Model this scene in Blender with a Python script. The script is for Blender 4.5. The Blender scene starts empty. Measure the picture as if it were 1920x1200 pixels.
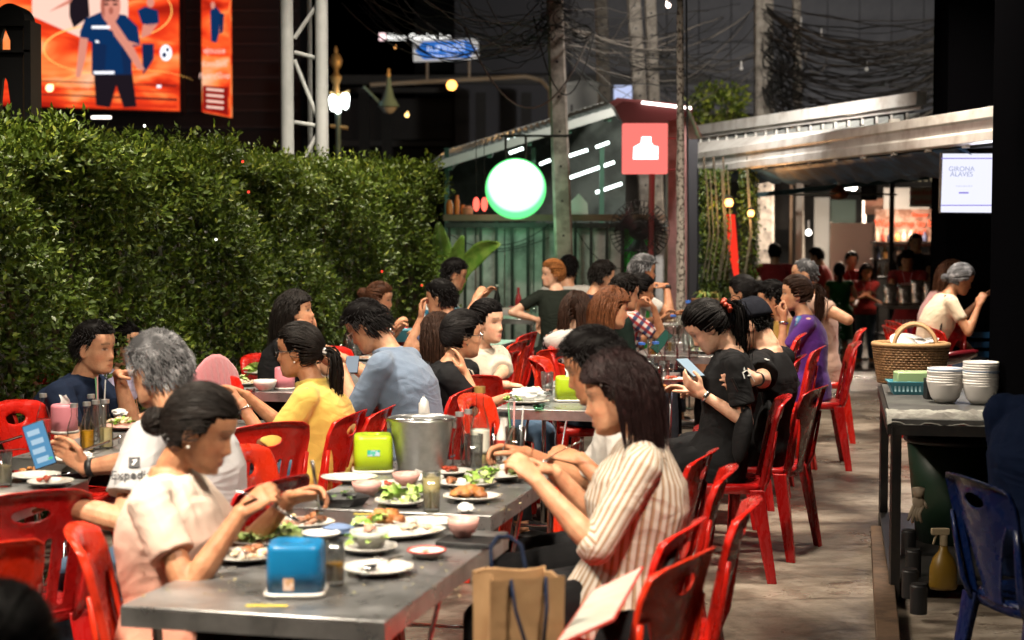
import bpy,math,random
import numpy as np
from mathutils import Vector,Matrix
random.seed(7)
rng=np.random.default_rng(7)
scene=bpy.context.scene
COL=scene.collection
PI=math.pi
# ------------------------------------------------------------------ camera, world, exposure
F_PX,CAM_H,HORIZON=3200.0,1.67,410.0
PITCH=math.atan((600-HORIZON)/F_PX)
cam_data=bpy.data.cameras.new('camera')
cam_data.sensor_width=36.0
cam_data.lens=F_PX*36.0/1920.0
cam_data.clip_end=1500
cam_data.clip_start=0.05
cam_data.dof.use_dof=True
cam_data.dof.focus_distance=8.2
cam_data.dof.aperture_fstop=3.1
cam=bpy.data.objects.new('camera',cam_data)
COL.objects.link(cam)
cam.location=(0,0,CAM_H)
cam.rotation_euler=(PI/2-PITCH,0,0)
scene.camera=cam
world=bpy.data.worlds.new('World')
scene.world=world
world.use_nodes=True
wn=world.node_tree
wbg=wn.nodes['Background']
sky=wn.nodes.new('ShaderNodeTexSky')
sky.sky_type='NISHITA'
sky.sun_disc=False
sky.sun_elevation=math.radians(-12)
sky.sun_rotation=math.radians(200)
wn.links.new(sky.outputs[0],wbg.inputs[0])
wbg.inputs[1].default_value=0.05
scene.view_settings.view_transform='Standard'
scene.view_settings.look='None'
scene.view_settings.exposure=0.2
scene.view_settings.gamma=1.0
scene.cycles.max_bounces=6
scene.cycles.glossy_bounces=3
scene.cycles.diffuse_bounces=3
scene.cycles.transmission_bounces=5
scene.cycles.transparent_max_bounces=24
scene.cycles.sample_clamp_indirect=3.0
scene.cycles.caustics_reflective=False
scene.cycles.caustics_refractive=False
COSP,SINP=math.cos(PITCH),math.sin(PITCH)
def ray(u,v):
 x=(u-960)/F_PX;y=1.0;z=-(v-600)/F_PX
 return np.array([x,y*COSP+z*SINP,-y*SINP+z*COSP])
def PZ(u,v,h=0.0):
 """place point: where the line of sight through a photo pixel meets the height h"""
 d=ray(u,v);t=(h-CAM_H)/d[2]
 return np.array([d[0]*t,d[1]*t,h])
def PY(u,v,y):
 d=ray(u,v);t=y/d[1]
 return np.array([d[0]*t,y,CAM_H+d[2]*t])
# ------------------------------------------------------------------ materials
MATS={}
def mat(name,color=(.5,.5,.5),rough=.5,metal=0.,spec=.5,emit=None,estr=0.,trans=0.,ior=1.45,alpha=1.,sss=0.,noise=None,bump=0.,bscale=40.,coat=0.,sheen=0.,attr=None,detail=4.):
 """noise = (scale, colour_b, low, high): mottles towards a second colour"""
 if name in MATS:return MATS[name]
 m=bpy.data.materials.new(name);m.use_nodes=True
 nt=m.node_tree;b=nt.nodes['Principled BSDF']
 b.inputs['Base Color'].default_value=(*color,1)
 b.inputs['Roughness'].default_value=rough
 b.inputs['Metallic'].default_value=metal
 b.inputs['Specular IOR Level'].default_value=spec
 b.inputs['IOR'].default_value=ior
 b.inputs['Transmission Weight'].default_value=trans
 b.inputs['Alpha'].default_value=alpha
 b.inputs['Coat Weight'].default_value=coat
 b.inputs['Coat Roughness'].default_value=.08
 b.inputs['Sheen Weight'].default_value=sheen
 if sss:
  b.inputs['Subsurface Weight'].default_value=sss
  b.inputs['Subsurface Radius'].default_value=(1,.35,.2)
  b.inputs['Subsurface Scale'].default_value=.008
 if emit:
  b.inputs['Emission Color'].default_value=(*emit,1)
  b.inputs['Emission Strength'].default_value=estr
 tc=None
 def coord():
  nonlocal tc
  if tc is None:tc=nt.nodes.new('ShaderNodeTexCoord')
  return tc.outputs['Object']
 if attr:
  a=nt.nodes.new('ShaderNodeVertexColor');a.layer_name=attr
  nt.links.new(a.outputs['Color'],b.inputs['Base Color'])
 if noise:
  n=nt.nodes.new('ShaderNodeTexNoise');n.inputs['Scale'].default_value=noise[0]
  n.inputs['Detail'].default_value=detail;n.inputs['Roughness'].default_value=.6
  nt.links.new(coord(),n.inputs['Vector'])
  mr=nt.nodes.new('ShaderNodeMapRange')
  mr.inputs['From Min'].default_value=noise[2];mr.inputs['From Max'].default_value=noise[3]
  nt.links.new(n.outputs['Fac'],mr.inputs['Value'])
  mx=nt.nodes.new('ShaderNodeMix');mx.data_type='RGBA'
  mx.inputs[6].default_value=(*color,1);mx.inputs[7].default_value=(*noise[1],1)
  nt.links.new(mr.outputs[0],mx.inputs[0])
  nt.links.new(mx.outputs[2],b.inputs['Base Color'])
 if bump:
  n2=nt.nodes.new('ShaderNodeTexNoise');n2 .inputs['Scale'].default_value=bscale
  n2 .inputs['Detail'].default_value=3
  nt.links.new(coord(),n2 .inputs['Vector'])
  bp=nt.nodes.new('ShaderNodeBump');bp.inputs['Strength'].default_value=bump
  bp.inputs['Distance'].default_value=.01
  nt.links.new(n2 .outputs['Fac'],bp.inputs['Height'])
  nt.links.new(bp.outputs[0],b.inputs['Normal'])
 MATS[name]=m
 return m
def emis(name,color,strength):
 if name in MATS:return MATS[name]
 m=bpy.data.materials.new(name);m.use_nodes=True;nt=m.node_tree
 nt.nodes.remove(nt.nodes['Principled BSDF'])
 e=nt.nodes.new('ShaderNodeEmission');e.inputs[0].default_value=(*color,1);e.inputs[1].default_value=strength
 nt.links.new(e.outputs[0],nt.nodes['Material Output'].inputs[0])
 MATS[name]=m
 return m
# ------------------------------------------------------------------ geometry
def nrm(v):
 v=np.asarray(v,float);return v/(np.linalg.norm(v)+1e-12)
def rotm(axis,ang):
 return np.array(Matrix.Rotation(ang,3,Vector(axis)))
RZ=lambda a:rotm((0,0,1),a)
RX=lambda a:rotm((1,0,0),a)
RY=lambda a:rotm((0,1,0),a)
class MB:
 def __init__(s):
  s.v=[];s.f=[];s.m=[];s.n=0;s.cur=0
 def add(s,verts,faces,m=None):
  verts=np.asarray(verts,float).reshape(-1,3)
  o=s.n;s.v.append(verts);s.n+=len(verts)
  for f in faces:s.f.append(tuple(int(i)+o for i in f))
  s.m+=[s.cur if m is None else m]*len(faces)
  return s
 def box(s,c,size,R=None,m=None):
  hx,hy,hz=[k/2 for k in size]
  v=np.array([[x,y,z]for x in(-hx,hx)for y in(-hy,hy)for z in(-hz,hz)])
  if R is not None:v=v@np.asarray(R).T
  v=v+np.asarray(c,float)
  return s.add(v,[(0,1,3,2),(4,6,7,5),(0,4,5,1),(2,3,7,6),(0,2,6,4),(1,5,7,3)],m)
 def bar(s,a,b,w,h=None,m=None):
  """square bar from a to b"""
  return s.tube([a,b],[w/2*1.414,w/2*1.414],4,m=m,flat=(h/w if h else 1),twist=PI/4)
 def tube(s,pts,rad,n=8,caps=True,m=None,flat=1.,twist=0.,ref=None,closed=False):
  P=np.asarray(pts,float);K=len(P)
  if np.isscalar(rad):rad=[rad]*K
  T=np.gradient(P,axis=0)if K>2 else np.array([P[1]-P[0]]*2)
  T=T/(np.linalg.norm(T,axis=1,keepdims=True)+1e-12)
  r=np.array(ref,float)if ref is not None else(np.array([0,0,1.])if abs(T[0][2])<.95 else np.array([0,1.,0]))
  N=nrm(np.cross(T[0],r));vs=[]
  for i in range(K):
   N=nrm(N-T[i]*N.dot(T[i]));B=np.cross(T[i],N)
   a=np.arange(n)*2*PI/n+twist
   rr=rad[i]
   ra,rb=(rr if not np.isscalar(rr)else(rr,rr*flat))
   vs.append(P[i]+np.outer(np.cos(a)*ra,N)+np.outer(np.sin(a)*rb,B))
  v=np.vstack(vs);f=[]
  for i in range(K-1):
   for j in range(n):
    k=(j+1)%n
    f.append((i*n+j,i*n+k,(i+1)*n+k,(i+1)*n+j))
  if closed:
   for j in range(n):
    k=(j+1)%n
    f.append(((K-1)*n+j,(K-1)*n+k,k,j))
  elif caps:
   f.append(tuple(range(n))[::-1]);f.append(tuple((K-1)*n+j for j in range(n)))
  return s.add(v,f,m)
 def rings(s,rs,caps=True,m=None,closed=True):
  n=len(rs[0]);K=len(rs);v=np.vstack(rs);f=[]
  for i in range(K-1):
   for j in range(n if closed else n-1):
    k=(j+1)%n
    f.append((i*n+j,i*n+k,(i+1)*n+k,(i+1)*n+j))
  if caps:
   f.append(tuple(range(n))[::-1]);f.append(tuple((K-1)*n+j for j in range(n)))
  return s.add(v,f,m)
 def lathe(s,prof,n=24,c=(0,0,0),R=None,m=None,sx=1.,sy=1.):
  a=np.arange(n)*2*PI/n
  rs=[np.c_[np.cos(a)*r*sx,np.sin(a)*r*sy,np.full(n,z)]for r,z in prof]
  if R is not None:rs=[q@np.asarray(R).T for q in rs]
  rs=[q+np.asarray(c,float)for q in rs]
  return s.rings(rs,caps=True,m=m)
 def ball(s,c,r,R=None,nu=12,nv=8,m=None,jit=0.,rg=None):
  r=np.array([r]*3 if np.isscalar(r)else r,float)
  rs=[]
  for i in range(nv+1):
   t=PI*i/nv
   a=np.arange(nu)*2*PI/nu
   rs.append(np.c_[np.cos(a)*max(math.sin(t),1e-3),np.sin(a)*max(math.sin(t),1e-3),np.full(nu,-math.cos(t))])
  v=np.vstack(rs)
  if jit:v=v*(1+jit*(rg or rng).normal(size=(len(v),1)))
  v=v*r
  if R is not None:v=v@np.asarray(R).T
  v=v+np.asarray(c,float);f=[]
  for i in range(nv):
   for j in range(nu):
    k=(j+1)%nu
    f.append((i*nu+j,i*nu+k,(i+1)*nu+k,(i+1)*nu+j))
  f.append(tuple(range(nu))[::-1]);f.append(tuple(nv*nu+j for j in range(nu)))
  return s.add(v,f,m)
 def quad(s,a,b,c,d,m=None):
  return s.add([a,b,c,d],[(0,1,2,3)],m)
 def poly(s,pts,thick=None,m=None):
  """flat polygon, or a prism along the vector thick"""
  p=np.asarray(pts,float);n=len(p)
  if thick is None:return s.add(p,[tuple(range(n))],m)
  q=p+np.asarray(thick,float)
  f=[tuple(range(n))[::-1],tuple(range(n,2*n))]+[(i,(i+1)%n,n+(i+1)%n,n+i)for i in range(n)]
  return s.add(np.vstack([p,q]),f,m)
 def xf(s,R=None,t=None,sc=None):
  for i in range(len(s.v)):
   v=s.v[i]
   if sc is not None:v=v*sc
   if R is not None:v=v@np.asarray(R).T
   if t is not None:v=v+np.asarray(t,float)
   s.v[i]=v
  return s
 def mesh(s,name):
  me=bpy.data.meshes.new(name)
  V=np.vstack(s.v)if s.v else np.zeros((0,3))
  me.from_pydata(V.tolist(),[],s.f)
  if any(s.m):me.polygons.foreach_set('material_index',s.m)
  return me
def smooth(me,on=True,angle=None):
 me.polygons.foreach_set('use_smooth',[on]*len(me.polygons))
 if on and angle is not None:
  try:me.set_sharp_from_angle(angle=math.radians(angle))
  except Exception:pass
def to_local(P,parent):
 """world vertices into the frame of a thing (its empty), parts being at identity below it"""
 root=parent
 while root.parent is not None:root=root.parent
 R=RZ(root.rotation_euler[2])
 return(P-np.array(root.location))@R
def link(name,me,mats,parent=None,sm=True,bevel=0.,kind=None,world=False):
 o=bpy.data.objects.new(name,me);COL.objects.link(o)
 for m in(mats if isinstance(mats,(list,tuple))else[mats]):me.materials.append(m)
 if sm is True:smooth(me,True,40)
 elif sm=='all':smooth(me,True)
 if world and parent is not None:
  n=len(me.vertices);co=np.empty(n*3);me.vertices.foreach_get('co',co)
  me.vertices.foreach_set('co',to_local(co.reshape(-1,3),parent).ravel());me.update()
 if parent is not None:o.parent=parent
 if bevel:
  b=o.modifiers.new('bevel','BEVEL');b.width=bevel;b.segments=2;b.limit_method='ANGLE'
 if kind:o['kind']=kind
 return o
def part(name,mb,mats,parent=None,**k):
 return link(name,mb.mesh(name),mats,parent,**k)
def tag(o,label,cat,group=None,kind=None):
 if label:o['label']=label
 if cat:o['category']=cat
 if group:o['group']=group
 if kind:o['kind']=kind
 return o
def thing(name,label,cat,loc=(0,0,0),rz=0.,group=None):
 o=bpy.data.objects.new(name,None);COL.objects.link(o)
 o.empty_display_size=.1
 o.location=tuple(float(k)for k in loc);o.rotation_euler=(0,0,rz)
 return tag(o,label,cat,group)
KIDS={}
def kids(o):return[c for c in bpy.data.objects if c.parent==o]
def dup(root,loc,rz=0.,label=None,group=None,tree=None,rot=None):
 r=root.copy();COL.objects.link(r)
 r.location=tuple(float(k)for k in loc);r.rotation_euler=rot if rot is not None else(0,0,rz)
 if label:r['label']=label
 if group:r['group']=group
 tr=tree if tree is not None else KIDS.setdefault(root.name,[(c,kids(c))for c in kids(root)])
 for ch,gs in tr:
  c=ch.copy();COL.objects.link(c);c.parent=r
  for g in gs:
   d=g.copy();COL.objects.link(d);d.parent=c
 return r
def text(name,body,size,loc,R,m,parent=None,extrude=.004,align='CENTER',world=True):
 cu=bpy.data.curves.new(name,'FONT');cu.body=body;cu.size=size;cu.extrude=extrude
 cu.align_x=align;cu.align_y='CENTER'
 tmp=bpy.data.objects.new(name+'_src',cu);COL.objects.link(tmp)
 dg=bpy.context.evaluated_depsgraph_get()
 me=bpy.data.meshes.new_from_object(tmp.evaluated_get(dg))
 bpy.data.objects.remove(tmp);bpy.data.curves.remove(cu)
 n=len(me.vertices);co=np.empty(n*3);me.vertices.foreach_get('co',co)
 co=co.reshape(-1,3)@np.asarray(R).T+np.asarray(loc,float)
 me.vertices.foreach_set('co',co.ravel())
 me.materials.clear()
 return link(name,me,m,parent,sm=False,world=world and parent is not None)
def facecam(yaw=0.):
 """rotation that stands text upright (x right, y up) facing the -Y side, turned by yaw"""
 return RZ(yaw)@RX(PI/2)
def bez(p0,p1,sag,n=14):
 t=np.linspace(0,1,n)[:,None]
 p=np.asarray(p0)*(1-t)+np.asarray(p1)*t
 p[:,2]-=(4*t*(1-t))[:,0]*sag
 return p
ROW=math.radians(14.0)
def fwdv(a):return np.array([math.sin(a),math.cos(a),0.])
# ------------------------------------------------------------------ lamps of the place, two added for the gutter and far poles (all hang above the dining yard)
def spot_light(name,loc,target,power,size,color,parent,kind='AREA',spread=None):
 L=bpy.data.lights.new(name,kind);L.energy=power;L.color=color
 if kind=='AREA':
  L.shape='DISK';L.size=size
  if spread:L.spread=math.radians(spread)
 else:L.shadow_soft_size=size
 o=bpy.data.objects.new(name,L);COL.objects.link(o)
 d=Vector(target)-Vector(loc)
 o.rotation_euler=d.to_track_quat('-Z','Y').to_euler()
 o.location=loc
 if parent is not None:
  o.parent=parent;o.matrix_parent_inverse=(Matrix.Translation(parent.location)@Matrix.Rotation(parent.rotation_euler[2],4,'Z')).inverted()
 return o
M_black=mat('black_metal',(.012,.012,.013),.45)
M_white=mat('white_paint',(.62,.62,.6),.45,noise=(3,(.45,.44,.42),.45,.7))
M_lampglass=emis('floodlight_glass',(1,.93,.82),12)
def floodlight(loc,target,power,size,color=(1,.87,.70),spread=120):
 power*=.80
 t=thing('floodlight','LED floodlight hanging on a drop pipe over the tables','floodlight',loc,0,'floodlights over the dining yard')
 mb=MB();mb.box((0,0,.06),(size*.9,size*.9,.06));part('housing',mb,M_black,t,bevel=.006)
 mb=MB();mb.box((0,0,.026),(size*.8,size*.8,.006));part('lens',mb,M_lampglass,t)
 mb=MB();mb.tube([(0,0,.09),(0,0,2.2)],.015,8);part('drop_pipe',mb,M_black,t)
 l=np.array(loc)+np.array([0,0,-.0]);spot_light('floodlight_beam',tuple(l),target,power,size,color,t,spread=spread)
floodlight((-2.0,3.0,4.3),(-1.0,4.9,.6),160,.45,spread=78)
floodlight((.85,3.0,4.1),(.4,5.6,.9),150,.45,spread=95)
floodlight((-1.95,7.6,4.6),(-.9,8.6,.8),230,.45,spread=120)
floodlight((1.6,8.0,4.5),(1.1,9.2,.6),190,.45,spread=98)
floodlight((-.6,11.8,4.7),(-.1,12.8,.7),200,.45,spread=115)
floodlight((2.2,16.6,4.4),(3.2,20.5,2.3),400,.35,(1,.93,.85),spread=150)  # unseen, added to brighten the canopy gutter and roof strip
floodlight((3.6,18.5,6.2),(3.4,28,4.5),420,.5,(1,.9,.78),spread=150)  # unseen, added to lighten the far concrete poles
floodlight((3.1,12.6,4.4),(3.2,13.4,.7),130,.45,(1,.86,.7),spread=100)
# ------------------------------------------------------------------ ground
def ground_mat():
 m=bpy.data.materials.new('worn_concrete');m.use_nodes=True;nt=m.node_tree;b=nt.nodes['Principled BSDF'];L=nt.links
 tc=nt.nodes.new('ShaderNodeTexCoord')
 def noise(sc,det,stretch=(1,1,1),dist=0.):
  mp=nt.nodes.new('ShaderNodeMapping');mp.inputs['Scale'].default_value=stretch
  L.new(tc.outputs['Object'],mp.inputs['Vector'])
  n=nt.nodes.new('ShaderNodeTexNoise');n.inputs['Scale'].default_value=sc;n.inputs['Detail'].default_value=det
  n.inputs['Roughness'].default_value=.62;n.inputs['Distortion'].default_value=dist
  L.new(mp.outputs[0],n.inputs['Vector']);return n.outputs['Fac']
 def ramp(src,stops):
  r=nt.nodes.new('ShaderNodeValToRGB');e=r.color_ramp.elements
  e[0].position=stops[0][0];e[0].color=(*stops[0][1],1)
  e[1].position=stops[-1][0];e[1].color=(*stops[-1][1],1)
  for p,c in stops[1:-1]:
   q=e.new(p);q.color=(*c,1)
  L.new(src,r.inputs[0]);return r.outputs[0]
 def mix(kind,fac,a,bb):
  x=nt.nodes.new('ShaderNodeMix');x.data_type='RGBA';x.blend_type=kind
  if isinstance(fac,float):x.inputs[0].default_value=fac
  else:L.new(fac,x.inputs[0])
  L.new(a,x.inputs[6]);L.new(bb,x.inputs[7]);return x.outputs[2]
 base=ramp(noise(.9,7,(1,.8,1),.8),[(.36,(.065,.053,.042)),(.46,(.20,.168,.135)),(.56,(.36,.31,.26)),(.7,(.5,.45,.39))])
 streak=ramp(noise(2.3,8,(1,1.9,1),1.2),[(.36,(.22,.18,.15)),(.5,(.8,.77,.73)),(.66,(1,1,1))])
 c=mix('MULTIPLY',.85,base,streak)
 spots=ramp(noise(26,4),[(.30,(.28,.25,.22)),(.42,(.95,.95,.95)),(.6,(1,1,1))])
 c=mix('MULTIPLY',.8,c,spots)
 L.new(c,b.inputs['Base Color'])
 r=ramp(noise(1.7,5),[(.35,(.2,.2,.2)),(.7,(.6,.6,.6))])
 L.new(r,b.inputs['Roughness'])
 bp=nt.nodes.new('ShaderNodeBump');bp.inputs['Strength'].default_value=.55;bp.inputs['Distance'].default_value=.02
 L.new(noise(9,9),bp.inputs['Height']);L.new(bp.outputs[0],b.inputs['Normal'])
 return m
mb=MB();mb.box((2,7.3,-.25),(34,22.6,.5))
o=part('yard_floor',mb,ground_mat(),sm=False);tag(o,'worn stained grey brown concrete floor of the yard','floor',kind='structure')
mb=MB();mb.quad((-200,-40,-.48),(200,-40,-.48),(200,400,-.48),(-200,400,-.48))
o=part('ground',mb,mat('dark_asphalt',(.03,.028,.027),.7,noise=(2,(.05,.045,.04),.4,.6),bump=.3,bscale=60),sm=False)
tag(o,'dark asphalt ground beyond the raised yard','ground',kind='structure')
# ------------------------------------------------------------------ hedge: seven clipped shrubs, each with its own leaves and stems
def leaf_mat(name,a,b_,c,sc=6.):
 m=bpy.data.materials.new(name);m.use_nodes=True;nt=m.node_tree;p=nt.nodes['Principled BSDF'];L=nt.links
 g=nt.nodes.new('ShaderNodeVertexColor');g.layer_name='tint'
 r=nt.nodes.new('ShaderNodeValToRGB');e=r.color_ramp.elements
 e[0].color=(*a,1);e[1].color=(*c,1);q=e.new(.55);q.color=(*b_,1)
 L.new(g.outputs['Color'],r.inputs[0]);L.new(r.outputs[0],p.inputs['Base Color'])
 p.inputs['Roughness'].default_value=.45;p.inputs['Specular IOR Level'].default_value=.35
 tr=nt.nodes.new('ShaderNodeBsdfTranslucent');L.new(r.outputs[0],tr.inputs[0])
 ms=nt.nodes.new('ShaderNodeMixShader');ms.inputs[0].default_value=.22
 L.new(p.outputs[0],ms.inputs[1]);L.new(tr.outputs[0],ms.inputs[2]);L.new(ms.outputs[0],nt.nodes['Material Output'].inputs[0])
 return m
M_leaf=leaf_mat('hedge_leaf',(.012,.030,.004),(.075,.118,.010),(.34,.37,.05))
M_bark=mat('bark',(.12,.085,.055),.85,noise=(20,(.06,.045,.03),.4,.6),bump=.6,bscale=60)
def leaf_sheet(name,P,D,N,Ls,W,tint,m,parent=None,kind='stuff'):
 """one folded leaf (4 triangles as 2 quads) at every row of P: growing along D, facing N"""
 P=np.asarray(P);D=D/np.linalg.norm(D,axis=1,keepdims=True)
 S=np.cross(D,N);S/=np.linalg.norm(S,axis=1,keepdims=True)+1e-9;N2=np.cross(S,D)
 L=Ls[:,None];w=W[:,None]
 pts=[P,P+D*L*.45+S*w*.5+N2*w*.16,P+D*L+N2*(-.12)*L,P+D*L*.45-S*w*.5+N2*w*.16,P+D*L*.5]
 V=np.stack(pts,1).reshape(-1,3);n=len(P)
 base=(np.arange(n)*5)[:,None]
 Fc=np.concatenate([base+np.array([[0,1,2,4]]),base+np.array([[0,4,2,3]])],1).reshape(-1,4)
 me=bpy.data.meshes.new(name);me.vertices.add(len(V));me.vertices.foreach_set('co',V.ravel())
 me.loops.add(Fc.size);me.loops.foreach_set('vertex_index',Fc.ravel().astype(np.int32))
 me.polygons.add(len(Fc));me.polygons.foreach_set('loop_start',(np.arange(len(Fc))*4).astype(np.int32))
 me.update(calc_edges=True)
 at=me.color_attributes.new('tint','FLOAT_COLOR','POINT')
 t=np.repeat(tint,5);at.data.foreach_set('color',np.stack([t,t,t,np.ones_like(t)],1).ravel())
 return link(name,me,m,parent,sm='all',kind=kind)
HX0,HY0,HDIR=-2.62,7.0,0.262
def hx(y):return HX0+HDIR*(y-HY0)
hn=nrm([1,-HDIR,0]);hd=nrm([HDIR,1,0])
hedge_descr=['clipped leafy hedge shrub nearest the camera, beside the black arched frame','hedge shrub behind the man in the navy polo shirt','hedge shrub with bare brown stems below, under the orange screen','hedge shrub behind the pink shawl on a chair','hedge shrub under the white lattice mast','hedge shrub just past the lattice mast, with dark hollow foot','bright rounded hedge shrub closing the hedge beside the banana plant']
bounds=[4.4,7.6,9.0,10.2,11.4,12.5,13.6,14.6]
for k in range(7):
 y0,y1=bounds[k],bounds[k+1]
 yc=(y0+y1)/2
 t=thing('hedge_shrub',hedge_descr[k],'hedge',(hx(yc)-.3,yc,0),0,'clipped shrubs of the long hedge')
 n=int(1900*(y1-y0)*(1.7 if k<4 else 1.2))
 yy=rng.uniform(y0-.12,y1+.12,n);zz=rng.uniform(.05,1,n)**.8*2.12
 top=rng.random(n)<.42
 crest=1.95+.05*np.sin(yy*3.1)+.06*np.sin(yy*7.3+1)+(.05 if k==6 else 0)-.04*(k==5)
 lump=.07*np.sin(yy*5.2+zz*3)+.06*np.sin(zz*6.1+yy*2.3)+.05*rng.normal(size=n)
 dep=rng.exponential(.07,n)
 ends=np.minimum(1,np.minimum(yy-(y0-.12),(y1+.12)-yy)/.25)
 round_=(1-ends)*.10
 X=hx(yy)+lump-dep-round_-.10*(zz>1.9)*(zz-1.9)/.22
 X=np.where(top,hx(yy)-rng.uniform(0,.75,n),X)
 Zt=crest-round_*.8+rng.normal(size=n)*.035
 zz=np.where(top,Zt+(rng.random(n)<.05)*rng.uniform(.02,.13,n),np.minimum(zz,crest))
 sp=(.5+.5*np.sin(yy*2.7+1.3))*(k in(1,2,3,4,5))
 keep=top|(rng.random(n)>np.clip((1.35-zz)*1.2,0,.86)*sp)&(rng.random(n)>np.clip((zz-1.0)*(1.6-zz)*2.2,0,.4)*(k==2))
 keep&=(yy>4)
 X,yy,zz,top=X[keep],yy[keep],zz[keep],top[keep];n=len(X)
 C=np.stack([X,yy,zz],1)
 axis=np.where(top[:,None],np.array([[0,0,1.]]),np.array([[.75,-.2,.62]]))+rng.normal(size=(n,3))*.38
 axis/=np.linalg.norm(axis,axis=1,keepdims=True)
 q=8
 P=np.repeat(C,q,0);A=np.repeat(axis,q,0)
 h=np.tile(np.arange(q)/q,n)[:,None]
 rnd=rng.normal(size=(n*q,3));side=np.cross(A,rnd);side/=np.linalg.norm(side,axis=1,keepdims=True)
 P=P+A*h*.085+rng.normal(size=(n*q,3))*.012
 D=side*(1.0-.55*h)+A*(.35+.8*h)
 Nn=A+rng.normal(size=(n*q,3))*.3
 Ls=rng.uniform(.024,.050,n*q);W=Ls*rng.uniform(.4,.52,n*q)
 young=np.repeat(np.clip((C[:,2]-1.5)/.8,0,1),q)  # lighter towards the crest: top light put into the leaf colour
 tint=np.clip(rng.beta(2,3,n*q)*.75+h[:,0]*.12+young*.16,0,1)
 loc=np.array(t.location)
 leaf_sheet('foliage',P-loc,D,Nn,Ls,W,tint,M_leaf,t)
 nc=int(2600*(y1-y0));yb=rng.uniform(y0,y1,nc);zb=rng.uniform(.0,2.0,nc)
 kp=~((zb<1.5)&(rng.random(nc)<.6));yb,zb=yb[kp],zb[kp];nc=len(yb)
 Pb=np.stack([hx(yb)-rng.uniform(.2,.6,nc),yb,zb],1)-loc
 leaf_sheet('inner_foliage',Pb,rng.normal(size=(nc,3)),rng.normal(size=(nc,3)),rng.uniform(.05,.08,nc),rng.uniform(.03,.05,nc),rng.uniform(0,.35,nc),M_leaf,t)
 r2=np.random.default_rng(k+50)
 for j in range(5):
  ys=y0+(j+.5)/5*(y1-y0)+r2 .uniform(-.05,.05);px=hx(ys)-r2 .uniform(.12,.3)
  pts=[(px,ys,0)];a=r2 .uniform(-1,1,2)
  for s in range(1,8):pts.append((px+.012*s*a[0]+r2 .normal()*.012,ys+.03*s*a[1]+r2 .normal()*.012,s*.27))
  mb=MB();mb.tube(pts,list(np.linspace(.017,.006,8)),6)
  for s in range(2,7):
   b0=np.array(pts[s]);e0=b0+np.array([r2 .uniform(-.05,.12),r2 .uniform(-.22,.22),r2 .uniform(.08,.25)])
   mb.tube([b0,(b0+e0)/2+[0,0,-.02],e0],[.006,.004,.002],5)
  part('stem',mb,M_bark,t,world=True)
t=thing('hedge_fence','pale grey board fence standing behind the hedge','fence',(hx(10)-.95,10,0))
for i in range(34):
 y=7.2+i*.24
 mb=MB();mb.box((hx(y)-.95,y,.88),(.02,.13,1.76),RZ(-math.atan(HDIR)))
 part('board',mb,mat('pale_board',(.42,.42,.4),.6,noise=(4,(.25,.25,.24),.4,.6)),t,world=True)
mb=MB()
for z in(.3,1.6):mb.bar((hx(7.1)-.99,7.1,z),(hx(15.3)-.99,15.3,z),.05)
part('rail',mb,M_black,t,world=True)
for(u,v)in((455,305),(463,360),(470,352),(716,509),(790,533),(600,380),(212,432)):
 pass
for i,(u,v,c)in enumerate(((455,303,'r'),(466,360,'r'),(716,509,'r'),(791,535,'r'),(405,449,'w'),(271,236,'w'))):
 y=12.2 if u>700 else 9.9 if u>400 else 8.6
 for _ in range(4):
  p=PY(u,v,y);y+=(hx(y)+.11-p[0])/(HDIR-(u-960)/F_PX)*-1 if False else 0
 k_=(u-960)/F_PX;y=(HX0-HDIR*HY0+.12)/(k_-HDIR);p=PY(u,v,y)
 mb=MB();mb.ball((0,0,0),.008,nu=8,nv=6)
 o=part('string_light',mb,emis('red_bulb',(1,.05,.03),2)if c=='r' else emis('white_bulb',(1,.97,.9),3),sm='all');o.location=p
 tag(o,('tiny red bulb glowing in the hedge ' if c=='r' else 'tiny white bulb glowing in the hedge ')+['below the screens','under the mast side','above the second row of diners','beside the man shading his eyes','halfway down its face','near its crest'][i],'bulb')
# ------------------------------------------------------------------ back fence, shop, green and red signs
M_darkbar=mat('dark_green_bar',(.012,.016,.014),.5)
M_panel=mat('grimy_white_panel',(.5,.5,.49),.6,noise=(5,(.2,.21,.2),.42,.7),bump=.2,bscale=14)
FY=18.0
t=thing('bar_fence','fence of black upright bars in front of dirty white panels','fence',(.5,FY,0))
for i in range(26):
 u=842+i*29.6
 if u>1268:break
 p=PY(u,410,FY)
 mb=MB();mb.box((p[0],FY,.82),(.032,.03,1.64));part('bar',mb,M_darkbar,t,world=True)
for i in range(8):
 x0,x1=PY(836+i*55,410,FY)[0],PY(836+(i+1)*55,410,FY)[0]
 mb=MB();mb.box(((x0+x1)/2,FY+.12,.8),(x1-x0-.012,.02,1.6))
 part('panel',mb,M_panel if i!=6 else mat('green_panel',(.03,.42,.06),.5,noise=(6,(.02,.2,.03),.4,.6)),t,world=True)
mb=MB();mb.box((.55,FY-.01,1.60),(2.5,.06,.05));mb.box((.55,FY,.12),(2.5,.045,.05));part('rail',mb,M_darkbar,t,world=True)
mb=MB();mb.box((.55,FY+.12,1.68),(2.55,.3,.07));part('ledge',mb,mat('brown_ledge',(.13,.08,.05),.6),t,world=True,bevel=.004)
for i,(a,b_,sg)in enumerate((((845,440),(1000,450),.12),((900,455),(1030,420),.1),((1080,430),(1180,500),.15),((845,470),(1030,445),.08))):
 mb=MB();mb.tube(bez(PY(*a,FY-.05),PY(*b_,FY-.05),sg),.005,5)
 o=part('fence_cable',mb,M_black,sm='all');tag(o,('long black cable sagging left of the round sign','short cable dipping right under the round sign','cable drooping across the green panel','lowest long cable on the bars of the back fence')[i],'cable')
SY=18.6
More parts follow.
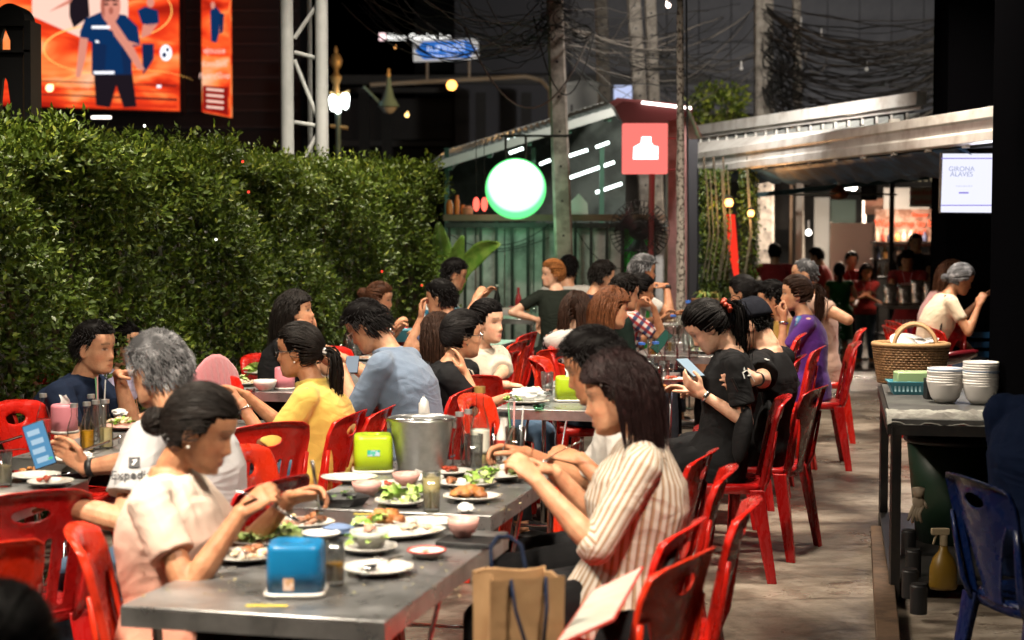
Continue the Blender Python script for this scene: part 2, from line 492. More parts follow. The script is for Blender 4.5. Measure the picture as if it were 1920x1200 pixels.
M_corr=mat('zinc_sheet',(.36,.4,.38),.4,.5,noise=(4,(.2,.24,.22),.4,.6))
t=thing('shop_building','small open shop with sloping zinc roof and white tube lights','shop',(.5,20.5,0))
A,B=PY(806,306,SY),PY(1180,192,SY)
C_,D_=PY(1180,192,SY)+[.65,0,-.02],None
for i in range(14):
 a=A+(B-A)*(i/14);b_=A+(B-A)*((i+1)/14)
 back=np.array([0,5.2,.35]);rr=[]
 n=13
 for s in range(2):
  line=[]
  for j in range(n):
   q=a+(b_-a)*(j/(n-1))+back*s
   q=q+np.array([0,0,.012*math.cos(j/(n-1)*4*PI)]);line.append(q)
  rr.append(np.array(line))
 mb=MB();mb.rings(rr,caps=False,closed=False);o=part('roof_sheet',mb,M_corr,t,world=True,sm='all')
 sd=o.modifiers.new('solid','SOLIDIFY');sd.thickness=.004
mb=MB();mb.bar(A+[0,5,.3],B+[0,5,.3],.05,.09);part('eave_beam',mb,mat('pale_fascia',(.4,.42,.4),.4),t,world=True)
mb=MB();mb.bar(A+[0,-.02,-.05],B+[0,-.02,-.05],.05,.09);part('eave_beam',mb,mat('pale_fascia',(.4,.42,.4),.4),t,world=True)
for i in range(5):
 f=.1+i*.2;a=A+(B-A)*f
 mb=MB();mb.bar(a+[0,0,-.1],a+[0,5.1,.22],.05,.08);part('rafter',mb,mat('green_steel',(.03,.09,.06),.5),t,world=True)
w0,w1=A+[0,5.1,.25],B+[.3,5.1,.25];mb=MB();mb.poly([w0,w1,w1*[1,1,0]-[0,0,.4],w0*[1,1,0]-[0,0,.4]],(0,.06,0));part('back_wall',mb,mat('shop_wall',(.07,.09,.08),.7,noise=(3,(.03,.04,.035),.4,.6)),t,world=True)
for i,(u0,v0,u1,v1,yy)in enumerate(((1066,334,1152,304,20.5),(1117,361,1166,344,20.2),(1117,276,1142,267,21.),(1062,294,1102,281,21.),(945,262,977,256,20.5),(955,287,981,278,20.2),(1190,212,1250,205,20),(1012,308,1032,300,21))):
 a,b_=PY(u0,v0,yy),PY(u1,v1,yy)
 mb=MB();mb.tube([a,b_],.018,8)
 part('tube_light',mb,emis('tube_glow',(.86,1,.95),5.),t,world=True)
spot_light('shop_tubes',(.6,20,2.2),(.6,20,0),34,.9,(.78,1,.9),t)
mb=MB();mb.box((.45,19.3,1.25),(2.6,.5,.05));mb.box((.45,19.1,.6),(2.6,.05,1.3));part('counter',mb,mat('counter_wood',(.2,.13,.08),.5),t,world=True)
for i,u in enumerate((838,1000,1128)):
 mb=MB();x=PY(u,400,18.9)[0];mb.box((x,18.9,1.2),(.05,.05,2.5+.0*i));part('post',mb,mat('green_steel'),t,world=True)
def bottle(h,r,m,name='bottle',label=None,cat='bottle',loc=(0,0,0),cap=None,neck=.38,n=14,group=None,fill=None,lab=None):
 t=thing(name,label,cat,loc,0,group)
 pr=[(.0,.002),(r*.9,0),(r,.01),(r,h*.48),(r*.8,h*.6),(r*neck,h*.76),(r*neck,h*.95),(r*neck*1.1,h*.96),(r*neck*1.1,h),(0,h)]
 mb=MB();mb.lathe(pr,n);part('glass_body',mb,m,t,sm='all')
 if cap:mb=MB();mb.lathe([(0,h*.93),(r*neck*1.35,h*.93),(r*neck*1.35,h*1.01),(0,h*1.015)],n);part('cap',mb,cap,t)
 if fill:mb=MB();mb.lathe([(0,.006),(r*.86,.006),(r*.86,h*.42),(0,h*.42)],n);part('liquid',mb,fill,t)
 if lab:mb=MB();mb.lathe([(r*1.02,h*.16),(r*1.025,h*.2),(r*1.025,h*.44),(r*1.02,h*.46)],n);part('paper_label',mb,lab,t,sm='all')
 return t
M_orange=mat('orange_plastic',(.6,.16,.03),.4)
for i,(u,v,w,h,m,lb)in enumerate(((843,385,.07,.15,M_orange,'orange jar at the left end of the ledge'),(857,380,.05,.2,M_orange,'tall orange bottle on the ledge under the shop roof'),(877,401,.11,.09,mat('terracotta',(.4,.18,.1),.6),'terracotta pot on the ledge beside the green sign'),(868,372,.05,.1,M_orange,'small orange tub behind the terracotta pot'))):
 p=PY(u,v,FY+.1);mb=MB();mb.lathe([(0,0),(w/2,0),(w*.55,h*.7),(w*.35,h*.85),(w*.35,h),(0,h)],12)
 o=part('ledge_pot',mb,m);o.location=(p[0],FY+.1,1.717);tag(o,lb,'pot')
for i,u in enumerate((893,908)):
 p=PY(u,383,FY-.1);t=thing('paper_lantern','small red lantern hanging under the shop eave, '+('left' if i==0 else 'right')+' one of the pair','lantern',p,0,'small red lanterns')
 mb=MB();mb.ball((0,0,0),(.035,.035,.075),nu=10,nv=8);part('shade',mb,emis('lantern_red',(1,.12,.08),2.2),t,sm='all')
 mb=MB();mb.tube([(0,0,.07),(0,0,.7)],.004,4);part('cord',mb,M_black,t)
p=PY(1085,392,FY+.1)
t=thing('white_bag','white pointed paper bag standing on the ledge right of the concrete pole','bag',(p[0],FY+.1,1.715))
mb=MB();mb.poly([(-.1,-.04,0),(.1,-.04,0),(.09,-.04,.12),(0,-.02,.22),(-.09,-.04,.13)],(0,.09,0));part('paper',mb,mat('white_paper',(.8,.8,.78),.7),t)
p=PY(967,354,17.0)
t=thing('round_sign','glowing round white sign with green rim on a bracket','sign',p)
R=57/(F_PX/17.0)
mb=MB();mb.lathe([(0,-.07),(R*.97,-.07),(R,-.05),(R,.05),(R*.97,.07),(0,.07)],48,R=RX(PI/2));part('rim',mb,emis('green_rim',(.12,.8,.2),1.3),t)
def round_face():
 m=bpy.data.materials.new('sign_face');m.use_nodes=True;nt=m.node_tree;nt.nodes.remove(nt.nodes['Principled BSDF'])
 e=nt.nodes.new('ShaderNodeEmission');tc=nt.nodes.new('ShaderNodeTexCoord');sx=nt.nodes.new('ShaderNodeSeparateXYZ')
 r=nt.nodes.new('ShaderNodeValToRGB');mr=nt.nodes.new('ShaderNodeMapRange')
 mr.inputs[1].default_value=R;mr.inputs[2].default_value=R*.3
 vl=nt.nodes.new('ShaderNodeVectorMath');vl.operation='LENGTH';va=nt.nodes.new('ShaderNodeVectorMath');va.inputs[1].default_value=(0,0,-.05)
 nt.links.new(tc.outputs['Object'],va.inputs[0]);nt.links.new(va.outputs[0],vl.inputs[0]);nt.links.new(vl.outputs['Value'],mr.inputs[0]);nt.links.new(mr.outputs[0],r.inputs[0])
 el=r.color_ramp.elements;el[0].color=(.06,.42,.12,1);el[1].color=(.82,1,.9,1)
 el[0].position=.0;el[1].position=.5
 nt.links.new(r.outputs[0],e.inputs[0]);e.inputs[1].default_value=3.2
 nt.links.new(e.outputs[0],nt.nodes['Material Output'].inputs[0]);return m
mb=MB();mb.lathe([(0,.074),(R*.95,.074),(R*.95,.078),(0,.078)],48,R=RX(PI/2));part('face',mb,round_face(),t)
mb=MB();mb.lathe([(0,-.078),(R*.95,-.078),(R*.95,-.074),(0,-.074)],48,R=RX(PI/2));part('face',mb,MATS.get('sign_face')or bpy.data.materials['sign_face'],t)
mb=MB()
for dx in(-.1,.1):mb.tube([(dx,0,R*.9),(dx,0,R+.22)],.012,6)
mb.tube([(-.15,0,R+.22),(.55,0,R+.22)],.014,6);part('bracket',mb,M_black,t)
spot_light('green_glow',tuple(p+[0,.25,-.35]),tuple(p+[0,-.2,-2]),9,.3,(.35,1,.5),t,kind='POINT')
p=PY(1209,279,16.4);s=16.4/F_PX
t=thing('square_sign','glowing red square sign box with a white pot emblem','sign',p)
mb=MB();mb.box((0,0,0),(84*s,.12,94*s));part('light_box',mb,emis('sign_red',(1,.20,.17),1.0),t,bevel=.012)
mb=MB();e=s
mb.poly([(-23*e,-.064,20*e),(24*e,-.064,20*e),(24*e,-.064,-4*e),(16*e,-.064,-5*e),(11*e,-.064,-12*e),(11*e,-.064,-22*e),(-7*e,-.064,-22*e),(-9*e,-.064,-10*e),(-22*e,-.064,-3*e)],(0,-.004,0))
for v in mb.v:v[:,2]*=-1
for f in((-4,12),(8,14)):pass
part('emblem',mb,emis('emblem_white',(1,.93,.9),2.2),t)
mb=MB();mb.tube([(42*s,0,.1),(60*s,0,.1)],.01,6);mb.tube([(42*s,0,-.2),(60*s,0,-.2)],.01,6);part('bracket',mb,mat('red_steel',(.16,.03,.03),.5),t)
mb=MB();mb.tube([(14*s,.02,-47*s),(12*s,.02,-1.1)],.03,8);part('stem',mb,mat('red_steel'),t)
spot_light('red_glow',tuple(p+[.1,-.35,0]),tuple(p+[0,-1,-1]),5,.25,(1,.12,.1),t,kind='POINT')
xL,xR=PY(1252,300,17.2)[0],PY(1288,300,17.2)[0]
t=thing('pink_column','pink plastered column with a small dark red roof','column',((xL+xR)/2,17.2,0))
mb=MB();mb.box(((xL+xR)/2,17.3,1.35),(xR-xL,.3,2.7));part('shaft',mb,mat('pink_plaster',(.5,.27,.26),.7,noise=(6,(.35,.2,.19),.4,.6)),t,world=True)
q0,q1,q2,q3=PY(1150,197,16.9),PY(1296,213,16.9),PY(1167,232,16.9),PY(1290,226,16.9)
mb=MB();mb.poly([PY(1152,200,16.9),PY(1168,190,16.9),PY(1300,203,16.9),PY(1296,216,16.9),PY(1240,231,16.9),PY(1168,231,16.9)],(0,.9,.1));part('roof',mb,mat('dark_red_paint',(.09,.018,.018),.4),t,world=True)
mb=MB();mb.tube([PY(1203,192,16.85),PY(1296,203,16.85)],.014,8);part('tube_light',mb,emis('tube_pink',(1,.85,.8),6),t,world=True)
t=thing('corner_awning','short corrugated awning edge beside the thin post','awning',PY(1290,240,16.6))
mb=MB();rr=[]
for k2 in range(2):
 rr.append(np.array([PY(1278+12*k2+(14*k2)*j/12+j*1.2,200+j*5.2,16.6+.5*(1-k2))+[0,0,.01*math.cos(j*PI)]for j in range(13)]))
mb.rings(rr,caps=False,closed=False);o=part('roof_sheet',mb,M_corr,t,world=True,sm='all');o.modifiers.new('s','SOLIDIFY').thickness=.004
p=PY(1200,432,16.5)
t=thing('pedestal_fan','large black industrial fan on a stand before the green panel','fan',(p[0],16.5,0),RZ and-.2)
R=56/(F_PX/16.5)
cz=p[2]
mb=MB()
for k in range(40):
 a=k*2*PI/40;ca,sa=math.cos(a),math.sin(a)
 mb.tube([(ca*.03,-.12,cz+sa*.03),(ca*R*.6,-.11,cz+sa*R*.6),(ca*R,-.03,cz+sa*R),(ca*R*.7,.07,cz+sa*R*.7),(ca*.06,.1,cz+sa*.06)],.004,4)
for rr_,yy in((R,-.03),(R*.8,-.08),(R*.62,-.11),(R*.3,-.12),(R*.6,.08)):
 a=np.arange(33)*2*PI/32;mb.tube(np.c_[np.cos(a)*rr_,np.full(33,yy),cz+np.sin(a)*rr_],.004,5)
part('cage',mb,M_black,t)
for k in range(3):
 mb=MB();a=k*2*PI/3+.3
 rr2=[]
 for q in range(6):
  f=.05+q/5*(R-.08);wd=.5+.35*q/5
  rr2 .append([(math.cos(a-wd/2)*f,-.01,cz+math.sin(a-wd/2)*f),(math.cos(a+wd)*f,-.05,cz+math.sin(a+wd)*f)])
 mb.rings([np.array(x)for x in rr2],caps=False,closed=False);o=part('blade',mb,mat('fan_blade',(.03,.03,.032),.35),t);o.modifiers.new('s','SOLIDIFY').thickness=.004
mb=MB();mb.tube([(0,-.06,cz),(0,.2,cz)],.10,16);part('motor',mb,M_black,t)
mb=MB();mb.tube([(0,.1,0),(0,.1,cz)],.022,10);mb.lathe([(0,0),(.22,0),(.2,.03),(0,.05)],20,c=(0,.1,0));part('stand',mb,M_black,t)
M_ban=mat('banana_leaf',(.1,.22,.03),.35,noise=(9,(.2,.32,.06),.4,.65),bump=.3,bscale=30)
bp_=np.array([PY(838,500,15.0)[0],15.0,0])
t=thing('banana_plant','banana plant with broad bright green leaves at the hedge end','plant',bp_)
mb=MB();mb.tube([bp_,bp_+[.0,0,.7],bp_+[.02,0,1.25]],[.07,.055,.03],10);part('stalk',mb,mat('banana_stalk',(.12,.16,.05),.6),t,world=True)
def big_leaf(a,tip,w,droop,up=(0,-1,.3),split=0):
 a=np.array(a);tip=np.array(tip);n=15;rs=[];d=tip-a;S=nrm(np.cross(d,up));N=nrm(np.cross(S,d))
 for i in range(n):
  f=i/(n-1);c=a+d*f+np.array([0,0,1])*(math.sin(f*PI*.9)*droop)
  ww=w*(math.sin(PI*min(1,f*.93+.05))**.6)
  row=[]
  for j in range(9):
   g=j/4-1;jag=(1+.1*math.sin(i*7+j))if abs(g)==1 else 1
   row.append(c+S*g*ww*jag+N*(abs(g)**1.3*ww*.35+.008*math.sin(i*3.0+j)))
  rs.append(np.array(row))
 mb=MB();mb.rings(rs,caps=False,closed=False)
 return mb
tp=bp_+[.0,0,1.2]
for(u,v,w,dr,dy)in((822,416,.085,.0,.1),(868,440,.07,-.02,-.2),(938,466,.085,.14,-.4),(812,470,.09,.0,.3),(880,500,.05,-.1,-.3)):
 o=part('leaf',big_leaf(tp-[0,0,.15+.1*(u>900)],PY(u,v,14.9+dy),w,dr),M_ban,t,world=True,sm='all')
 o.modifiers.new('s','SOLIDIFY').thickness=.002
# ------------------------------------------------------------------ poles, thin post, cables
M_conc=mat('pole_concrete',(.33,.3,.26),.8,noise=(7,(.17,.15,.13),.42,.62),bump=.5,bscale=25)
def pole(label,u0,v0,u1,v1,y,w0,w1,holes=True,m=None,cat='utility pole',nm='utility_pole'):
 a,b_=PY(u0,v0,y),PY(u1,v1,y);d=nrm(b_-a)
 if a[2]>0:a=a-d*((a[2]+.4)/d[2])
 b_=b_+d*1.2
 t=thing(nm,label,cat,(a[0],y,a[2]))
 mb=MB();L=np.linalg.norm(b_-a)
 sx=w0*y/F_PX;sx1=w1*y/F_PX
 rs=[]
 for p_,w in((a,sx),(b_,sx1)):
  h,q=w/2,w*.12
  rs.append(np.array([p_+[x,yy,0]for x,yy in((-h+q,-h),(h-q,-h),(h,-h+q),(h,h-q),(h-q,h),(-h+q,h),(-h,h-q),(-h,-h+q))]))
 mb.rings(rs);part('shaft',mb,m or M_conc,t,world=True,sm=False)
 if holes:
  mb=MB()
  for k in range(int(L/.35)):
   c=a+d*(.5+k*.35)
   w=sx+(sx1-sx)*(k*.35/L)
   mb.tube([c+[0,-w/2-.003,0],c+[0,-w/2+.01,0]],.012*y/17,8)
  part('bolt_hole',mb,M_black,t,world=True)
 return t
pole('leaning concrete utility pole beside the green round sign',1057,470,1040,0,17.4,36,29)
pole('concrete pole rising behind the square red sign, the darker one of two',1200,190,1188,0,27,27,24)
pole('pale concrete pole right of its twin above the red sign',1226,190,1219,0,28,22,20)
pole('concrete pole wrapped in cable bundles above the white roof',1432,220,1432,0,28,36,32)
pole('slim pale pole with black clamps above the white roof',1496,200,1494,50,30,17,14,holes=False)
pole('distant dark concrete pole left of the pair',1133,190,1128,30,36,26,22)
mb=MB();rs=[];r3=np.random.default_rng(3)
a,b_=PY(1278,575,14.8),PY(1275,-30,14.8);a[2]=0
t=thing('thin_post','thin flaking concrete post standing behind the plaid shirt diner','post',(a[0],14.8,0))
for i in range(40):
 f=i/39;c=a+(b_-a)*f;w=.045-.018*f
 rs.append(np.array([c+[math.cos(k*PI/4+.4)*w*(1+.1*r3 .normal()),math.sin(k*PI/4+.4)*w,0]for k in range(8)]))
mb.rings(rs);part('shaft',mb,mat('flaking_concrete',(.35,.32,.28),.9,noise=(30,(.08,.06,.05),.5,.58),bump=.6,bscale=60),t,world=True)
mb=MB();mb.tube([a+[.07,-.03,0],b_+[.05,-.03,0]],.008,6);part('conduit',mb,M_black,t,world=True)
M_cable=mat('cable_rubber',(.018,.017,.016),.5)
M_cable2=mat('cable_pale',(.12,.105,.09),.5)
def cable(u0,v0,u1,v1,y0,y1,sag,r,m=M_cable,lb='dark overhead cable sagging between the utility poles',k=16,wob=0.):
 p=bez(PY(u0,v0,y0),PY(u1,v1,y1),sag,k)
 if wob:
  w=np.cumsum(rng.normal(size=(k,3))*wob,0);w-=np.linspace(0,1,k)[:,None]*w[-1];p=p+w
 mb=MB();mb.tube(p,r,5)
 o=part('overhead_cable',mb,m,sm='all');return tag(o,lb,'cable','overhead cables')
named=[(640,5,1010,5,17,17.4,.55,.007,M_cable2,'pale looping cable left of the leaning concrete pole'),(870,50,1108,62,16,17.2,.75,.009,M_cable2,'thick pale cable curling across the leaning pole'),(1000,30,1115,60,17,17.3,.7,.008,M_cable,'dark cable loop hanging in front of the leaning pole')]
for n_ in named:cable(*n_)
r4=np.random.default_rng(11)
for i in range(34):
 u0=r4 .uniform(640,900);v0=r4 .uniform(-60,30)
 cable(u0,v0,1045+r4 .uniform(-8,8),r4 .uniform(5,80),r4 .uniform(15,22),17.4,r4 .uniform(.1,.6),r4 .uniform(.003,.006),M_cable if i%3 else M_cable2,'thin wire fanning left from the top of the leaning pole',wob=.02)
for i in range(40):
 cable(1045+r4 .uniform(-8,8),r4 .uniform(0,90),r4 .uniform(1180,1440),r4 .uniform(-40,150),17.4,r4 .uniform(22,28),r4 .uniform(.0,.7),r4 .uniform(.003,.008),M_cable if i%4 else M_cable2,'overhead wire running from the leaning pole to the far poles',wob=.015)
for i in range(80):
 v0=r4 .uniform(0,215);v1=v0*.5+r4 .uniform(10,110)
 cable(1432+r4 .uniform(-12,12),v0,1800,v1,28,r4 .uniform(20,26),r4 .uniform(.0,.9),r4 .uniform(.005,.013),M_cable,'black cable sagging right of the wrapped pole before the grey wall',wob=.012)
for i in range(30):
 v0=r4 .uniform(60,215)
 cable(1220+r4 .uniform(-15,15),r4 .uniform(20,190),1432,v0,28,28,r4 .uniform(0,.8),r4 .uniform(.004,.01),M_cable if i%5 else M_cable2,wob=.012)
mb=MB()
for i in range(70):
 c=PY(1465+r4 .normal()*16,130+r4 .uniform(-70,80),27.6);a0=r4 .uniform(0,6.28);rr=r4 .uniform(.08,.3)
 aa=a0+np.linspace(0,4.5,12);ti=r4 .normal()*.3
 mb.tube(np.c_[c[0]+np.cos(aa)*rr*.5,c[1]+np.sin(aa+ti)*.1,c[2]+np.sin(aa)*rr],r4 .uniform(.006,.015),5)
o=part('cable_tangle',mb,M_cable,sm='all');tag(o,'black knot of cable coils tied against the concrete pole','cable tangle',kind='stuff')
mb=MB()
for i in range(40):
 c=PY(1050+r4 .normal()*26,28+r4 .uniform(-30,40),17.2);a0=r4 .uniform(0,6.28);rr=r4 .uniform(.05,.2)
 aa=a0+np.linspace(0,3.5,10)
 mb.tube(np.c_[c[0]+np.cos(aa)*rr*.8,c[1]+np.sin(aa)*.1,c[2]+np.sin(aa)*rr*.6],r4 .uniform(.003,.006),5)
o=part('cable_tangle',mb,M_cable,sm='all');tag(o,'tangle of thin wires round the top of the leaning pole','cable tangle',kind='stuff')
for i,(u,v,y)in enumerate(((1488,105,29),(1502,45,29),(1625,130,26),(1390,128,27),(1540,66,28))):
 mb=MB();mb.ball((0,0,0),.03,nu=8,nv=6);mb.tube([(0,0,0),(0,0,.12)],.012,6)
 o=part('insulator',mb,mat('glazed_white',(.7,.7,.68),.2),sm='all');o.location=PY(u,v,y)
 tag(o,('small white insulator clipped on the cables '+['by the slim pole','above the slim pole','before the grey building','left of the wrapped pole','high before the grey building'][i]),'insulator')
a=np.linspace(-2.6,2.6,20);c=PY(1530,110,27)
mb=MB();mb.tube(np.c_[c[0]+np.sin(a)*.17,np.full(20,27.),c[2]-np.cos(a)*.22],.012,6)
o=part('cable_coil',mb,M_cable2,sm='all');tag(o,'round coil of spare cable hanging right of the slim pole','cable')
# ------------------------------------------------------------------ far things: screens, mast, street lamps, road sign, buildings
M_bldg=mat('dark_building',(.012,.012,.014),.7)
t=thing('screen_building','black building front carrying two advertising screens','building',(-18,62,0))
mb=MB();mb.box((-20.7,64,12),(26,3,30));part('wall',mb,M_bldg,t,world=True)
for i in range(13):
 z=5.0+i*.6
 mb=MB();mb.box((-18.8,62.4,z),(22,.1,.08));part('ledge',mb,mat('dim_ledge',(.03,.03,.035),.6),t,world=True)
def screen_mat():
 m=bpy.data.materials.new('led_screen');m.use_nodes=True;nt=m.node_tree;nt.nodes.remove(nt.nodes['Principled BSDF']);L=nt.links
 tc=nt.nodes.new('ShaderNodeTexCoord');w=nt.nodes.new('ShaderNodeTexNoise');mp=nt.nodes.new('ShaderNodeMapping')
 mp.inputs['Scale'].default_value=(.35,1,1.1);w.inputs['Scale'].default_value=.8;w.inputs['Distortion'].default_value=1.2;w.inputs['Detail'].default_value=3
 L.new(tc.outputs['Object'],mp.inputs[0]);L.new(mp.outputs[0],w.inputs['Vector'])
 r=nt.nodes.new('ShaderNodeValToRGB');e=r.color_ramp.elements
 e[0].position=.3;e[0].color=(.35,.012,.005,1);e[1].position=.75;e[1].color=(1,.5,.3,1)
 for p_,c_ in((.42,(.75,.04,.01)),(.5,(.95,.1,.02)),(.58,(1,.25,.06))):
  q=e.new(p_);q.color=(*c_,1)
 L.new(w.outputs['Fac'],r.inputs[0]);em=nt.nodes.new('ShaderNodeEmission');em.inputs[1].default_value=1.05
 L.new(r.outputs[0],em.inputs[0]);L.new(em.outputs[0],nt.nodes['Material Output'].inputs[0]);return m
M_scr=screen_mat()
SD=60.0
def S3(u,v,d=0.):return PY(u,v,SD-d)
t=thing('led_screen','large orange advertising screen showing a footballer in blue','screen',S3(195,90))
mb=MB();mb.poly([S3(-90,-60),S3(334,-60),S3(336,208),S3(-90,194)],(0,.5,0));part('display',mb,M_scr,t,world=True)
mb=MB();mb.poly([S3(-96,-64,-.1),S3(342,-64,-.1),S3(344,214,-.1),S3(-96,200,-.1)],(0,.5,0));part('frame',mb,M_black,t,world=True)
E_navy=emis('ad_navy',(.006,.02,.07),1.0);E_skin=emis('ad_skin',(.75,.28,.2),.9);E_dark=emis('ad_dark',(.012,.008,.012),1.0);E_hair=emis('ad_hair',(.03,.01,.01),1.)
E_blue=emis('ad_blue',(.004,.028,.10),1.);E_glow=emis('ad_glow',(1,.5,.12),1.25);E_wht=emis('ad_white',(.9,.9,.95),1.3);E_pale=emis('ad_pale',(1,.62,.5),1.0)
def ad(pts,m,d,nm='ad_shape',sub=None):
 mb=MB();mb.poly([S3(u,v,d)for u,v in pts],(0,.02,0));return part(nm,mb,m,sub or t,world=True)
def ell(cx,cy,rx,ry,a0=0,a1=360,n=24):return[(cx+math.cos(math.radians(a0+(a1-a0)*i/n))*rx,cy+math.sin(math.radians(a0+(a1-a0)*i/n))*ry)for i in range(n+(a1-a0<360))]
ad([(60,-55),(200,-55),(240,0),(240,40),(150,70),(60,30)],E_pale,.03,'pale_glow')
def adring(cx,cy,rx,ry,a0,a1,w,m,d,n=30):
 P=np.array([S3(cx+math.cos(math.radians(a))*rx,cy+math.sin(math.radians(a))*ry,d)for a in np.linspace(a0,a1,n)])
 mb=MB();mb.tube(P,[w*math.sin(PI*(i+.5)/n)**.5 for i in range(n)],6,flat=.2);part('light_streak',mb,m,t,world=True,sm='all')
adring(200,92,118,46,100,300,.085,E_glow,.12);adring(230,20,92,52,-60,100,.07,E_glow,.1);adring(240,170,140,40,190,330,.05,E_glow,.1)
for i,v in enumerate((150,162,175,188)):ad([(60,v),(332,v+10),(332,v+12+i),(60,v+2)],E_dark if i%2==0 else emis('ad_red',(.6,.03,.01),1),.14,'dark_streak')
ad([(150,60),(160,35),(190,22),(235,28),(258,50),(263,85),(240,90),(248,140),(172,140),(172,80),(150,72)],E_blue,.2,'blue_shirt')
ad([(176,138),(248,138),(256,200),(232,202),(218,160),(206,202),(180,198)],E_dark,.2,'shorts')
ad([(150,70),(165,72),(160,110),(150,145),(142,144),(146,105)],E_skin,.22,'arm')
ad([(248,84),(264,84),(240,76),(224,52),(216,40),(206,44),(214,66),(232,90),(258,130),(272,132)],E_skin,.26,'arm')
ad(ell(207,10,19,34),E_skin,.24,'face');ad(ell(207,-22,21,22),E_hair,.27,'hair')
for q in(199,216):ad(ell(q,8,5,2),E_hair,.27,'eye');ad(ell(q,1,7,1.6),E_hair,.27,'brow')
ad(ell(208,20,4,7),emis('ad_shade',(.45,.13,.09),.9),.26,'nose');ad([(190,0),(196,-4),(196,34),(190,24)],emis('ad_shade',(.45,.13,.09),.9),.255,'cheek_shade');ad([(172,80),(200,84),(196,138),(172,138)],E_navy,.21,'shirt_fold');ad([(226,92),(247,88),(247,138),(232,138)],E_navy,.21,'shirt_fold')
ad(ell(209,48,9,9),E_skin,.3,'fist')
ad([(130,-20),(165,-10),(168,30),(138,52),(130,30)],E_dark,.2,'shorts');ad([(92,22),(110,10),(138,-6),(132,6),(108,16)],E_skin,.2,'arm')
ad([(258,20),(272,12),(296,20),(298,42),(284,50),(266,44)],E_blue,.2,'blue_shirt');ad(ell(282,4,7,10),E_skin,.22,'face')
ad([(266,82),(288,82),(288,110),(276,130),(268,140)],E_navy,.2,'shorts');ad([(268,46),(296,44),(282,64),(264,72)],E_skin,.2,'arm')
ad(ell(311,99,11,15),E_wht,.2,'football');ad(ell(308,103,4,5),E_navy,.22,'football_patch');ad(ell(314,93,3,4),E_navy,.22,'football_patch')
for(u,v,w)in((189,51,17),(195,136,19),(298,162,4)):ad([(u-w,v-2.5),(u+w,v-2.5),(u+w,v+2.5),(u-w,v+2.5)],E_wht,.32,'bright_bar')
ad([(178,76),(184,76),(186,80),(180,80)],E_wht,.25,'shirt_mark')
t=thing('led_screen','narrow red advertising screen with white lettering beside the large one','screen',S3(403,100))
mb=MB();mb.poly([S3(377,-60),S3(428,-60),S3(430,219),S3(379,209)],(0,.6,0));part('display',mb,M_scr,t,world=True)
ad([(394,20),(404,12),(413,22),(411,60),(406,80),(396,78)],E_blue,.1,'blue_shirt');ad([(412,24),(420,26),(418,60),(412,64)],E_navy,.1,'blue_shirt');ad(ell(399,10,4,7),E_skin,.12,'face')
ad([(380,160),(428,164),(428,216),(380,206)],emis('ad_deep_red',(.25,.008,.006),1.),.08,'dark_field')
for v,s_ in((96,'ฟุตบอล'),(120,'ร่วมเชียร์'),(143,'ทีมชาติไทย')):text('lettering',s_,.25,S3(402,v,.15),facecam(),E_pale,t,.01)
for r_ in range(4):ad([(387,165+r_*11),(419,168+r_*11),(419,172+r_*11),(387,169+r_*11)],E_pale,.15,'bright_bar')
t=thing('arched_frame','black steel sign frame with pointed arch openings over the hedge','sign frame',PY(20,120,11.0))
AY=11.0
def pa(u,v,dy=0.):return PY(u,v,AY+dy)
mb=MB();mb.poly([pa(44,38),pa(57,38),pa(58,225),pa(46,225)],(0,.25,0));mb.poly([pa(-60,38),pa(44,38),pa(44,48),pa(-60,48)],(0,.25,0));mb.poly([pa(-60,93),pa(57,93),pa(57,98),pa(-60,98)],(0,.25,0))
part('frame',mb,M_black,t,world=True)
mb=MB();mb.poly([pa(u,v)for u,v in ell(18,38,28,32,180,360)],(0,.25,0));part('crest',mb,M_black,t,world=True)
for(top,bot,vp)in((48,93,50),(98,225,140)):
 outer=[pa(-20,top),pa(43,top),pa(43,bot),pa(-20,bot)]
 mb=MB()
 ins=[(1,bot),(1,bot-(bot-vp)*.45),(4,vp+12),(8,vp),(14,vp+14),(19,bot-(bot-vp)*.4),(19,bot)]
 mb.poly([pa(u,v,.05)for u,v in[(-20,bot),(-20,top),(8,top)]+ins[3::-1]],(0,.05,0));mb.poly([pa(u,v,.05)for u,v in[(8,top),(43,top),(43,bot)]+ins[:2:-1]],(0,.05,0))
 part('arch_panel',mb,M_black,t,world=True)
TY=13.6;k_=TY/F_PX
M_mast=mat('mast_white',(.5,.52,.52),.4,noise=(3,(.4,.42,.42),.4,.6))
t=thing('lattice_mast','tall white three legged lattice mast behind the hedge','mast',PY(570,600,TY)*[1,1,0])
for(u,w,dy)in((540,12.5,0),(605,12,0),(582.5,5,.42)):
 a=PY(u,400,TY+dy);mb=MB();mb.tube([(a[0],TY+dy,0),(a[0],TY+dy,4.4)],w*k_,20);part('leg',mb,M_mast,t,world=True)
for(u0,v0,u1,v1)in((552,72,606,-8),(552,98,597,110),(552,112,600,232),(552,229,600,237),(600,243,552,330),(552,330,600,350)):
 mb=MB();mb.tube([PY(u0,v0,TY+.02),PY(u1,v1,TY+.02)],4.2*k_,10);part('brace',mb,M_mast,t,world=True)
M_gold=mat('gold_paint',(.6,.42,.18),.35,.3);M_lampgreen=mat('lamp_green',(.12,.2,.19),.4)
LY=42.0;lk=LY/F_PX
def lampcoord(u,v):return PY(u,v,LY)
t=thing('street_lamp','ornate street lamp with gold finial and lit white globes','street lamp',lampcoord(632,420)*[1,1,0]+[0,0,-.48])
mb=MB();a=lampcoord(634,300);mb.tube([(a[0],LY,-.48),(a[0],LY,lampcoord(634,180)[2])],[6*lk,5*lk],10);part('post',mb,M_lampgreen,t,world=True)
mb=MB();z0=lampcoord(630,190)[2];H_=(lampcoord(630,85)[2]-z0)
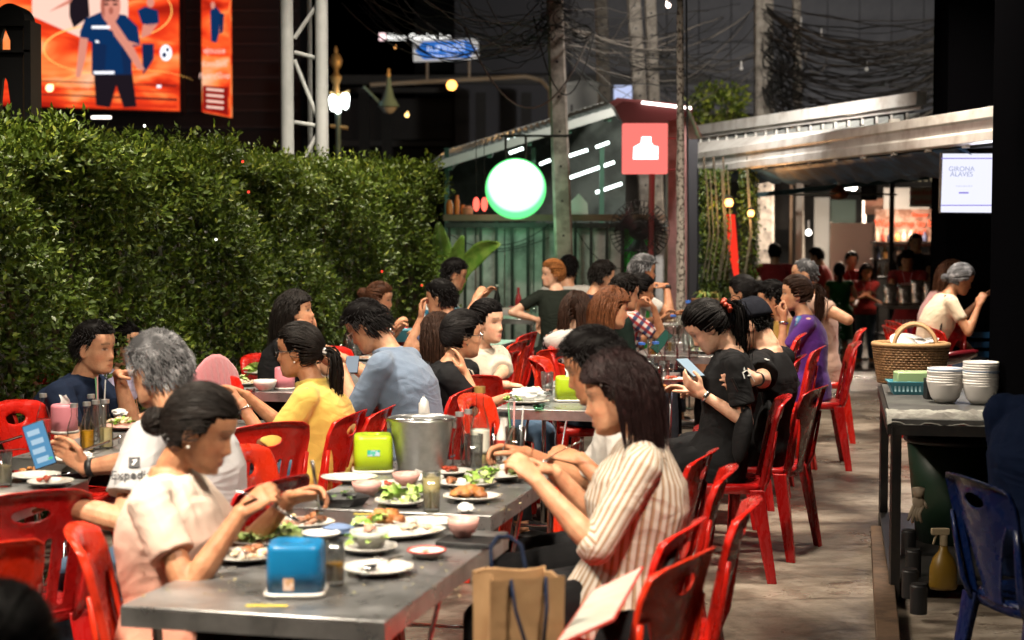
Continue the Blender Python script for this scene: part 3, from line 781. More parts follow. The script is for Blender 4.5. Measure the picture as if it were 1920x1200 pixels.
mb.lathe([(0,0),(5*lk,0),(7*lk,H_*.12),(5*lk,H_*.3),(9*lk,H_*.36),(11*lk,H_*.44),(5*lk,H_*.5),(4*lk,H_*.56),(10*lk,H_*.64),(12*lk,H_*.73),(8*lk,H_*.82),(3*lk,H_*.87),(4*lk,H_*.92),(0,H_)],14,c=(a[0]-3*lk,LY,z0));part('finial',mb,M_gold,t,world=True)
for(u,v)in((625,193),(648,190),(634,198)):
 mb=MB();c=lampcoord(u,v);mb.lathe([(0,-16*lk),(5*lk,-12*lk),(8*lk,8*lk),(5*lk,14*lk),(0,15*lk)],12,c=c+[0,-.05,0]);part('globe',mb,emis('lamp_globe',(.93,1,.95),9),t,world=True)
mb=MB();c=lampcoord(636,240)
mb.tube([lampcoord(618,172),lampcoord(636,178),lampcoord(654,170)],2.5*lk,6);part('arm',mb,M_gold,t,world=True);mb=MB();mb.tube([lampcoord(620,236),lampcoord(652,240)],3.5*lk,6);part('arm',mb,M_gold,t,world=True)
t=thing('street_lamp','unlit bell shaped street lamp with gold tip','street lamp',lampcoord(729,165))
mb=MB();c=lampcoord(729,200);mb.lathe([(0,0),(20*lk,0),(18*lk,4*lk),(10*lk,18*lk),(5*lk,38*lk),(3.5*lk,55*lk),(0,56*lk)],18,c=c);part('shade',mb,mat('lamp_green'),t,world=True)
mb=MB();mb.lathe([(0,-14*lk),(9*lk,-11*lk),(16*lk,-2*lk),(0,0)],16,c=c);part('globe',mb,mat('frosted_glass',(.3,.3,.28),.4),t,world=True)
mb=MB();mb.lathe([(0,54*lk),(3*lk,55*lk),(4*lk,60*lk),(2*lk,64*lk),(3*lk,68*lk),(0,72*lk)],10,c=c);part('finial',mb,M_gold,t,world=True)
mb=MB();mb.tube([lampcoord(714,195),lampcoord(700,180),lampcoord(682,162)],2.5*lk,6);part('arm',mb,M_lampgreen,t,world=True)
GY=46.;gk=GY/F_PX
t=thing('road_sign','blue and white street name sign with arrow ends on a pipe gantry','road sign',PY(836,95,GY))
Rn=RY(.035)if False else RY(-.035)
c=PY(836,94,GY)
mb=MB();mb.box(c,(122*gk,.08,40*gk),RY(-.03));part('board',mb,mat('sign_white',(.75,.78,.8),.4,emit=(.6,.66,.7),estr=.4),t,world=True,bevel=.02)  # board, field and letters given emission to brighten the sign
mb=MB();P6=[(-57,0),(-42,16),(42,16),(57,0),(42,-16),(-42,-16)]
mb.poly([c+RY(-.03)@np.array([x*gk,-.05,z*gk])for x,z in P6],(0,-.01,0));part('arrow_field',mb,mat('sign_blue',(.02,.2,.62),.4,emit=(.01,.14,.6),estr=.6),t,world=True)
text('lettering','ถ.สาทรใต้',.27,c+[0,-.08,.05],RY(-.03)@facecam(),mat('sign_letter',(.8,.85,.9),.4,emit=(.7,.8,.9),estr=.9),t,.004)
text('lettering','Sathon Tai Rd.',.13,c+[0,-.08,-.15],RY(-.03)@facecam(),mat('sign_letter'),t,.004)
mb=MB()
for u,v1 in((801,152),(880,148)):mb.tube([PY(u,113,GY),PY(u,v1,GY)],2.4*gk,8)
part('upright',mb,mat('pale_pipe',(.4,.4,.38),.5),t,world=True)
mb=MB();mb.tube([PY(694,159,GY),PY(800,153,GY),PY(900,148,GY),PY(985,143,GY),PY(1015,150,GY),PY(1032,170,GY),PY(1036,420,GY)],4.2*gk,12);part('gantry_pipe',mb,mat('pale_pipe'),t,world=True)
t=thing('hotel_sign','small white lit hotel name high in the dark','sign',PY(770,70,106))
text('lettering','Hilton Garden Inn',.56,PY(782,70,106),facecam(),emis('sign_letters',(1,.98,.93),2.2),t,.02)
mb=MB();mb.box(PY(717,69,106),(.38,.12,.44));part('logo_block',mb,emis('sign_logo',(1,.7,.72),1.6),t,world=True)
for i,(u,v,y,r,c,s,lb)in enumerate(((847,160,40,.12,(1,.42,.08),5,'bright orange sodium street light above the dark road'),(763,216,44,.055,(1,.6,.2),4,'small yellow street light left of the orange one'),(93,165,50,.11,(1,.55,.25),4,'warm white street light in front of the large screen'),(190,220,52,.05,(1,.9,.8),0,''),(843,68,120,.12,(1,.6,.6),3,'faint red light beside the hotel name'),(741,89,60,.04,(.8,.35,.1),2,'faint amber window light over the bell lamp'),(790,152,60,.06,(1,.8,.4),2,'faint amber light on the gantry pipe'),(1253,10,30,.04,(1,.8,.7),8,'small white light at the top between the poles'))):
 if not s:continue
 mb=MB();mb.ball((0,0,0),r,nu=12,nv=8);mb.tube([(0,.02,0),(0,.3,.1)],r*.3,6)
 o=part('far_light',mb,emis('far_light_%d'%i,c,s),sm='all');o.location=PY(u,v,y);tag(o,lb,'light')
t=thing('far_light','short bright white tube light just above the hedge below the screen','light',PY(189,220,50))
mb=MB();mb.tube([PY(172,220,50),PY(208,220,50)],.035,8);part('tube',mb,emis('tube_far',(1,.9,.8),4),t,world=True)
spot_light('sodium_light',tuple(PY(847,165,40)),(0,40,-3),260,.3,(1,.55,.2),t,kind='POINT')
t=thing('road_bridge','dim concrete road bridge crossing behind the gantry','bridge',(-3,70,0))
for i,(v0,v1,c)in enumerate(((142,158,.05),(165,174,.035),(186,262,.018),(262,275,.045),(280,330,.015))):
 a,b_=PY(640,v0,60+i),PY(1330,v1,60+i);mb=MB();mb.box(((a[0]+b_[0])/2,60+i,(a[2]+b_[2])/2),(b_[0]-a[0],.5,abs(a[2]-b_[2])));part('deck_band',mb,mat('bridge_%d'%i,(c,c*.95,c*.85),.8),t,world=True)
for i,u in enumerate((700,740,905,985)):
 a=PY(u,300,63);mb=MB();mb.box((a[0],59.2,2),(.35,.35,8));part('pier',mb,mat('bridge_2'),t,world=True)
t=thing('meter_cabinet','white metal cabinet with pitched lid behind the leaning pole','cabinet',PY(1090,190,34))
a,b_=PY(1062,215,34),PY(1121,160,34);mb=MB();mb.box(((a[0]+b_[0])/2,34.3,(a[2]+b_[2])/2),(b_[0]-a[0],.6,b_[2]-a[2]));part('body',mb,mat('cabinet_white',(.45,.46,.44),.5),t,world=True)
mb=MB();mb.poly([PY(1058,162,33.9),PY(1124,160,33.9),PY(1120,153,33.9),PY(1090,150,33.9),PY(1062,155,33.9)],(0,.8,0));part('lid',mb,mat('cabinet_white'),t,world=True)
mb=MB();a=PY(1072,204,33.96);mb.box(a,(.04,.05,.16));part('handle',mb,M_black,t,world=True)
t=thing('signal_panel','small bluish white lit panel behind the poles','panel',PY(1168,175,40));
mb=MB();mb.box(PY(1168,175,40),(.42,.1,.36));part('lit_face',mb,emis('bluewhite',(.55,.62,.9),.9),t,world=True)
mb=MB();mb.box(PY(1168,175,40)+[0,.1,0],(.46,.1,.4));part('case',mb,M_black,t,world=True)
def grid_mat():
 m=mat('grey_cladding',(.11,.11,.115),.7,noise=(.6,(.075,.075,.08),.4,.6));return m
t=thing('tower_block','grey panelled building wall rising behind the cables','building',(20,60,0))
mb=MB();mb.box((14.0,60.4,8),(32,.5,30));part('wall',mb,mat('seam_dark',(.05,.05,.055),.8),t,world=True)
pn=MB();pn.box((0,0,0),(1.08,.1,1.68));me=pn.mesh('cladding_panel')
first=None
for i in range(16):
 for j in range(9):
  x=2.6+i*1.12;z=1.8+j*1.72
  if first is None:first=link('cladding_panel',me,grid_mat(),t,sm=False);o=first
  else:o=bpy.data.objects.new('cladding_panel',me);COL.objects.link(o);o.parent=t
  o.location=(x-20,.1,z)
spot_light('street_wash',(10,45,3),(10,60,7),950,2.0,(1,.95,.92),t)  # area lamp added to lighten the grey wall, no visible source
for(x,y,w,h,lb)in((-8,75,14,5.5,'low dark building left of the mast'),(-1.6,110,9,30,'dark hotel tower under the lit name')):
 mb=MB();mb.box((x,y,h/2),(w,4,h));
 for k in range(int(h/1.5)):mb.box((x,y-2.05,k*1.5+.6),(w*.96,.1,.5))
 o=part('dark_building',mb,M_bldg);tag(o,lb,'building')
o=bpy.data.objects['dark_building.001']if 'dark_building.001' in bpy.data.objects else None
def tree(label,u,v,y,rx,rz,n=900,ls=.09,trunk=True,tl=(.3,.9)):
 c=PY(u,v,y);t=thing('street_tree',label,'tree',(c[0],y,-.48))
 q=rng.normal(size=(n,3));q/=np.linalg.norm(q,axis=1,keepdims=True);q*=rng.uniform(.45,1,(n,1))**.5
 lump=1+.25*np.sin(q[:,:1]*6+1)*np.cos(q[:,2:]*5)
 P=q*lump*[rx,rx,rz]+c-np.array(t.location)
 leaf_sheet('crown',P,rng.normal(size=(n,3))+q,rng.normal(size=(n,3)),rng.uniform(.7,1.2,n)*ls,rng.uniform(.4,.6,n)*ls,rng.uniform(tl[0],tl[1],n),M_leaf,t)
 mb=MB();mb.tube([(0,0,0),(.05,0,c[2]*.5),(0,0,c[2]+.42)],[.09,.06,.03],8)
 for a in range(5):mb.tube([(0,0,c[2]*.9),(math.cos(a*1.3)*rx*.6,math.sin(a*1.3)*rx*.6,c[2]+.42+rz*.3)],[.03,.01],5)
 part('trunk',mb,M_bark,t)
tree('small street tree above the white roof, left of the wrapped pole',1348,200,26,.45,.35,1100,.09)
spot_light('tree_wash',(3.2,23.5,3.6),(3.2,26,3.3),25,.3,(1,.95,.8),None)if False else None
# ------------------------------------------------------------------ right-hand canopy: gutter, roof light strip, awning, interior
GA=PY(1290,290,21.5);GB=PY(1856,201,12.6)
gd=nrm(GB-GA);gback=nrm([0.55,.83,0])
M_gut=mat('gutter_white',(.72,.7,.66),.35,.1,noise=(3,(.42,.38,.34),.45,.7))
t=thing('canopy','restaurant canopy with white gutter, panelled roof strip and blue awning','canopy',(6,22,0))
def along(f,dz=0.,back=0.):return GA+(GB-GA)*f+np.array([0,0,dz])+gback*back
hG=.26
prof=[(0,0),(.05,-.0),(.06,-hG*.3),(.035,-hG*.36),(.035,-hG*.62),(.055,-hG*.68),(.06,-hG*.95),(.03,-hG),(-.05,-hG),(-.05,0)]
rs=[]
for f in(0,.25,.5,.75,1.02):
 s_=1.
 rs.append(np.array([along(f)+np.array([0,0,b_*s_])-gback*a for a,b_ in prof]))
mb=MB();mb.rings(rs);part('gutter',mb,M_gut,t,world=True,sm=False,bevel=.004)
for i in range(12):
 mb=MB();mb.box(along(.04+i*.083,-hG-.01),(.03,.12,.02));part('gutter_bracket',mb,M_gut,t,world=True)
C0,C1=PY(1312,244,22.4),PY(1728,184,16.0)
D0,D1=PY(1312,262,22.2),PY(1726,222,15.7)
mb=MB();mb.bar(C0,C1,.10,.12);part('roof_rail',mb,M_gut,t,world=True)
mb=MB();mb.bar(C0+[0,-.03,-.09],C1+[0,-.03,-.09],.03,.03);part('roof_rail',mb,M_gut,t,world=True)
M_dusty=mat('dusty_panel',(.33,.34,.32),.5,noise=(5,(.2,.21,.2),.4,.6))
for i in range(19):
 f0,f1=i/19+.004,(i+1)/19-.006
 a,b_=C0+(C1-C0)*f0+[0,0,-.13],C0+(C1-C0)*f1+[0,0,-.13]
 c_,d_=D0+(D1-D0)*f1+[.0,-.05,-.02],D0+(D1-D0)*f0+[.0,-.05,-.02]
 mb=MB();mb.poly([a,b_,c_,d_],(0,.02,0));part('roof_panel',mb,M_dusty,t,world=True)
 mb=MB();mb.bar(a+[-.0,-.02,0],d_+[0,-.02,0],.025);part('glazing_bar',mb,M_gut,t,world=True)
mb=MB();mb.poly([D0+[0,0,-.02],D1+[0,0,-.02],along(.8,.0,.05),along(.0,.0,.05)],(0,.0,-.01));part('roof_sheet',mb,M_gut,t,world=True)
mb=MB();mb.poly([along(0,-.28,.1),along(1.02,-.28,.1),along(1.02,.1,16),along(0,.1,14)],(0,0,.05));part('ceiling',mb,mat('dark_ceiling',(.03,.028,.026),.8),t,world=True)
rs=[]
for j in range(5):
 row=[]
 for i in range(50):
  f=i/49*.95;drop=(.03+.17*math.sin(min(1,f*1.15)*PI*.6))*(j/4)
  row.append(along(f,-.27-drop-.015*math.sin(i*1.9)*j/4,.02+.45*(j/4)+.03*math.sin(i*2.3+j)))
 rs.append(np.array(row))
mb=MB();mb.rings(rs,caps=False,closed=False);o=part('awning_cloth',mb,mat('blue_tarp',(.02,.085,.19),.5,noise=(5,(.008,.025,.06),.4,.6),bump=.4,bscale=8),t,world=True,sm='all')
o.modifiers.new('s','SOLIDIFY').thickness=.004
for f in(.0,):
 p=along(f,0,.3);mb=MB();mb.box((p[0],p[1],(p[2]-.42)/2-.25),(.09,.09,p[2]+.0));part('post',mb,M_black,t,world=True)
p=PY(1677,240,14.9)
t=thing('security_camera','small white security camera fixed on the gutter','camera',p)
mb=MB();mb.box((0,0,.04),(.09,.06,.08));part('housing',mb,M_gut,t,bevel=.01)
mb=MB();mb.ball((0,-.03,-.01),.035,nu=12,nv=8);part('lens_dome',mb,M_black,t,sm='all')
t=thing('dining_hall','dim restaurant hall with back wall, posts and beams under the canopy','building',(6,32,-.48))
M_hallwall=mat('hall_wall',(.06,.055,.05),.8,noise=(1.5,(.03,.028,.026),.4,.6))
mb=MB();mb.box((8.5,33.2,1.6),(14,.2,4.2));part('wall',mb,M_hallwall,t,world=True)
for(u0,v0,u1,v1,y,c,lb)in((1525,370,1555,505,30,(.2,.2,.19),'door'),(1556,375,1604,480,31,(.10,.14,.12),'window'),(1656,352,1742,420,29.5,(.5,.48,.45),'wall_panel'),(1424,330,1440,470,30,(.12,.11,.1),'wall_panel')):
 a,b_=PY(u0,v1,y),PY(u1,v0,y);mb=MB();mb.box(((a[0]+b_[0])/2,y,(a[2]+b_[2])/2),(b_[0]-a[0],.06,b_[2]-a[2]));part(lb,mb,mat('hall_%s_%d'%(lb,u0),c,.7),t,world=True)
for(u,w,y,c)in((1498,12,26,(.34,.3,.25)),(1483,5,26.2,(.3,.2,.13)),(1620,6,28,(.3,.29,.27)),(1672,8,24.2,(.02,.02,.02)),(1834,8,24,(.3,.3,.3))):
 x=PY(u,400,y)[0];mb=MB();mb.box((x,y,1.4),(w*y/F_PX,w*y/F_PX,3.64));part('post',mb,mat('hall_post_%d'%u,c,.6),t,world=True)
for(u0,v0,u1,v1,y,w)in((1415,366,1742,332,24,.10),(1430,336,1742,322,27,.12),(1455,318,1600,350,25,.04)):
 mb=MB();mb.bar(PY(u0,v0,y),PY(u1,v1,y),w*.7);part('beam',mb,mat('beam_blue',(.05,.11,.13),.5),t,world=True)
a,b_=PY(1640,345,30.2),PY(1745,322,30.2)
for i in range(10):
 f=i/9;x=a[0]+(b_[0]-a[0])*f;mb=MB();mb.box((x,30.1,2.5),(.05,.05,.35));part('slat',mb,mat('slat_cream',(.4,.38,.28),.6),t,world=True)
HL=[((1444,334),22.5,.045,(1,.82,.6),22,'small round spotlight left in the hall ceiling'),((1545,317),22.5,.045,(1,.86,.66),22,'small round spotlight over the ceiling fan'),((1600,350),25,.06,(1,.9,.75),14,'round lamp right of the ceiling fan'),((1516,436),29,.05,(1,.95,.85),9,'tiny white lamp behind the men in red')]
for i,((u,v),y,r,c,s,lb)in enumerate(HL):
 t=thing('ceiling_spot',lb,'lamp',PY(u,v,y));mb=MB();mb.ball((0,0,0),r,nu=12,nv=8);part('bulb',mb,emis('hall_bulb_%d'%i,c,s),t,sm='all')
 mb=MB();mb.tube([(0,.03,0),(0,.06,.2)],r*.8,10);part('holder',mb,M_black,t)
t=thing('tube_lamp','short bright white tube lamp beside the ceiling fan','lamp',PY(1588,350,24.5));mb=MB();mb.tube([PY(1582,350,24.5),PY(1597,351,24.5)],.04,8);part('tube',mb,emis('hall_tube',(1,.97,.9),9),t,world=True)
L_=thing('hall_pendant','pendant lamp hidden high under the hall roof above the staff','lamp',(4.2,25.0,2.75))
mb=MB();mb.lathe([(0,0),(.16,-.02),(.14,.04),(.03,.1),(0,.12)],16);part('lamp_shade',mb,M_black,L_)
spot_light('hall_light',(4.4,22.6,2.5),(4.4,22.4,0),360,.5,(1,.8,.6),L_)
spot_light('hall_light',(5.6,27.0,2.6),(5.6,27,0),520,.6,(1,.8,.62),L_)
p=PY(1573,362,21.5)
t=thing('ceiling_fan','ceiling fan with pale blades and copper motor in the hall','fan',p)
mb=MB();mb.tube([(0,0,0),(0,0,.52)],.018,8);mb.lathe([(0,.5),(.06,.5),(.1,.6),(0,.62)],12);part('rod',mb,M_gut,t)
mb=MB();mb.lathe([(0,-.09),(.09,-.07),(.12,-.02),(.09,.04),(.03,.09),(0,.1)],18);part('motor',mb,mat('copper_motor',(.45,.15,.07),.35,.6),t,sm='all')
for a in(.15,2.3,4.3):
 mb=MB();mb.poly([RZ(a)@np.array(q)for q in((.12,-.035,-.02),(.75,-.06,-.03),(.78,.06,-.01),(.12,.035,0))],(0,0,.006));part('blade',mb,mat('blade_grey',(.3,.32,.3),.4),t)
a,b_=PY(1557,500,26.5),PY(1636,411,26.5)
t=thing('display_board','plain off-white standing panel behind the waiter','panel',((a[0]+b_[0])/2,26.5,-.48))
mb=MB();mb.box((0,0,(a[2]+b_[2])/2+.42-.3),(b_[0]-a[0],.04,b_[2]-a[2]+.6));part('board',mb,mat('board_white',(.75,.66,.6),.6),t)
mb=MB()
w=(b_[0]-a[0])/2
for x in(-w,w):mb.tube([(x,0,0),(x,0,b_[2]+.44)],.018,8)
part('frame',mb,M_gut,t)
def sign_board(name,label,u0,v0,u1,v1,y,m,lines=(),lm=None,cat='sign'):
 a,b_=PY(u0,v1,y),PY(u1,v0,y);c=(a+b_)/2
 t=thing(name,label,cat,c);mb=MB();mb.box((0,0,0),(b_[0]-a[0],.04,b_[2]-a[2]));part('board',mb,m,t)
 for(s_,size,dx,dz)in lines:text('lettering',s_,size,(dx,-.025,dz),facecam(),lm,t,.003,world=False)
 return t
M_redl=mat('red_letter',(.6,.03,.03),.5)
sign_board('cashier_sign','cream sign with red lettering for the cashier',1706,352,1746,388,23.6,mat('cream_board',(.6,.55,.48),.6),(('แคชเชียร์',.085,.0,.06),('Cashier',.10,.0,-.06)),M_redl)
sign_board('framed_poster','pinkish framed poster under the speaker box',1621,372,1656,402,25.5,mat('poster_pink',(.5,.26,.2),.6,noise=(8,(.6,.4,.3),.4,.6)),(),None,'poster')
t=sign_board('wall_speaker','dark box loudspeaker under the hall beam',1612,346,1644,376,24.5,M_black,(),None,'speaker')
mb=MB();mb.tube([(0,-.03,0),(0,-.02,0)],.07,16);part('cone',mb,mat('cone_grey',(.08,.08,.08),.4),t)
E_neon=emis('neon_red',(1,.13,.05),1.7)
t=thing('welcome_sign','glowing red welcome lettering above the lit cashier counter','sign',PY(1700,410,25))
mb=MB();a,b_=PY(1640,462,25.2),PY(1760,392,25.2);mb.box(((a[0]+b_[0])/2,25.2,(a[2]+b_[2])/2),(b_[0]-a[0],.05,b_[2]-a[2]));part('back_panel',mb,mat('warm_back',(.6,.5,.44),.6,noise=(9,(.3,.2,.15),.42,.6)),t,world=True)
text('lettering','Banner',.085,PY(1725,403,25.1),facecam(),E_neon,t,.01)
text('lettering','Welcome to b',.145,PY(1694,419,25.1),facecam(),E_neon,t,.012)
text('lettering','ยินดี',.10,PY(1725,435,25.1),facecam(),E_neon,t,.012)
r5=np.random.default_rng(4)
t=thing('back_counter','lit serving counter with shelves behind the waiters','counter',PY(1690,520,25)*[1,1,0]+[0,0,-.48])
for v in(455,487,520):
 a,b_=PY(1636,v,25),PY(1745,v,25);mb=MB();mb.box(((a[0]+b_[0])/2,24.9,a[2]),(b_[0]-a[0],.5,.03));part('shelf',mb,M_black,t,world=True)
for u in(1640,1676,1742):
 a=PY(u,480,24.8);mb=MB();mb.box((a[0],24.75,.4),(.05,.05,1.7));part('upright',mb,M_black,t,world=True)
kinds=[((.7,.6,.5),'cream'),((.5,.1,.07),'red'),((.1,.15,.3),'blue'),((.6,.35,.12),'amber'),((.55,.55,.5),'white')]
for i in range(22):
 v=(455,487,520)[i%3];u=1643+(i//3)*13+(i%3)*3
 p=PY(u,v,24.8)+[0,0,.016];c,nm=kinds[(i*7)%5]
 bottle(r5 .uniform(.13,.2),r5 .uniform(.03,.05),mat('shelf_'+nm,c,.4),'shelf_container','%s container on the %s shelf of the lit counter, %s place'%(nm,('top','middle','bottom')[i%3],('first','second','third','fourth','fifth','sixth','seventh','eighth')[i//3]),'container',p,n=8,group='containers on the lit counter')
spot_light('counter_light',tuple(PY(1690,420,24.7)+[0,-.2,.1]),tuple(PY(1690,500,25.0)),15,.4,(1,.62,.42),t)
st=thing('service_station','dark service table crowded with straws and glasses beside the waitress','table',PZ(1700,700,-.48)*[1,0,1]+[0,19.2,0])
a,b_=PY(1655,575,19.2),PY(1760,575,19.2)
mb=MB();mb.box(((a[0]+b_[0])/2,19.3,a[2]),(b_[0]-a[0],.7,.03));part('tabletop',mb,mat('station_top',(.09,.08,.075),.35),st,world=True)
mb=MB();mb.box(((a[0]+b_[0])/2,19.3,a[2]-.32),(b_[0]-a[0],.6,.02));part('shelf',mb,M_black,st,world=True)
for x in(a[0]+.03,b_[0]-.03):
 for y in(19.0,19.6):
  mb=MB();mb.tube([(x,y,-.48),(x,y,a[2])],.015,8);part('leg',mb,M_black,st,world=True)
M_foil=mat('foil',(.5,.45,.42),.25,.9,bump=1.,bscale=22)
for i,(u,v,w,h)in enumerate(((1669,572,28,40),(1697,562,30,38),(1719,560,26,48),(1743,562,28,46))):
 p=PY(u,v,19.15);s=19.15/F_PX;mb=MB();rs=[]
 for q in range(7):
  f=q/6;ww=w*s/2*(1-.15*f)*(1+.06*math.sin(q*2.2+i));dd=.05*(1-f)+.008
  rs.append(np.array([(math.cos(a_)*ww,math.sin(a_)*dd,f*h*s)for a_ in np.arange(10)*PI/5]))
 mb.rings(rs);o=part('foil_bag',mb,M_foil,sm='all');o.location=(p[0],19.15,a[2]+.017)
 tag(o,'crinkled silver foil bag on the service table, '+('first','second','third','fourth')[i]+' from the waitress','bag','foil bags')
for i,u in enumerate((1689,1702,1715,1730)):
 p=PY(u,622,18.9);t=thing('straw_cup','plastic cup of pink and white straws on the lower shelf, '+('first','second','third','fourth')[i]+' from the waitress','cup',(p[0],19.05,a[2]-.31),0,'cups of straws')
 mb=MB();mb.lathe([(0,0),(.03,0),(.038,.08),(.036,.08),(.028,.004),(0,.004)],12);part('cup',mb,mat('magenta_cup',(.4,.04,.14),.3)if i%2==0 else mat('clear_grey',(.5,.5,.5),.2),t)
 for k in range(7):
  a_=k*.9;mb=MB();mb.tube([(math.cos(a_)*.012,math.sin(a_)*.012,.01),(math.cos(a_)*.03,math.sin(a_)*.03,.17)],.003,5);part('straw',mb,mat('straw_pink',(.7,.35,.35),.4)if k%2 else mat('straw_white',(.7,.66,.6),.4),t)
PXc=18.8
for i,(u,v,hh)in enumerate(((1367,380,16),(1408,400,13))):
 t=thing('wall_lantern',('larger' if i==0 else 'smaller')+' orange glowing lantern among the creepers','lantern',PY(u,v,PXc-.2),0,'orange lanterns')
 r=hh*PXc/F_PX*.5
 mb=MB();mb.lathe([(0,-r),(r*.7,-r*.8),(r,0),(r*.7,r*.8),(0,r)],14);part('glass_globe',mb,emis('lantern_glow',(1,.44,.12),6),t,sm='all')
 mb=MB();mb.lathe([(0,-r*1.5),(r*.5,-r*1.1),(r*.9,-r*.9),(0,-r*.85)],12);mb.lathe([(0,r*.85),(r*1.1,r*.95),(r*.3,r*1.6),(0,r*1.8)],12);mb.tube([(0,0,-r*1.3),(0,.2,-r*1.3)],.01,6);part('holder',mb,M_black,t)
 spot_light('lantern_light',tuple(np.array(t.location)+[0,-.12,0]),(0,0,0),10,.06,(1,.5,.2),t,kind='POINT')
t=thing('lit_red_banner','narrow red lit banner hanging under the larger lantern','banner',PY(1374,460,PXc))
mb=MB();mb.poly([PY(u,v,PXc-.05)for u,v in((1362,402),(1378,402),(1381,440),(1384,480),(1386,522),(1377,520),(1366,470),(1364,430))],(0,.02,0));part('cloth',mb,emis('banner_red',(1,.04,.02),.9),t,world=True)
t=thing('dark_post','dark square steel post at the corner of the hall','post',(PY(1298,400,18)[0],18,0));mb=MB();mb.box((0,0,1.25),(.1,.1,2.5));part('shaft',mb,mat('post_dark',(.035,.035,.04),.5),t)
mb=MB();mb.tube([(.05,-.05,.4),(.06,-.06,1.3),(.05,-.05,2.2)],.008,5);part('conduit',mb,M_black,t)
r6=np.random.default_rng(21)
for i,(u0,u1,lb)in enumerate(((1312,1330,'dark green creeper hanging beside the steel post'),(1330,1348,'thick green creeper column left of the red banner'),(1348,1366,'brownish creeper under the larger lantern'),(1386,1420,'dark creeper clump under the smaller lantern'))):
 n=1500;u=r6 .uniform(u0,u1,n)+4*np.sin(np.linspace(0,9,n));v=r6 .uniform(315,560,n)
 P=np.array([PY(a_,b2,PXc+r6 .uniform(-.12,.12))for a_,b2 in zip(u,v)]);base=np.array([P[:,0].mean(),PXc,0])
 t=thing('creeper',lb,'creeper',base);D=r6 .normal(size=(n,3))*.6+[0,-.3,-.8]
 tt=r6 .beta(1.6,3.2,n)*(.9 if i<2 else.55)
 leaf_sheet('foliage',P-base,D,r6 .normal(size=(n,3))+[0,-1,0],r6 .uniform(.03,.06,n),r6 .uniform(.015,.03,n),tt,M_leaf,t)
 mb=MB();x=base[0];mb.tube([(x,PXc,0),(x+.03,PXc,1.2),(x-.02,PXc,2.35)],.012,6);part('stem',mb,M_bark,t,world=True)
 for k in range(2):
  xx=x+r6 .uniform(-.05,.05);mb=MB();mb.tube([(xx,PXc-.16,2.2),(xx+.04,PXc-.2,1.5),(xx-.03,PXc-.18,1.0)],.006,5);part('vine',mb,mat('vine_pale',(.09,.08,.05),.7),t,world=True)
t=thing('spider_plant','spiky light green pot plant at the foot of the creepers','plant',PY(1322,575,17.2)*[1,1,0])
zc=PY(1322,560,17.2)[2]
mb=MB();mb.lathe([(0,0),(.10,0),(.14,zc),(.12,zc),(0,zc-.02)],16);part('pot',mb,mat('terracotta'),t)
for k in range(22):
 a_=k*2.4;L_2=r6 .uniform(.1,.2);d=np.array([math.cos(a_),math.sin(a_),0]);rs=[]
 for q in range(6):
  f=q/5;c=np.array([0,0,zc])+d*L_2*f+np.array([0,0,.22*f-.22*f*f*r6 .uniform(.7,1.1)]);w=.013*math.sin(PI*(f*.9+.08));s_=np.array([-d[1],d[0],0])*w
  rs.append(np.array([c-s_,c+[0,0,-.003],c+s_]))
 mb=MB();mb.rings(rs,caps=False,closed=False);part('leaf',mb,M_ban if k%3 else mat('yellow_leaf',(.35,.33,.07),.5),t,sm='all')
t=thing('artificial_garland','dark glittering leafy garland hanging behind the purple shirt diner','garland',PY(1550,610,16)*[1,1,0])
n=1400;u=1537+r6 .normal(size=n)*12+10*(r6 .random(n)>.5);v=r6 .uniform(560,690,n)
P=np.array([PY(a_+8*math.sin((b2-560)/60),b2,15.9+r6 .uniform(-.1,.1))for a_,b2 in zip(u,v)]);base=np.array(t.location)
leaf_sheet('foliage',P-base,r6 .normal(size=(n,3)),r6 .normal(size=(n,3)),r6 .uniform(.025,.045,n),r6 .uniform(.012,.02,n),r6 .beta(1.2,3,n),leaf_mat('garland_leaf',(.008,.014,.010),(.03,.045,.035),(.3,.33,.32)),t)
mb=MB();x=PY(1540,600,16)[0];mb.tube([(x,15.9,0),(x,15.9,.95)],.012,6);part('stem',mb,M_black,t,world=True)
x0,x1=PY(1745,300,14.8)[0],PY(1880,300,14.2)[0]
t=thing('dark_pillar','black square pillar behind the television','pillar',((x0+x1)/2,14.5,0));mb=MB();mb.box((0,.0,2.6),(x1-x0,.5,5.2));part('shaft',mb,mat('pillar_black',(.002,.002,.0025),1.,spec=0.),t)
x0,x1=PY(1855,300,8.25)[0],PY(2100,300,7.6)[0]
t=thing('dark_pillar','black pillar filling the right border of the view','pillar',((x0+x1)/2,7.9,0));mb=MB();mb.box((0,0,2.6),(x1-x0,.6,5.2));part('shaft',mb,mat('pillar_black'),t)
mb=MB();mb.tube([(-.2,-.31,1.87),(0,-.31,1.9),(.25,-.31,1.92)],.006,5);part('wire',mb,M_black,t)
VY=13.2
t=thing('side_awning','dark flat awning over the shaded corner at the right','awning',(3.1,4.6,2.85))  # out of view, added to block floodlight from the right corner
mb=MB();mb.box((0,0,0),(4.5,6.2,.05));part('roof_sheet',mb,M_black,t)
for x in(-1.85,1.85):mb=MB();mb.tube([(x,-3.05,-.02),(x,3.05,-.02)],.03,6);part('eave_beam',mb,M_black,t)
t=thing('television','lit white television screen with faint match text on the pillar','television',PY(1812,342,VY))
def tvp(u,v,d=0):return PY(u,v,VY-d)
mb=MB();mb.poly([tvp(1765,286),tvp(1900,286),tvp(1898,402),tvp(1763,400)],(0,.06,0));part('casing',mb,M_black,t,world=True)
mb=MB();mb.poly([tvp(1768,288,.01),tvp(1896,288,.01),tvp(1894,399,.01),tvp(1764,398,.01)],(0,.004,0));part('display',mb,emis('tv_white',(.83,.84,1),.98),t,world=True)
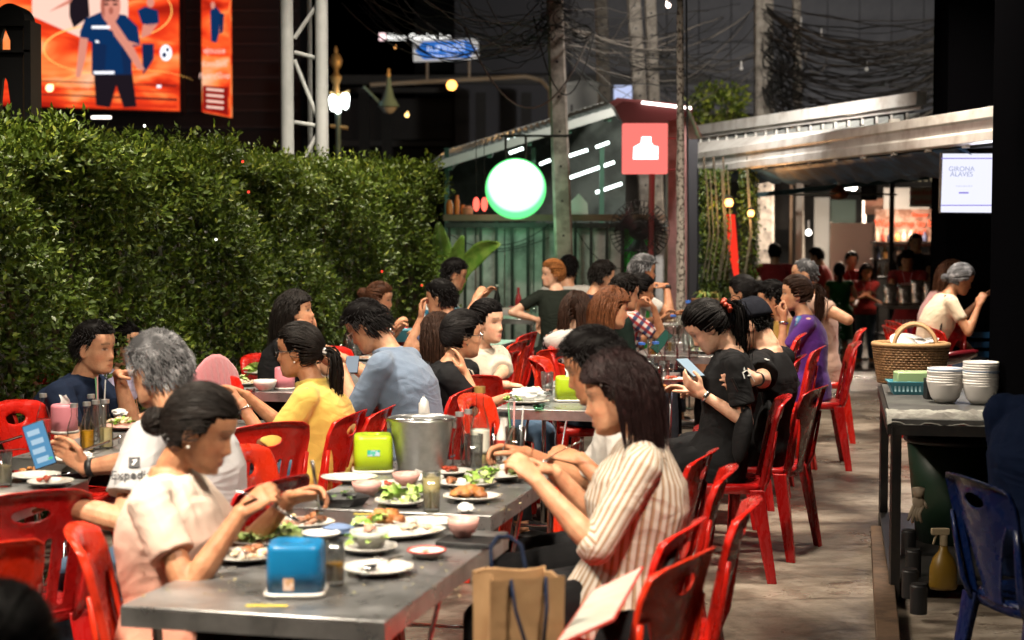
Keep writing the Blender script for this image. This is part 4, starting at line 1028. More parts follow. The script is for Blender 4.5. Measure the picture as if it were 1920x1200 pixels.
E_l=emis('tv_text',(.45,.5,.75),.7)
text('lettering','GIRONA',.052,tvp(1803,317,.02),facecam(),E_l,t,.001);text('lettering','ALAVES',.052,tvp(1803,327,.02),facecam(),E_l,t,.001)
for k in range(7):mb=MB();mb.box(tvp(1794+k*4.6,349,.02),(.012,.002,.008+.004*(k%2)));part('faint_mark',mb,emis('tv_faint',(.7,.72,.85),.85),t,world=True)
for(a_,b2,c_,d_)in((1765,296,1895,297),(1764,384,1894,385),(1798,360,1816,362)):
 mb=MB();mb.poly([tvp(a_,b2,.02),tvp(c_,b2,.02),tvp(c_,d_+1,.02),tvp(a_,d_+1,.02)],(0,.003,0));part('screen_line',mb,emis('tv_line',(.3,.25,.8),.8),t,world=True)
mb=MB();mb.tube([tvp(1830,300,-.1),tvp(1830,300,-.9)],.03,8);part('bracket',mb,M_black,t,world=True)
spot_light('tv_glow',tuple(tvp(1810,345,.06)),tuple(tvp(1700,600,2)),5,.3,(.85,.87,1),t)
# ------------------------------------------------------------------ service cart at the right
M_iron=mat('cart_iron',(.014,.014,.015),.4,noise=(12,(.03,.026,.022),.4,.7))
c1,c2=PZ(1652,716,.80),PZ(1672,786,.80)
ax=nrm(c2-c1);rt=np.array([-ax[1],ax[0],0])
if rt[0]<0:rt=-rt
t=thing('service_cart','black iron service table with metal top and lower shelf','cart',c2*[1,1,0])
Wc=1.05
cor=[c1,c2,c2+rt*Wc,c1+rt*Wc]
mb=MB();mb.poly([c-[0,0,.0]for c in cor],(0,0,-.02));part('tabletop',mb,mat('cart_top',(.10,.10,.095),.55,0.,noise=(6,(.05,.05,.05),.4,.6)),t,world=True)
mb=MB()
for i in range(4):mb.bar(cor[i]+[0,0,-.045],cor[(i+1)%4]+[0,0,-.045],.035,.045)
part('frame',mb,M_iron,t,world=True)
for c in cor:mb=MB();mb.box(c*[1,1,0]+[.02,.0,.385],(.04,.04,.77));part('leg',mb,M_iron,t,world=True)
mb=MB();mb.poly([c*[1,1,0]+[0,0,.1]for c in cor],(0,0,-.015));part('shelf',mb,M_iron,t,world=True)
r7=np.random.default_rng(8);rs=[]
for j in range(7):
 row=[]
 for i in range(40):
  f=i/39;q=c2-ax*(.04+.20*(1-j/6))*(1 if j<6 else-.1)+rt*(Wc*1.0*f-.02)
  row.append(q+[0,0,.012+.008*math.sin(i*1.3+j*2)+r7 .normal()*.003-(.035 if j==6 else 0)])
 rs.append(np.array(row))
mb=MB();mb.rings(rs,caps=False,closed=False);o=part('crumpled_cloth',mb,mat('cloth_offwhite',(.42,.42,.38),.7,noise=(9,(.22,.21,.19),.4,.6),bump=.5,bscale=20),sm='all');o.modifiers.new('s','SOLIDIFY').thickness=.004
tag(o,'crumpled off-white cloth lying along the near edge of the service cart','cloth')
def cartp(u,v):return PZ(u,v,.80)
def lathe_obj(name,prof,m,label,cat,loc,n=28,group=None,sm='all'):
 mb=MB();mb.lathe(prof,n);o=part(name,mb,m,sm=sm);o.location=tuple(loc);return tag(o,label,cat,group)
M_mel=mat('melamine_white',(.72,.69,.66),.3);M_melb=mat('melamine_blue',(.3,.38,.52),.3)
def bowl_prof(r,h,t_=.004):return[(0,0),(r*.5,0),(r*.52,.006),(r*.78,h*.3),(r*.95,h*.7),(r,h),(r-t_,h),(r*.93-t_,h*.7),(r*.74,h*.33),(r*.4,.012),(0,.012)]
def bowl_stack(u,v,n,label,blue=()):
 p=cartp(u,v);R=.083
 for i in range(n):
  mb=MB();pr=[(0,0),(R*.55,0),(R*.8,.025),(R*.93,.06),(R,.085),(R,.092),(R*.96,.092),(R*.9,.06),(R*.7,.03),(0,.02)]
  mb.lathe(pr,28)
  o=part('bowl',mb,[M_mel],sm='all');o.location=(p[0]+r7 .normal()*.001,p[1],p[2]+.003+i*(.0118));tag(o,'%s bowl from the bottom of the %s'%(('lowest','second','third','fourth','fifth','sixth','seventh','eighth','ninth','tenth','eleventh','twelfth')[i],label),'bowl','stacked white bowls')
  if i in blue:
   mb=MB();mb.lathe([(R*.985,.075),(R*1.004,.083),(R*1.004,.088),(R*.99,.09)],28);part('blue_band',mb,M_melb,o,sm='all')
bowl_stack(1771,755,7,'shorter white stack',(6,))
bowl_stack(1838,758,10,'taller white stack',(6,))
p=cartp(1708,722)+[.02,.1,0]
t=thing('wicker_basket','oval woven wicker basket with two hoop handles','basket',p,-.2)
M_wick=mat('wicker',(.3,.16,.07),.6,noise=(30,(.17,.085,.035),.4,.6));M_wick2=mat('wicker_light',(.42,.25,.12),.6)
mb=MB();H2=.19;nst=44
def bk(a,f,off=0.):
 e=1+.18*f;return np.array([math.cos(a)*(.165*e+off),math.sin(a)*(.12*e+off),.01+H2*f])
for i in range(15):
 f=i/14;aa=np.arange(nst*2+1)*PI/nst
 pts=[bk(a,f,.0035*(1 if(k+i)%2 else-1))for k,a in enumerate(aa)]
 mb.tube(pts,.0075,5)
part('weave',mb,M_wick,t,kind='stuff',sm='all')
mb=MB()
for k in range(nst):mb.tube([bk(k*2*PI/nst,0),bk(k*2*PI/nst,1)],.004,4)
part('stake',mb,M_wick2,t,kind='stuff')
aa=np.arange(49)*2*PI/48;mb=MB();mb.tube([bk(a,1)+[0,0,.008+.003*math.sin(a*24)]for a in aa],.013,8);part('rim',mb,M_wick2,t,sm='all')
mb=MB();mb.lathe([(0,.0),(.15,.0),(.15,.012),(0,.014)],24,sy=.74);part('base',mb,M_wick,t)
for y in(-.07,.07):
 mb=MB();pts=[(math.cos(b2)*.11+.02,y*(1+.3*math.cos(b2*2)),H2+.005+math.sin(b2)*.12)for b2 in np.linspace(0,PI,20)]
 mb.tube(pts,.011,8);part('handle',mb,M_wick2,t,sm='all')
for i,(x,y,a)in enumerate(((-.04,-.02,.3),(.07,.03,-.2),(.0,.05,.1))):
 mb=MB();mb.lathe([(0,.0),(.05,.002),(.085,.012),(.09,.018),(.05,.012),(0,.01)],24,R=RX(.25+a)@RY(a));o=part('plate',mb,M_mel,sm='all');o.location=tuple(np.array(p)+[x,y,H2+.005+i*.008]);tag(o,('first','second','third')[i]+' white plate lying in the wicker basket','plate','plates in the basket')
p=cartp(1795,700)+[0,.15,.05]
mb=MB();mb.lathe([(0,0),(.07,.0),(.14,.02),(.15,.045),(.145,.045),(.13,.025),(0,.008)],32,sy=.72,R=RX(-.3)@RY(-.15));o=part('oval_tray',mb,mat('maroon_plastic',(.12,.008,.014),.25),sm='all');o.location=tuple(cartp(1790,712)+[0.02,.12,.08]);tag(o,'dark red oval tray leaning behind the bowls','tray')
p=cartp(1706,738)
t=thing('blue_basket','small light blue plastic basket on the cart','basket',p,-.1)
mb=MB();s4=lambda w,d,z:np.array([(-w,-d,z),(w,-d,z),(w,d,z),(-w,d,z)])
mb.rings([s4(.085,.055,0),s4(.11,.07,.06),s4(.115,.075,.06),s4(.115,.075,.066),s4(.105,.066,.066),s4(.08,.05,.004)]);part('tub',mb,mat('light_blue_plastic',(.09,.33,.42),.35),t,sm=False)
for i in range(9):
 mb=MB();mb.box((-.08+i*.02,-.066,.034),(.009,.004,.036),RX(-.22));part('slot',mb,mat('pale_blue_slot',(.3,.52,.58),.4),t)
mb=MB();mb.box((0,0,.055),(.17,.10,.07));o=part('green_box',mb,mat('pale_green_plastic',(.35,.5,.25),.4),bevel=.008);o.location=tuple(p+[0.01,.0,.022]);tag(o,'pale green plastic box inside the blue basket','box')
p=cartp(1744,748);mb=MB();mb.box((0,0,.05),(.05,.08,.1));o=part('black_box',mb,M_black,bevel=.004);o.location=tuple(p);tag(o,'small black box between the blue basket and the bowls','box')
p=PZ(1745,1000,0);mid=(c1+c2)/2
p=np.array([mid[0]+.34,mid[1]+.05,.10])
t=thing('waste_bin','dark green waste bin with black rim under the cart','bin',p)
mb=MB();mb.lathe([(0,0),(.17,0),(.22,.5),(.2,.5),(.16,.01),(0,.01)],28);part('tub',mb,mat('bin_green',(.006,.022,.012),.4),t,sm='all')
mb=MB();mb.tube([(math.cos(a)*.222,math.sin(a)*.222,.5)for a in np.arange(33)*PI/16],.016,8);part('rim',mb,M_black,t,sm='all')
p=PZ(1768,1104,.105)
t=thing('spray_bottle','amber spray bottle with black trigger on the lower shelf','bottle',p)
mb=MB();mb.lathe([(0,0),(.055,0),(.06,.015),(.058,.09),(.045,.13),(.02,.165),(.016,.19),(0,.19)],24,sy=.7);part('bottle_body',mb,mat('amber_plastic',(.13,.075,.008),.35),t,sm='all')
mb=MB();mb.tube([(0,0,.185),(0,0,.23)],.017,12);mb.box((-.015,0,.245),(.075,.024,.028));mb.tube([(-.03,0,.235),(-.045,0,.19)],.006,6);part('trigger',mb,mat('trigger_grey',(.25,.2,.13),.4),t,bevel=.003)
p=PZ(1722,940,.45);p=PY(1722,940,7.4)
t=thing('rubber_glove','pale rubber glove hanging on the side of the bin','glove',p)
mb=MB();mb.ball((0,0,0),(.028,.014,.035),nu=12,nv=8)
for k in range(4):mb.tube([(-.02+k*.013,0,-.02),(-.035+k*.012,-.005,-.055),(-.045+k*.02,0,-.085-.01*(k%2))],[.009,.008,.006],7)
mb.tube([(.02,0,.0),(.04,0,-.03)],[.009,.006],7);mb.tube([(0,0,.02),(0,0,.06)],[.024,.028],10)
part('glove_body',mb,mat('latex',(.32,.26,.19),.6),t,sm='all')
for i,(u,v)in enumerate(((1703,1010),(1712,1050),(1706,1090),(1722,1120))):
 mb=MB();mb.lathe([(0,0),(.035,0),(.035,.11),(.03,.115),(.03,.12),(0,.12)],14);o=part('black_can',mb,M_black);o.location=tuple(PZ(u,v+30,.1));tag(o,'black can on the lower shelf of the cart, %s from the back'%('first','second','third','fourth')[i],'can','black cans')
a,b_=PZ(1638,998,0.04),PZ(1650,1200,.04)
t=thing('timber_plank','worn brown timber plank lying along the foot of the cart','plank',a*[1,1,0])
mb=MB();d=nrm(b_-a);mb.bar(a+[0.03,0,0],b_+d*.6+[0.03,0,0],.09,.07);part('timber',mb,mat('old_timber',(.10,.06,.035),.7,noise=(8,(.05,.03,.018),.4,.6),bump=.4,bscale=30),t,world=True,bevel=.004)
# ------------------------------------------------------------------ people
JOBS=[]
def fuse(name,mb,mats,parent,voxel,smooth_it=2,cb=None):
 o=part(name,mb,mats,parent,sm='all',world=True)
 r=o.modifiers.new('r','REMESH');r.mode='VOXEL';r.voxel_size=voxel;r.use_smooth_shade=True
 if smooth_it:
  s=o.modifiers.new('s','SMOOTH');s.factor=.5;s.iterations=smooth_it
 JOBS.append((o,cb));return o
def run_jobs():
 dg=bpy.context.evaluated_depsgraph_get()
 out=[(o,cb,bpy.data.meshes.new_from_object(o.evaluated_get(dg)))for o,cb in JOBS]
 for o,cb,me in out:
  mats=[m for m in o.data.materials]
  nm=o.data.name;o.modifiers.clear();old=o.data;o.data=me
  me.materials.clear()
  for m in mats:me.materials.append(m)
  me.polygons.foreach_set('material_index',[0]*len(me.polygons))
  smooth(me,True)
  if cb:
   n=len(me.vertices);co=np.empty(n*3);me.vertices.foreach_get('co',co);no=np.empty(n*3);me.vertices.foreach_get('normal',no)
   res=cb(me,co.reshape(-1,3),no.reshape(-1,3))
   if res is not None:me.vertices.foreach_set('co',res.ravel());me.update()
 JOBS.clear()
def root_frame(root):
 return RZ(root.rotation_euler[2]),np.array(root.location)
# --- head: slices down the skull, then the features pushed in or out of the face
_z=np.array([-.118,-.108,-.092,-.072,-.05,-.03,0,.02,.04,.06,.08,.097,.109,.116])
_fr=np.array([.058,.078,.084,.084,.083,.083,.084,.089,.090,.086,.073,.053,.028,.004])
_bk=np.array([.020,.000,-.030,-.055,-.073,-.087,-.098,-.102,-.102,-.096,-.082,-.061,-.034,-.008])
_hw=np.array([.020,.038,.053,.061,.065,.068,.072,.0745,.0755,.0735,.066,.052,.031,.006])
def head_grid(nz=46,na=56,fem=False,wide=1.):
 f=np.linspace(0,1,nz);z=-.118+.234*(f-.07*np.sin(2*PI*f)/2)
 z[0],z[-1]=-.118,.116
 fr,bk,hw=(np.interp(z,_z,a)for a in(_fr,_bk,_hw))
 k=np.array([.25,.5,.25])
 for a in(fr,bk,hw):a[1:-1]=np.convolve(a,k,'valid')
 if fem:hw=hw*np.interp(z,[-.118,-.07,0,.1],[.86,.92,.98,1])
 hw=hw*wide
 a=np.linspace(0,2*PI,na,endpoint=False);a=a-.42*np.sin(a)
 rows=[]
 for i in range(nz):
  s,c=np.sin(a),np.cos(a);e=2/2.25
  x=hw[i]*np.sign(s)*np.abs(s)**e
  mid=(fr[i]+bk[i])/2;y=mid+(fr[i]-bk[i])/2*np.sign(c)*np.abs(c)**e
  rows.append(np.stack([x,y,np.full(na,z[i])],1))
 V=np.array(rows)
 x,y,zz=V[...,0],V[...,1],V[...,2];m=(y>.02)
 g=lambda cx,cz,sx,sz:np.exp(-((x-cx)/sx)**2-((zz-cz)/sz)**2)
 d=np.zeros_like(x)
 ns=np.interp(zz,[-.062,-.052,-.044,-.036,-.02,.0,.012],[0,.004,.016,.0215,.013,.005,0])
 d+=ns*np.exp(-(np.abs(x)/np.interp(zz,[-.05,-.035,0],[.0155,.0125,.0085]))**2.2)
 d+=.005*(g(.012,-.043,.007,.008)+g(-.012,-.043,.007,.008))
 d-=.0085*(g(.031,.0,.017,.012)+g(-.031,.0,.017,.012))
 d+=.0045*(g(.032,-.002,.011,.007)+g(-.032,-.002,.011,.007))
 d+=.0035*(g(.028,.021,.02,.006)+g(-.028,.021,.02,.006))
 d+=.0075*g(0,-.068,.02,.0055)+.008*g(0,-.079,.017,.0055)-.005*g(0,-.0735,.019,.0022)
 d-=.004*g(0,-.09,.02,.005)
 d+=.007*g(0,-.106,.02,.011)
 d+=.004*(g(.042,-.035,.02,.02)+g(-.042,-.035,.02,.02))
 d-=.003*(g(.05,-.07,.015,.02)+g(-.05,-.07,.015,.02))
 V[...,1]=y+d*m
 return V
def head_mb(mb,Rm,c,s,fem,wide=1.,ears=True):
 V=head_grid(fem=fem,wide=wide);nz,na,_=V.shape
 tf=lambda p:(np.asarray(p)*s)@Rm.T+c
 mb.rings([tf(V[i])for i in range(nz)])
 if ears:
  for sd in(-1,1):
   R=RZ(sd*.35)@RX(-.12)
   o_=np.array([sd*.0715*wide,-.008,-.014])
   m2=MB();m2 .ball((0,0,0),(.0075,.0185,.031),nu=12,nv=10)
   a=np.arange(17)*2*PI/16;m2 .tube(np.c_[np.full(17,sd*.006),np.cos(a)*.0155,np.sin(a)*.027+.001],.004,6)
   for v in m2 .v:mb.add(tf(v@R.T+o_),[],0)
   base=mb.n-m2 .n
   for f_ in m2 .f:mb.f.append(tuple(i+base for i in f_));mb.m.append(0)
def face_color(p,skin,fem,eyes='open',lip=None,stub=0.):
 """albedo painted in the head's own frame: lips, brows, eyes, nostrils (features of the skin itself)"""
 n=len(p);x,y,z=p[:,0],p[:,1],p[:,2]
 C=np.tile(np.array(skin),(n,1));front=np.clip((y-.035)/.02,0,1)
 def blend(w,col):
  nonlocal C
  w=np.clip(w,0,1)[:,None];C=C*(1-w)+np.array(col)*w
 inhead=(np.abs(x)<.09)&(np.abs(z)<.13)&(np.abs(y)<.12)
 front=front*inhead
 blend(.35*front*np.exp(-((np.abs(x)-.045)/.02)**2-((z+.04)/.02)**2),np.array(skin)*[1.15,.72,.68])
 blend(.3*front*np.exp(-(x/.014)**2-((z+.04)/.012)**2),np.array(skin)*[1.1,.72,.66])
 ee=lambda cx,cz,rx,rz:((x-cx)/rx)**2+((z-cz)/rz)**2
 lp=ee(0,-.0735,.024,.0095)
 blend(front*np.clip(1.35-lp,0,1)*.8,lip if lip is not None else np.array(skin)*[.85,.5,.48])
 blend(front*np.exp(-((z+.0735)/.0016)**2)*(np.abs(x)<.021)*.8,np.array(skin)*.2)
 if stub:blend(stub*front*(z<-.055)*np.clip(lp-1,0,1),np.array(skin)*.45)
 bz=.0225-.09*np.maximum(0,np.abs(x)-.036)+.004*np.cos((np.abs(x)-.03)*60)
 blend(front*np.exp(-((z-bz)/(.003 if fem else.0042))**2)*((np.abs(x)>.012)&(np.abs(x)<.052))*.8,(.02,.014,.012))
 for sd in(-1,1):
  e=ee(sd*.0315,-.001,.0145,.0058)
  if eyes=='open':
   blend(front*(e<1),(.42,.38,.35));blend(front*(ee(sd*.0315,-.001,.0062,.0068)<1)*(e<1.05),(.012,.008,.006))
   blend(front*np.exp(-((z-.0045+((x-sd*.0315)/.015)**2*.004)/.0016)**2)*(np.abs(x-sd*.0315)<.0155),(.02,.012,.01))
  else:
   blend(front*np.exp(-((z+.004-((x-sd*.0315)/.015)**2*.003)/.0018)**2)*(np.abs(x-sd*.0315)<.0145),(.03,.018,.014))
  blend(.35*front*np.exp(-ee(sd*.031,.004,.02,.011)),np.array(skin)*[.62,.5,.45])
  blend(front*(ee(sd*.0085,-.0515,.0045,.003)<1)*.8,np.array(skin)*.12)
 return C
def put_colors(me,C,name='skin'):
 at=me.color_attributes.new(name,'FLOAT_COLOR','POINT');n=len(C)
 at.data.foreach_set('color',np.concatenate([C,np.ones((n,1))],1).ravel())
M_skin=mat('skin',(.5,.3,.2),.46,spec=.4,sss=.10,attr='skin',bump=.2,bscale=120)
_nt=M_skin.node_tree;_b=_nt.nodes['Principled BSDF'];_a=[n for n in _nt.nodes if n.type=='VERTEX_COLOR'][0]
_n=_nt.nodes.new('ShaderNodeTexNoise');_n.inputs['Scale'].default_value=26;_n.inputs['Detail'].default_value=6;_tc=_nt.nodes.new('ShaderNodeTexCoord');_nt.links.new(_tc.outputs['Object'],_n.inputs['Vector'])
_r=_nt.nodes.new('ShaderNodeValToRGB');_r.color_ramp.elements[0].position=.35;_r.color_ramp.elements[0].color=(.80,.66,.60,1);_r.color_ramp.elements[1].position=.62;_r.color_ramp.elements[1].color=(1.06,1.03,1,1)
_m=_nt.nodes.new('ShaderNodeMix');_m.data_type='RGBA';_m.blend_type='MULTIPLY';_m.inputs[0].default_value=.8
_nt.links.new(_n.outputs['Fac'],_r.inputs[0]);_nt.links.new(_a.outputs['Color'],_m.inputs[6]);_nt.links.new(_r.outputs[0],_m.inputs[7]);_nt.links.new(_m.outputs[2],_b.inputs['Base Color'])
HAIR={'black':(.005,.004,.004),'soft':(.008,.006,.005),'brown':(.06,.024,.012),'copper':(.09,.032,.013),'orange':(.26,.10,.03),'grey':(.10,.10,.105),'wine':(.011,.005,.005),'darkbrown':(.028,.013,.008)}
def hair_mat(k,cap=False):
 nm='hair_'+k+('_cap' if cap else '')
 if nm in MATS:return MATS[nm]
 c=HAIR[k]if not cap else tuple(x*.45 for x in HAIR[k]);c2=tuple(min(1,x*(4.2 if k=='grey' else 2.1))for x in c)  # cap darkened as painted depth, lighter mottle stands for strand highlights
 m=mat(nm,c,.5,spec=(.05 if cap else.2),noise=(55 if k!='grey' else 16,c2,.48,.72));m.node_tree.nodes['Principled BSDF'].inputs['Anisotropic'].default_value=.5
 return m
# --- hair: a cap that follows the skull plus marched strands
def hair_mask(p,style,fem,recede=0.):
 """metres inside the hairline (negative = bare skin), head frame"""
 x,y,z=p[...,0],p[...,1],p[...,2];ax_=np.abs(x)
 fr=.062+recede*.03-.25*np.maximum(0,ax_-.035)-(.0)
 th=np.where(y>.045,fr,np.where(y>.018,np.interp(y,[.018,.045],[.0 if not fem else-.02,.045]),np.where(y>-.012,.012-(.0 if not fem else.03),-.05 if not fem else-.06)))
 return z-th
SK_C=np.array([0,-.006,.014]);SK_R=np.array([.079,.100,.104])
def hair_build(mb,Rm,c,s,style,fem,rg,near=1.,opts=None):
 opts=opts or{}
 V=head_grid(34,40,fem);nz,na,_=V.shape
 cen=np.array([0,-.006,.012]);thick=opts.get('thick',{'short':.013,'buzz':.005,'grey':.016,'long':.016,'pony':.011,'bun':.011,'tie':.011}.get(style,.012))
 Mk=hair_mask(V,style,fem,opts.get('recede',0))
 D=V-cen;D/=np.linalg.norm(D,axis=2,keepdims=True)
 t_=thick*.78*np.clip(Mk/.035,0,1)**.8+.0008
 t_=t_*(1+.14*np.sin(V[...,0]*90+V[...,2]*40+N_SEED(rg))*np.sin(V[...,1]*80+V[...,2]*30))
 if style in('short','grey'):t_=t_*(1+.6*np.clip((V[...,2]-.05)/.06,0,1))
 if style=='long':t_=t_*(1+.35*(V[...,1]<0))
 W=V+D*t_[...,None]
 tf=lambda p:(np.asarray(p)*s)@Rm.T+c
 idx=lambda i,j:i*na+j%na
 fc=[]
 for i in range(nz-1):
  for j in range(na):
   q=[(i,j),(i,(j+1)%na),(i+1,(j+1)%na),(i+1,j)]
   if sum(Mk[a,b_]for a,b_ in q)/4>-.002:fc.append((idx(i,j),idx(i,j+1),idx(i+1,j+1),idx(i+1,j)))
 fc.append(tuple(idx(nz-1,j)for j in range(na)))
 mb.cur=0;mb.add(tf(W.reshape(-1,3)),fc);mb.cur=1
 grav=Rm.T@np.array([0,0,-1.])
 N=int(opts.get('n',{'short':1100,'grey':1200,'buzz':400,'long':1300,'pony':700,'bun':700,'tie':700}[style])*near)
 q=rg.normal(size=(N*4,3));q/=np.linalg.norm(q,axis=1,keepdims=True)
 P=SK_C+q*SK_R
 P=P[hair_mask(P,style,fem,opts.get('recede',0))>.001][:N];N=len(P)
 R0=(SK_R+thick*1.15)
 step=.010;
 if style in('short','grey','buzz'):
  K=5 if style!='buzz' else 3;step=opts.get('len',.009 if style!='buzz' else.004)
  nn=(P-SK_C)/SK_R**2;nn/=np.linalg.norm(nn,axis=1,keepdims=True)
  side=opts.get('sweep',.35)
  flow=np.stack([np.full(N,side)*np.sign(.02-P[:,0]*0+.0),np.where(P[:,2]>.06,.75,-.35),np.where(P[:,2]>.06,-.1,-.9)],1)
  if opts.get('back'):flow[:,1]=-.9
  flow+=rg.normal(size=(N,3))*.28
 elif style=='long':
  L=opts.get('L',.42);K=int(L/.018)+4;step=L/K
  part_x=opts.get('part',.0)
  flow=np.stack([np.where(P[:,0]>part_x,1.,-1.)*.9,np.full(N,-.55),np.full(N,.1)],1)+rg.normal(size=(N,3))*.1
 else:
  T=np.array(opts.get('tie',(0,-.112,.02)));K=13
 pts=[P.copy()];fly=np.where(rg.random((N,1))<.10,1.,0.);cur=P+(P-SK_C)*(.05+.05*rg.random((N,1)))
 S0=np.array(opts.get('block',(0,-.02,-.30)));
 for k in range(1,K):
  if style in('short','grey','buzz'):
   f=nn*(.12 if k<3 else-.05)+flow*.55+grav*.18;d=f/np.linalg.norm(f,axis=1,keepdims=True)
  elif style=='long':
   w=min(1,k/4.5);d=flow*(1-w)+grav*(w*1.25)+rg.normal(size=(N,3))*opts.get('wave',.05)*.35+np.array([0,-.20*(1 if k<7 else.2),0])
   d/=np.linalg.norm(d,axis=1,keepdims=True)
  else:
   d=T-cur;dist=np.linalg.norm(d,axis=1,keepdims=True);d=d/(dist+1e-6);step_=dist/(K-k+.5)
   d=d*step_/step
  cur=cur+d*step+fly*(cur-SK_C)*.012+rg.normal(size=(N,3))*.0008
  e=(cur-SK_C)/R0;r=np.linalg.norm(e,axis=1,keepdims=True);inside=r<1.0
  cur=np.where(inside,SK_C+e/np.maximum(r,1e-6)*R0*1.002,cur)
  if style=='long':
   fz=(cur[:,1]>.02)&(cur[:,2]<.05)&(np.abs(cur[:,0])<.074)
   cur[fz,0]=np.sign(cur[fz,0]-part_x*.2)*.078
   fr_=(cur[:,1]>.0)&(cur[:,2]<.055);cur[fr_,1]-=(cur[fr_,1]-0.)*.62
   nk=np.stack([cur[:,0],cur[:,1]+.03],1);rr=np.linalg.norm(nk,axis=1);low=(cur[:,2]<-.09)&(rr<.068)
   cur[low,0]*=(.068/rr[low]);cur[low,1]=-.03+(cur[low,1]+.03)*(.068/rr[low])
   sh=(cur[:,2]<-.185)&(cur[:,1]>-.09)&(cur[:,1]<.09)
   cur[sh,1]+=np.where(cur[sh,1]>-.0,.02,-.02)*1.0
  pts.append(cur.copy())
 A=np.stack(pts,1)
 wd=opts.get('w',.0034)*rg.uniform(.9,1.2)/max(near,.5)
 ribbons(mb,tf(A.reshape(-1,3)).reshape(A.shape),tf(SK_C),wd*s)
 if style in('pony',):
  L=opts.get('L',.3);n2=90;tl=[];base=T+np.array([0,-.012,0]);K2=14
  o_=rg.normal(size=(n2,3))*.011;cur=base+o_;tl=[np.tile(T,(n2,1)),cur.copy()]
  for k in range(K2):
   w=min(1,(k+1)/4);d=np.array([0,-1,.1])*(1-w)+grav*w+rg.normal(size=(n2,3))*.06
   d/=np.linalg.norm(d,axis=1,keepdims=True);cur=cur+d*L/K2+o_*(.14 if k<6 else-.06)
   e=(cur-SK_C)/R0;r=np.linalg.norm(e,axis=1,keepdims=True);cur=np.where(r<1.05,SK_C+e/r*R0*1.05,cur)
   tl.append(cur.copy())
  A=np.stack(tl,1);ribbons(mb,tf(A.reshape(-1,3)).reshape(A.shape),tf(T)+np.array([0,0,1.]),.009*s)
  cl=np.array([q_.mean(0)for q_ in tl[1:]])
  mb.tube([tf(q_)for q_ in cl[::2]],[.012*s]+[.021*s]*(len(cl[::2])-2)+[.006*s],10)
 if style=='bun':
  B=T+np.array([0,-.022,0]);b_r=opts.get('bun',.042)
  mb.ball(tf(B),b_r*.92*s,Rm,nu=16,nv=12)
  for k in range(46):
   ax_=nrm(rg.normal(size=3)*[.5,1,.5]);u_=nrm(np.cross(ax_,rg.normal(size=3)));w_=np.cross(ax_,u_);aa=np.linspace(0,4.6,12)
   off=ax_*rg.uniform(-.5,.5)*b_r;rr=math.sqrt(max(.1,1-(np.linalg.norm(off)/b_r)**2))*b_r*rg.uniform(.95,1.08)
   A2=B+off+np.outer(np.cos(aa)*rr,u_)+np.outer(np.sin(aa)*rr,w_)
   ribbons(mb,tf(A2)[None],tf(B),.0055*s)
def N_SEED(rg):return rg.uniform(0,6)
def ribbons(mb,A,cen,w):
 """tapered three-sided strands; A is strands x points x 3"""
 N,K,_=A.shape
 T=np.gradient(A,axis=1);T/=np.linalg.norm(T,axis=2,keepdims=True)+1e-9
 O=A-np.asarray(cen);O/=np.linalg.norm(O,axis=2,keepdims=True)+1e-9
 S=np.cross(T,O);S/=np.linalg.norm(S,axis=2,keepdims=True)+1e-9;U=np.cross(S,T)
 tp=(w/2*(1-np.linspace(0,1,K)**2*.85))[None,:,None]
 V=np.stack([A+S*tp,A+U*tp*.7,A-S*tp],2).reshape(-1,3)
 st=(np.arange(N)*K*3)[:,None,None];kk=(np.arange(K-1)*3)[None,:,None]
 q=np.array([[0,1,4,3],[1,2,5,4],[2,0,3,5]])
 F=(st[...,None]+kk[...,None]+q[None,None]).reshape(-1,4)
 o=mb.n;mb.v.append(V);mb.n+=len(V);F=F+o
 mb.f+=[tuple(r)for r in F.tolist()];mb.m+=[mb.cur]*len(F)
# --- hands
def hand_mb(mb,W,d,palm,s,side,curl=.5,spread=.12,thumb=.6,point=False):
 """W wrist, d direction of the hand, palm = palm normal (the way the palm faces), side = +1 right hand"""
 d=nrm(d);pn=nrm(np.asarray(palm)-d*np.dot(palm,d));lat=np.cross(d,pn)*side
 R=lambda x,y,z:W+lat*x*s+d*y*s+pn*z*s
 def ringp(y,hx,hz,cx=0,cz=0):return np.array([R(cx+math.cos(a)*hx,y,cz+math.sin(a)*hz)for a in np.arange(12)*PI/6])
 mb.rings([ringp(-.02,.026,.019),ringp(.0,.027,.018),ringp(.03,.035,.017,.002),ringp(.06,.041,.0145),ringp(.084,.041,.0125),ringp(.094,.036,.008)])
 mb.ball(R(.024,.03,.008),np.array([.019,.03,.015])*s,np.array([lat,d,pn]).T,nu=10,nv=8)
 for k,(x,L,r)in enumerate(((.031,.072,.0092),(.0105,.080,.0094),(-.0105,.074,.009),(-.030,.058,.008))):
  c=curl*(1+.12*k)if not(point and k==0)else.12
  base=np.array([x,.085,.0]);dirv=np.array([x*spread*7,1,0]);dirv/=np.linalg.norm(dirv)
  pts=[R(x*.95,.07,0),R(*base)];q=base.copy();ang=0.
  for seg,f in enumerate((.45,.31,.24)):
   ang+=c*(.75,1.05,.75)[seg]
   q=q+(dirv*math.cos(ang)+np.array([0,0,1])*math.sin(ang))*L*f*np.array([1,1,1]);pts.append(R(*q))
  mb.tube(pts,[r*s*1.05,r*s*1.08,r*s,r*s*.92,r*s*.72],8)
  mb.ball(pts[-1],r*s*.74,nu=8,nv=6)
 b0=np.array([.022,.018,.008]);a1=np.array([.05,.045,.018+.012*thumb]);a2=a1+np.array([.012*(1-thumb),.028,.012*thumb]);a3=a2+np.array([-.006*thumb,.024,.010*thumb])
 mb.tube([R(*b0),R(*a1),R(*a2),R(*a3)],[.0135*s,.0115*s,.0105*s,.0085*s],8);mb.ball(R(*a3),.0088*s,nu=8,nv=6)
 return R(.0,.09,.02)
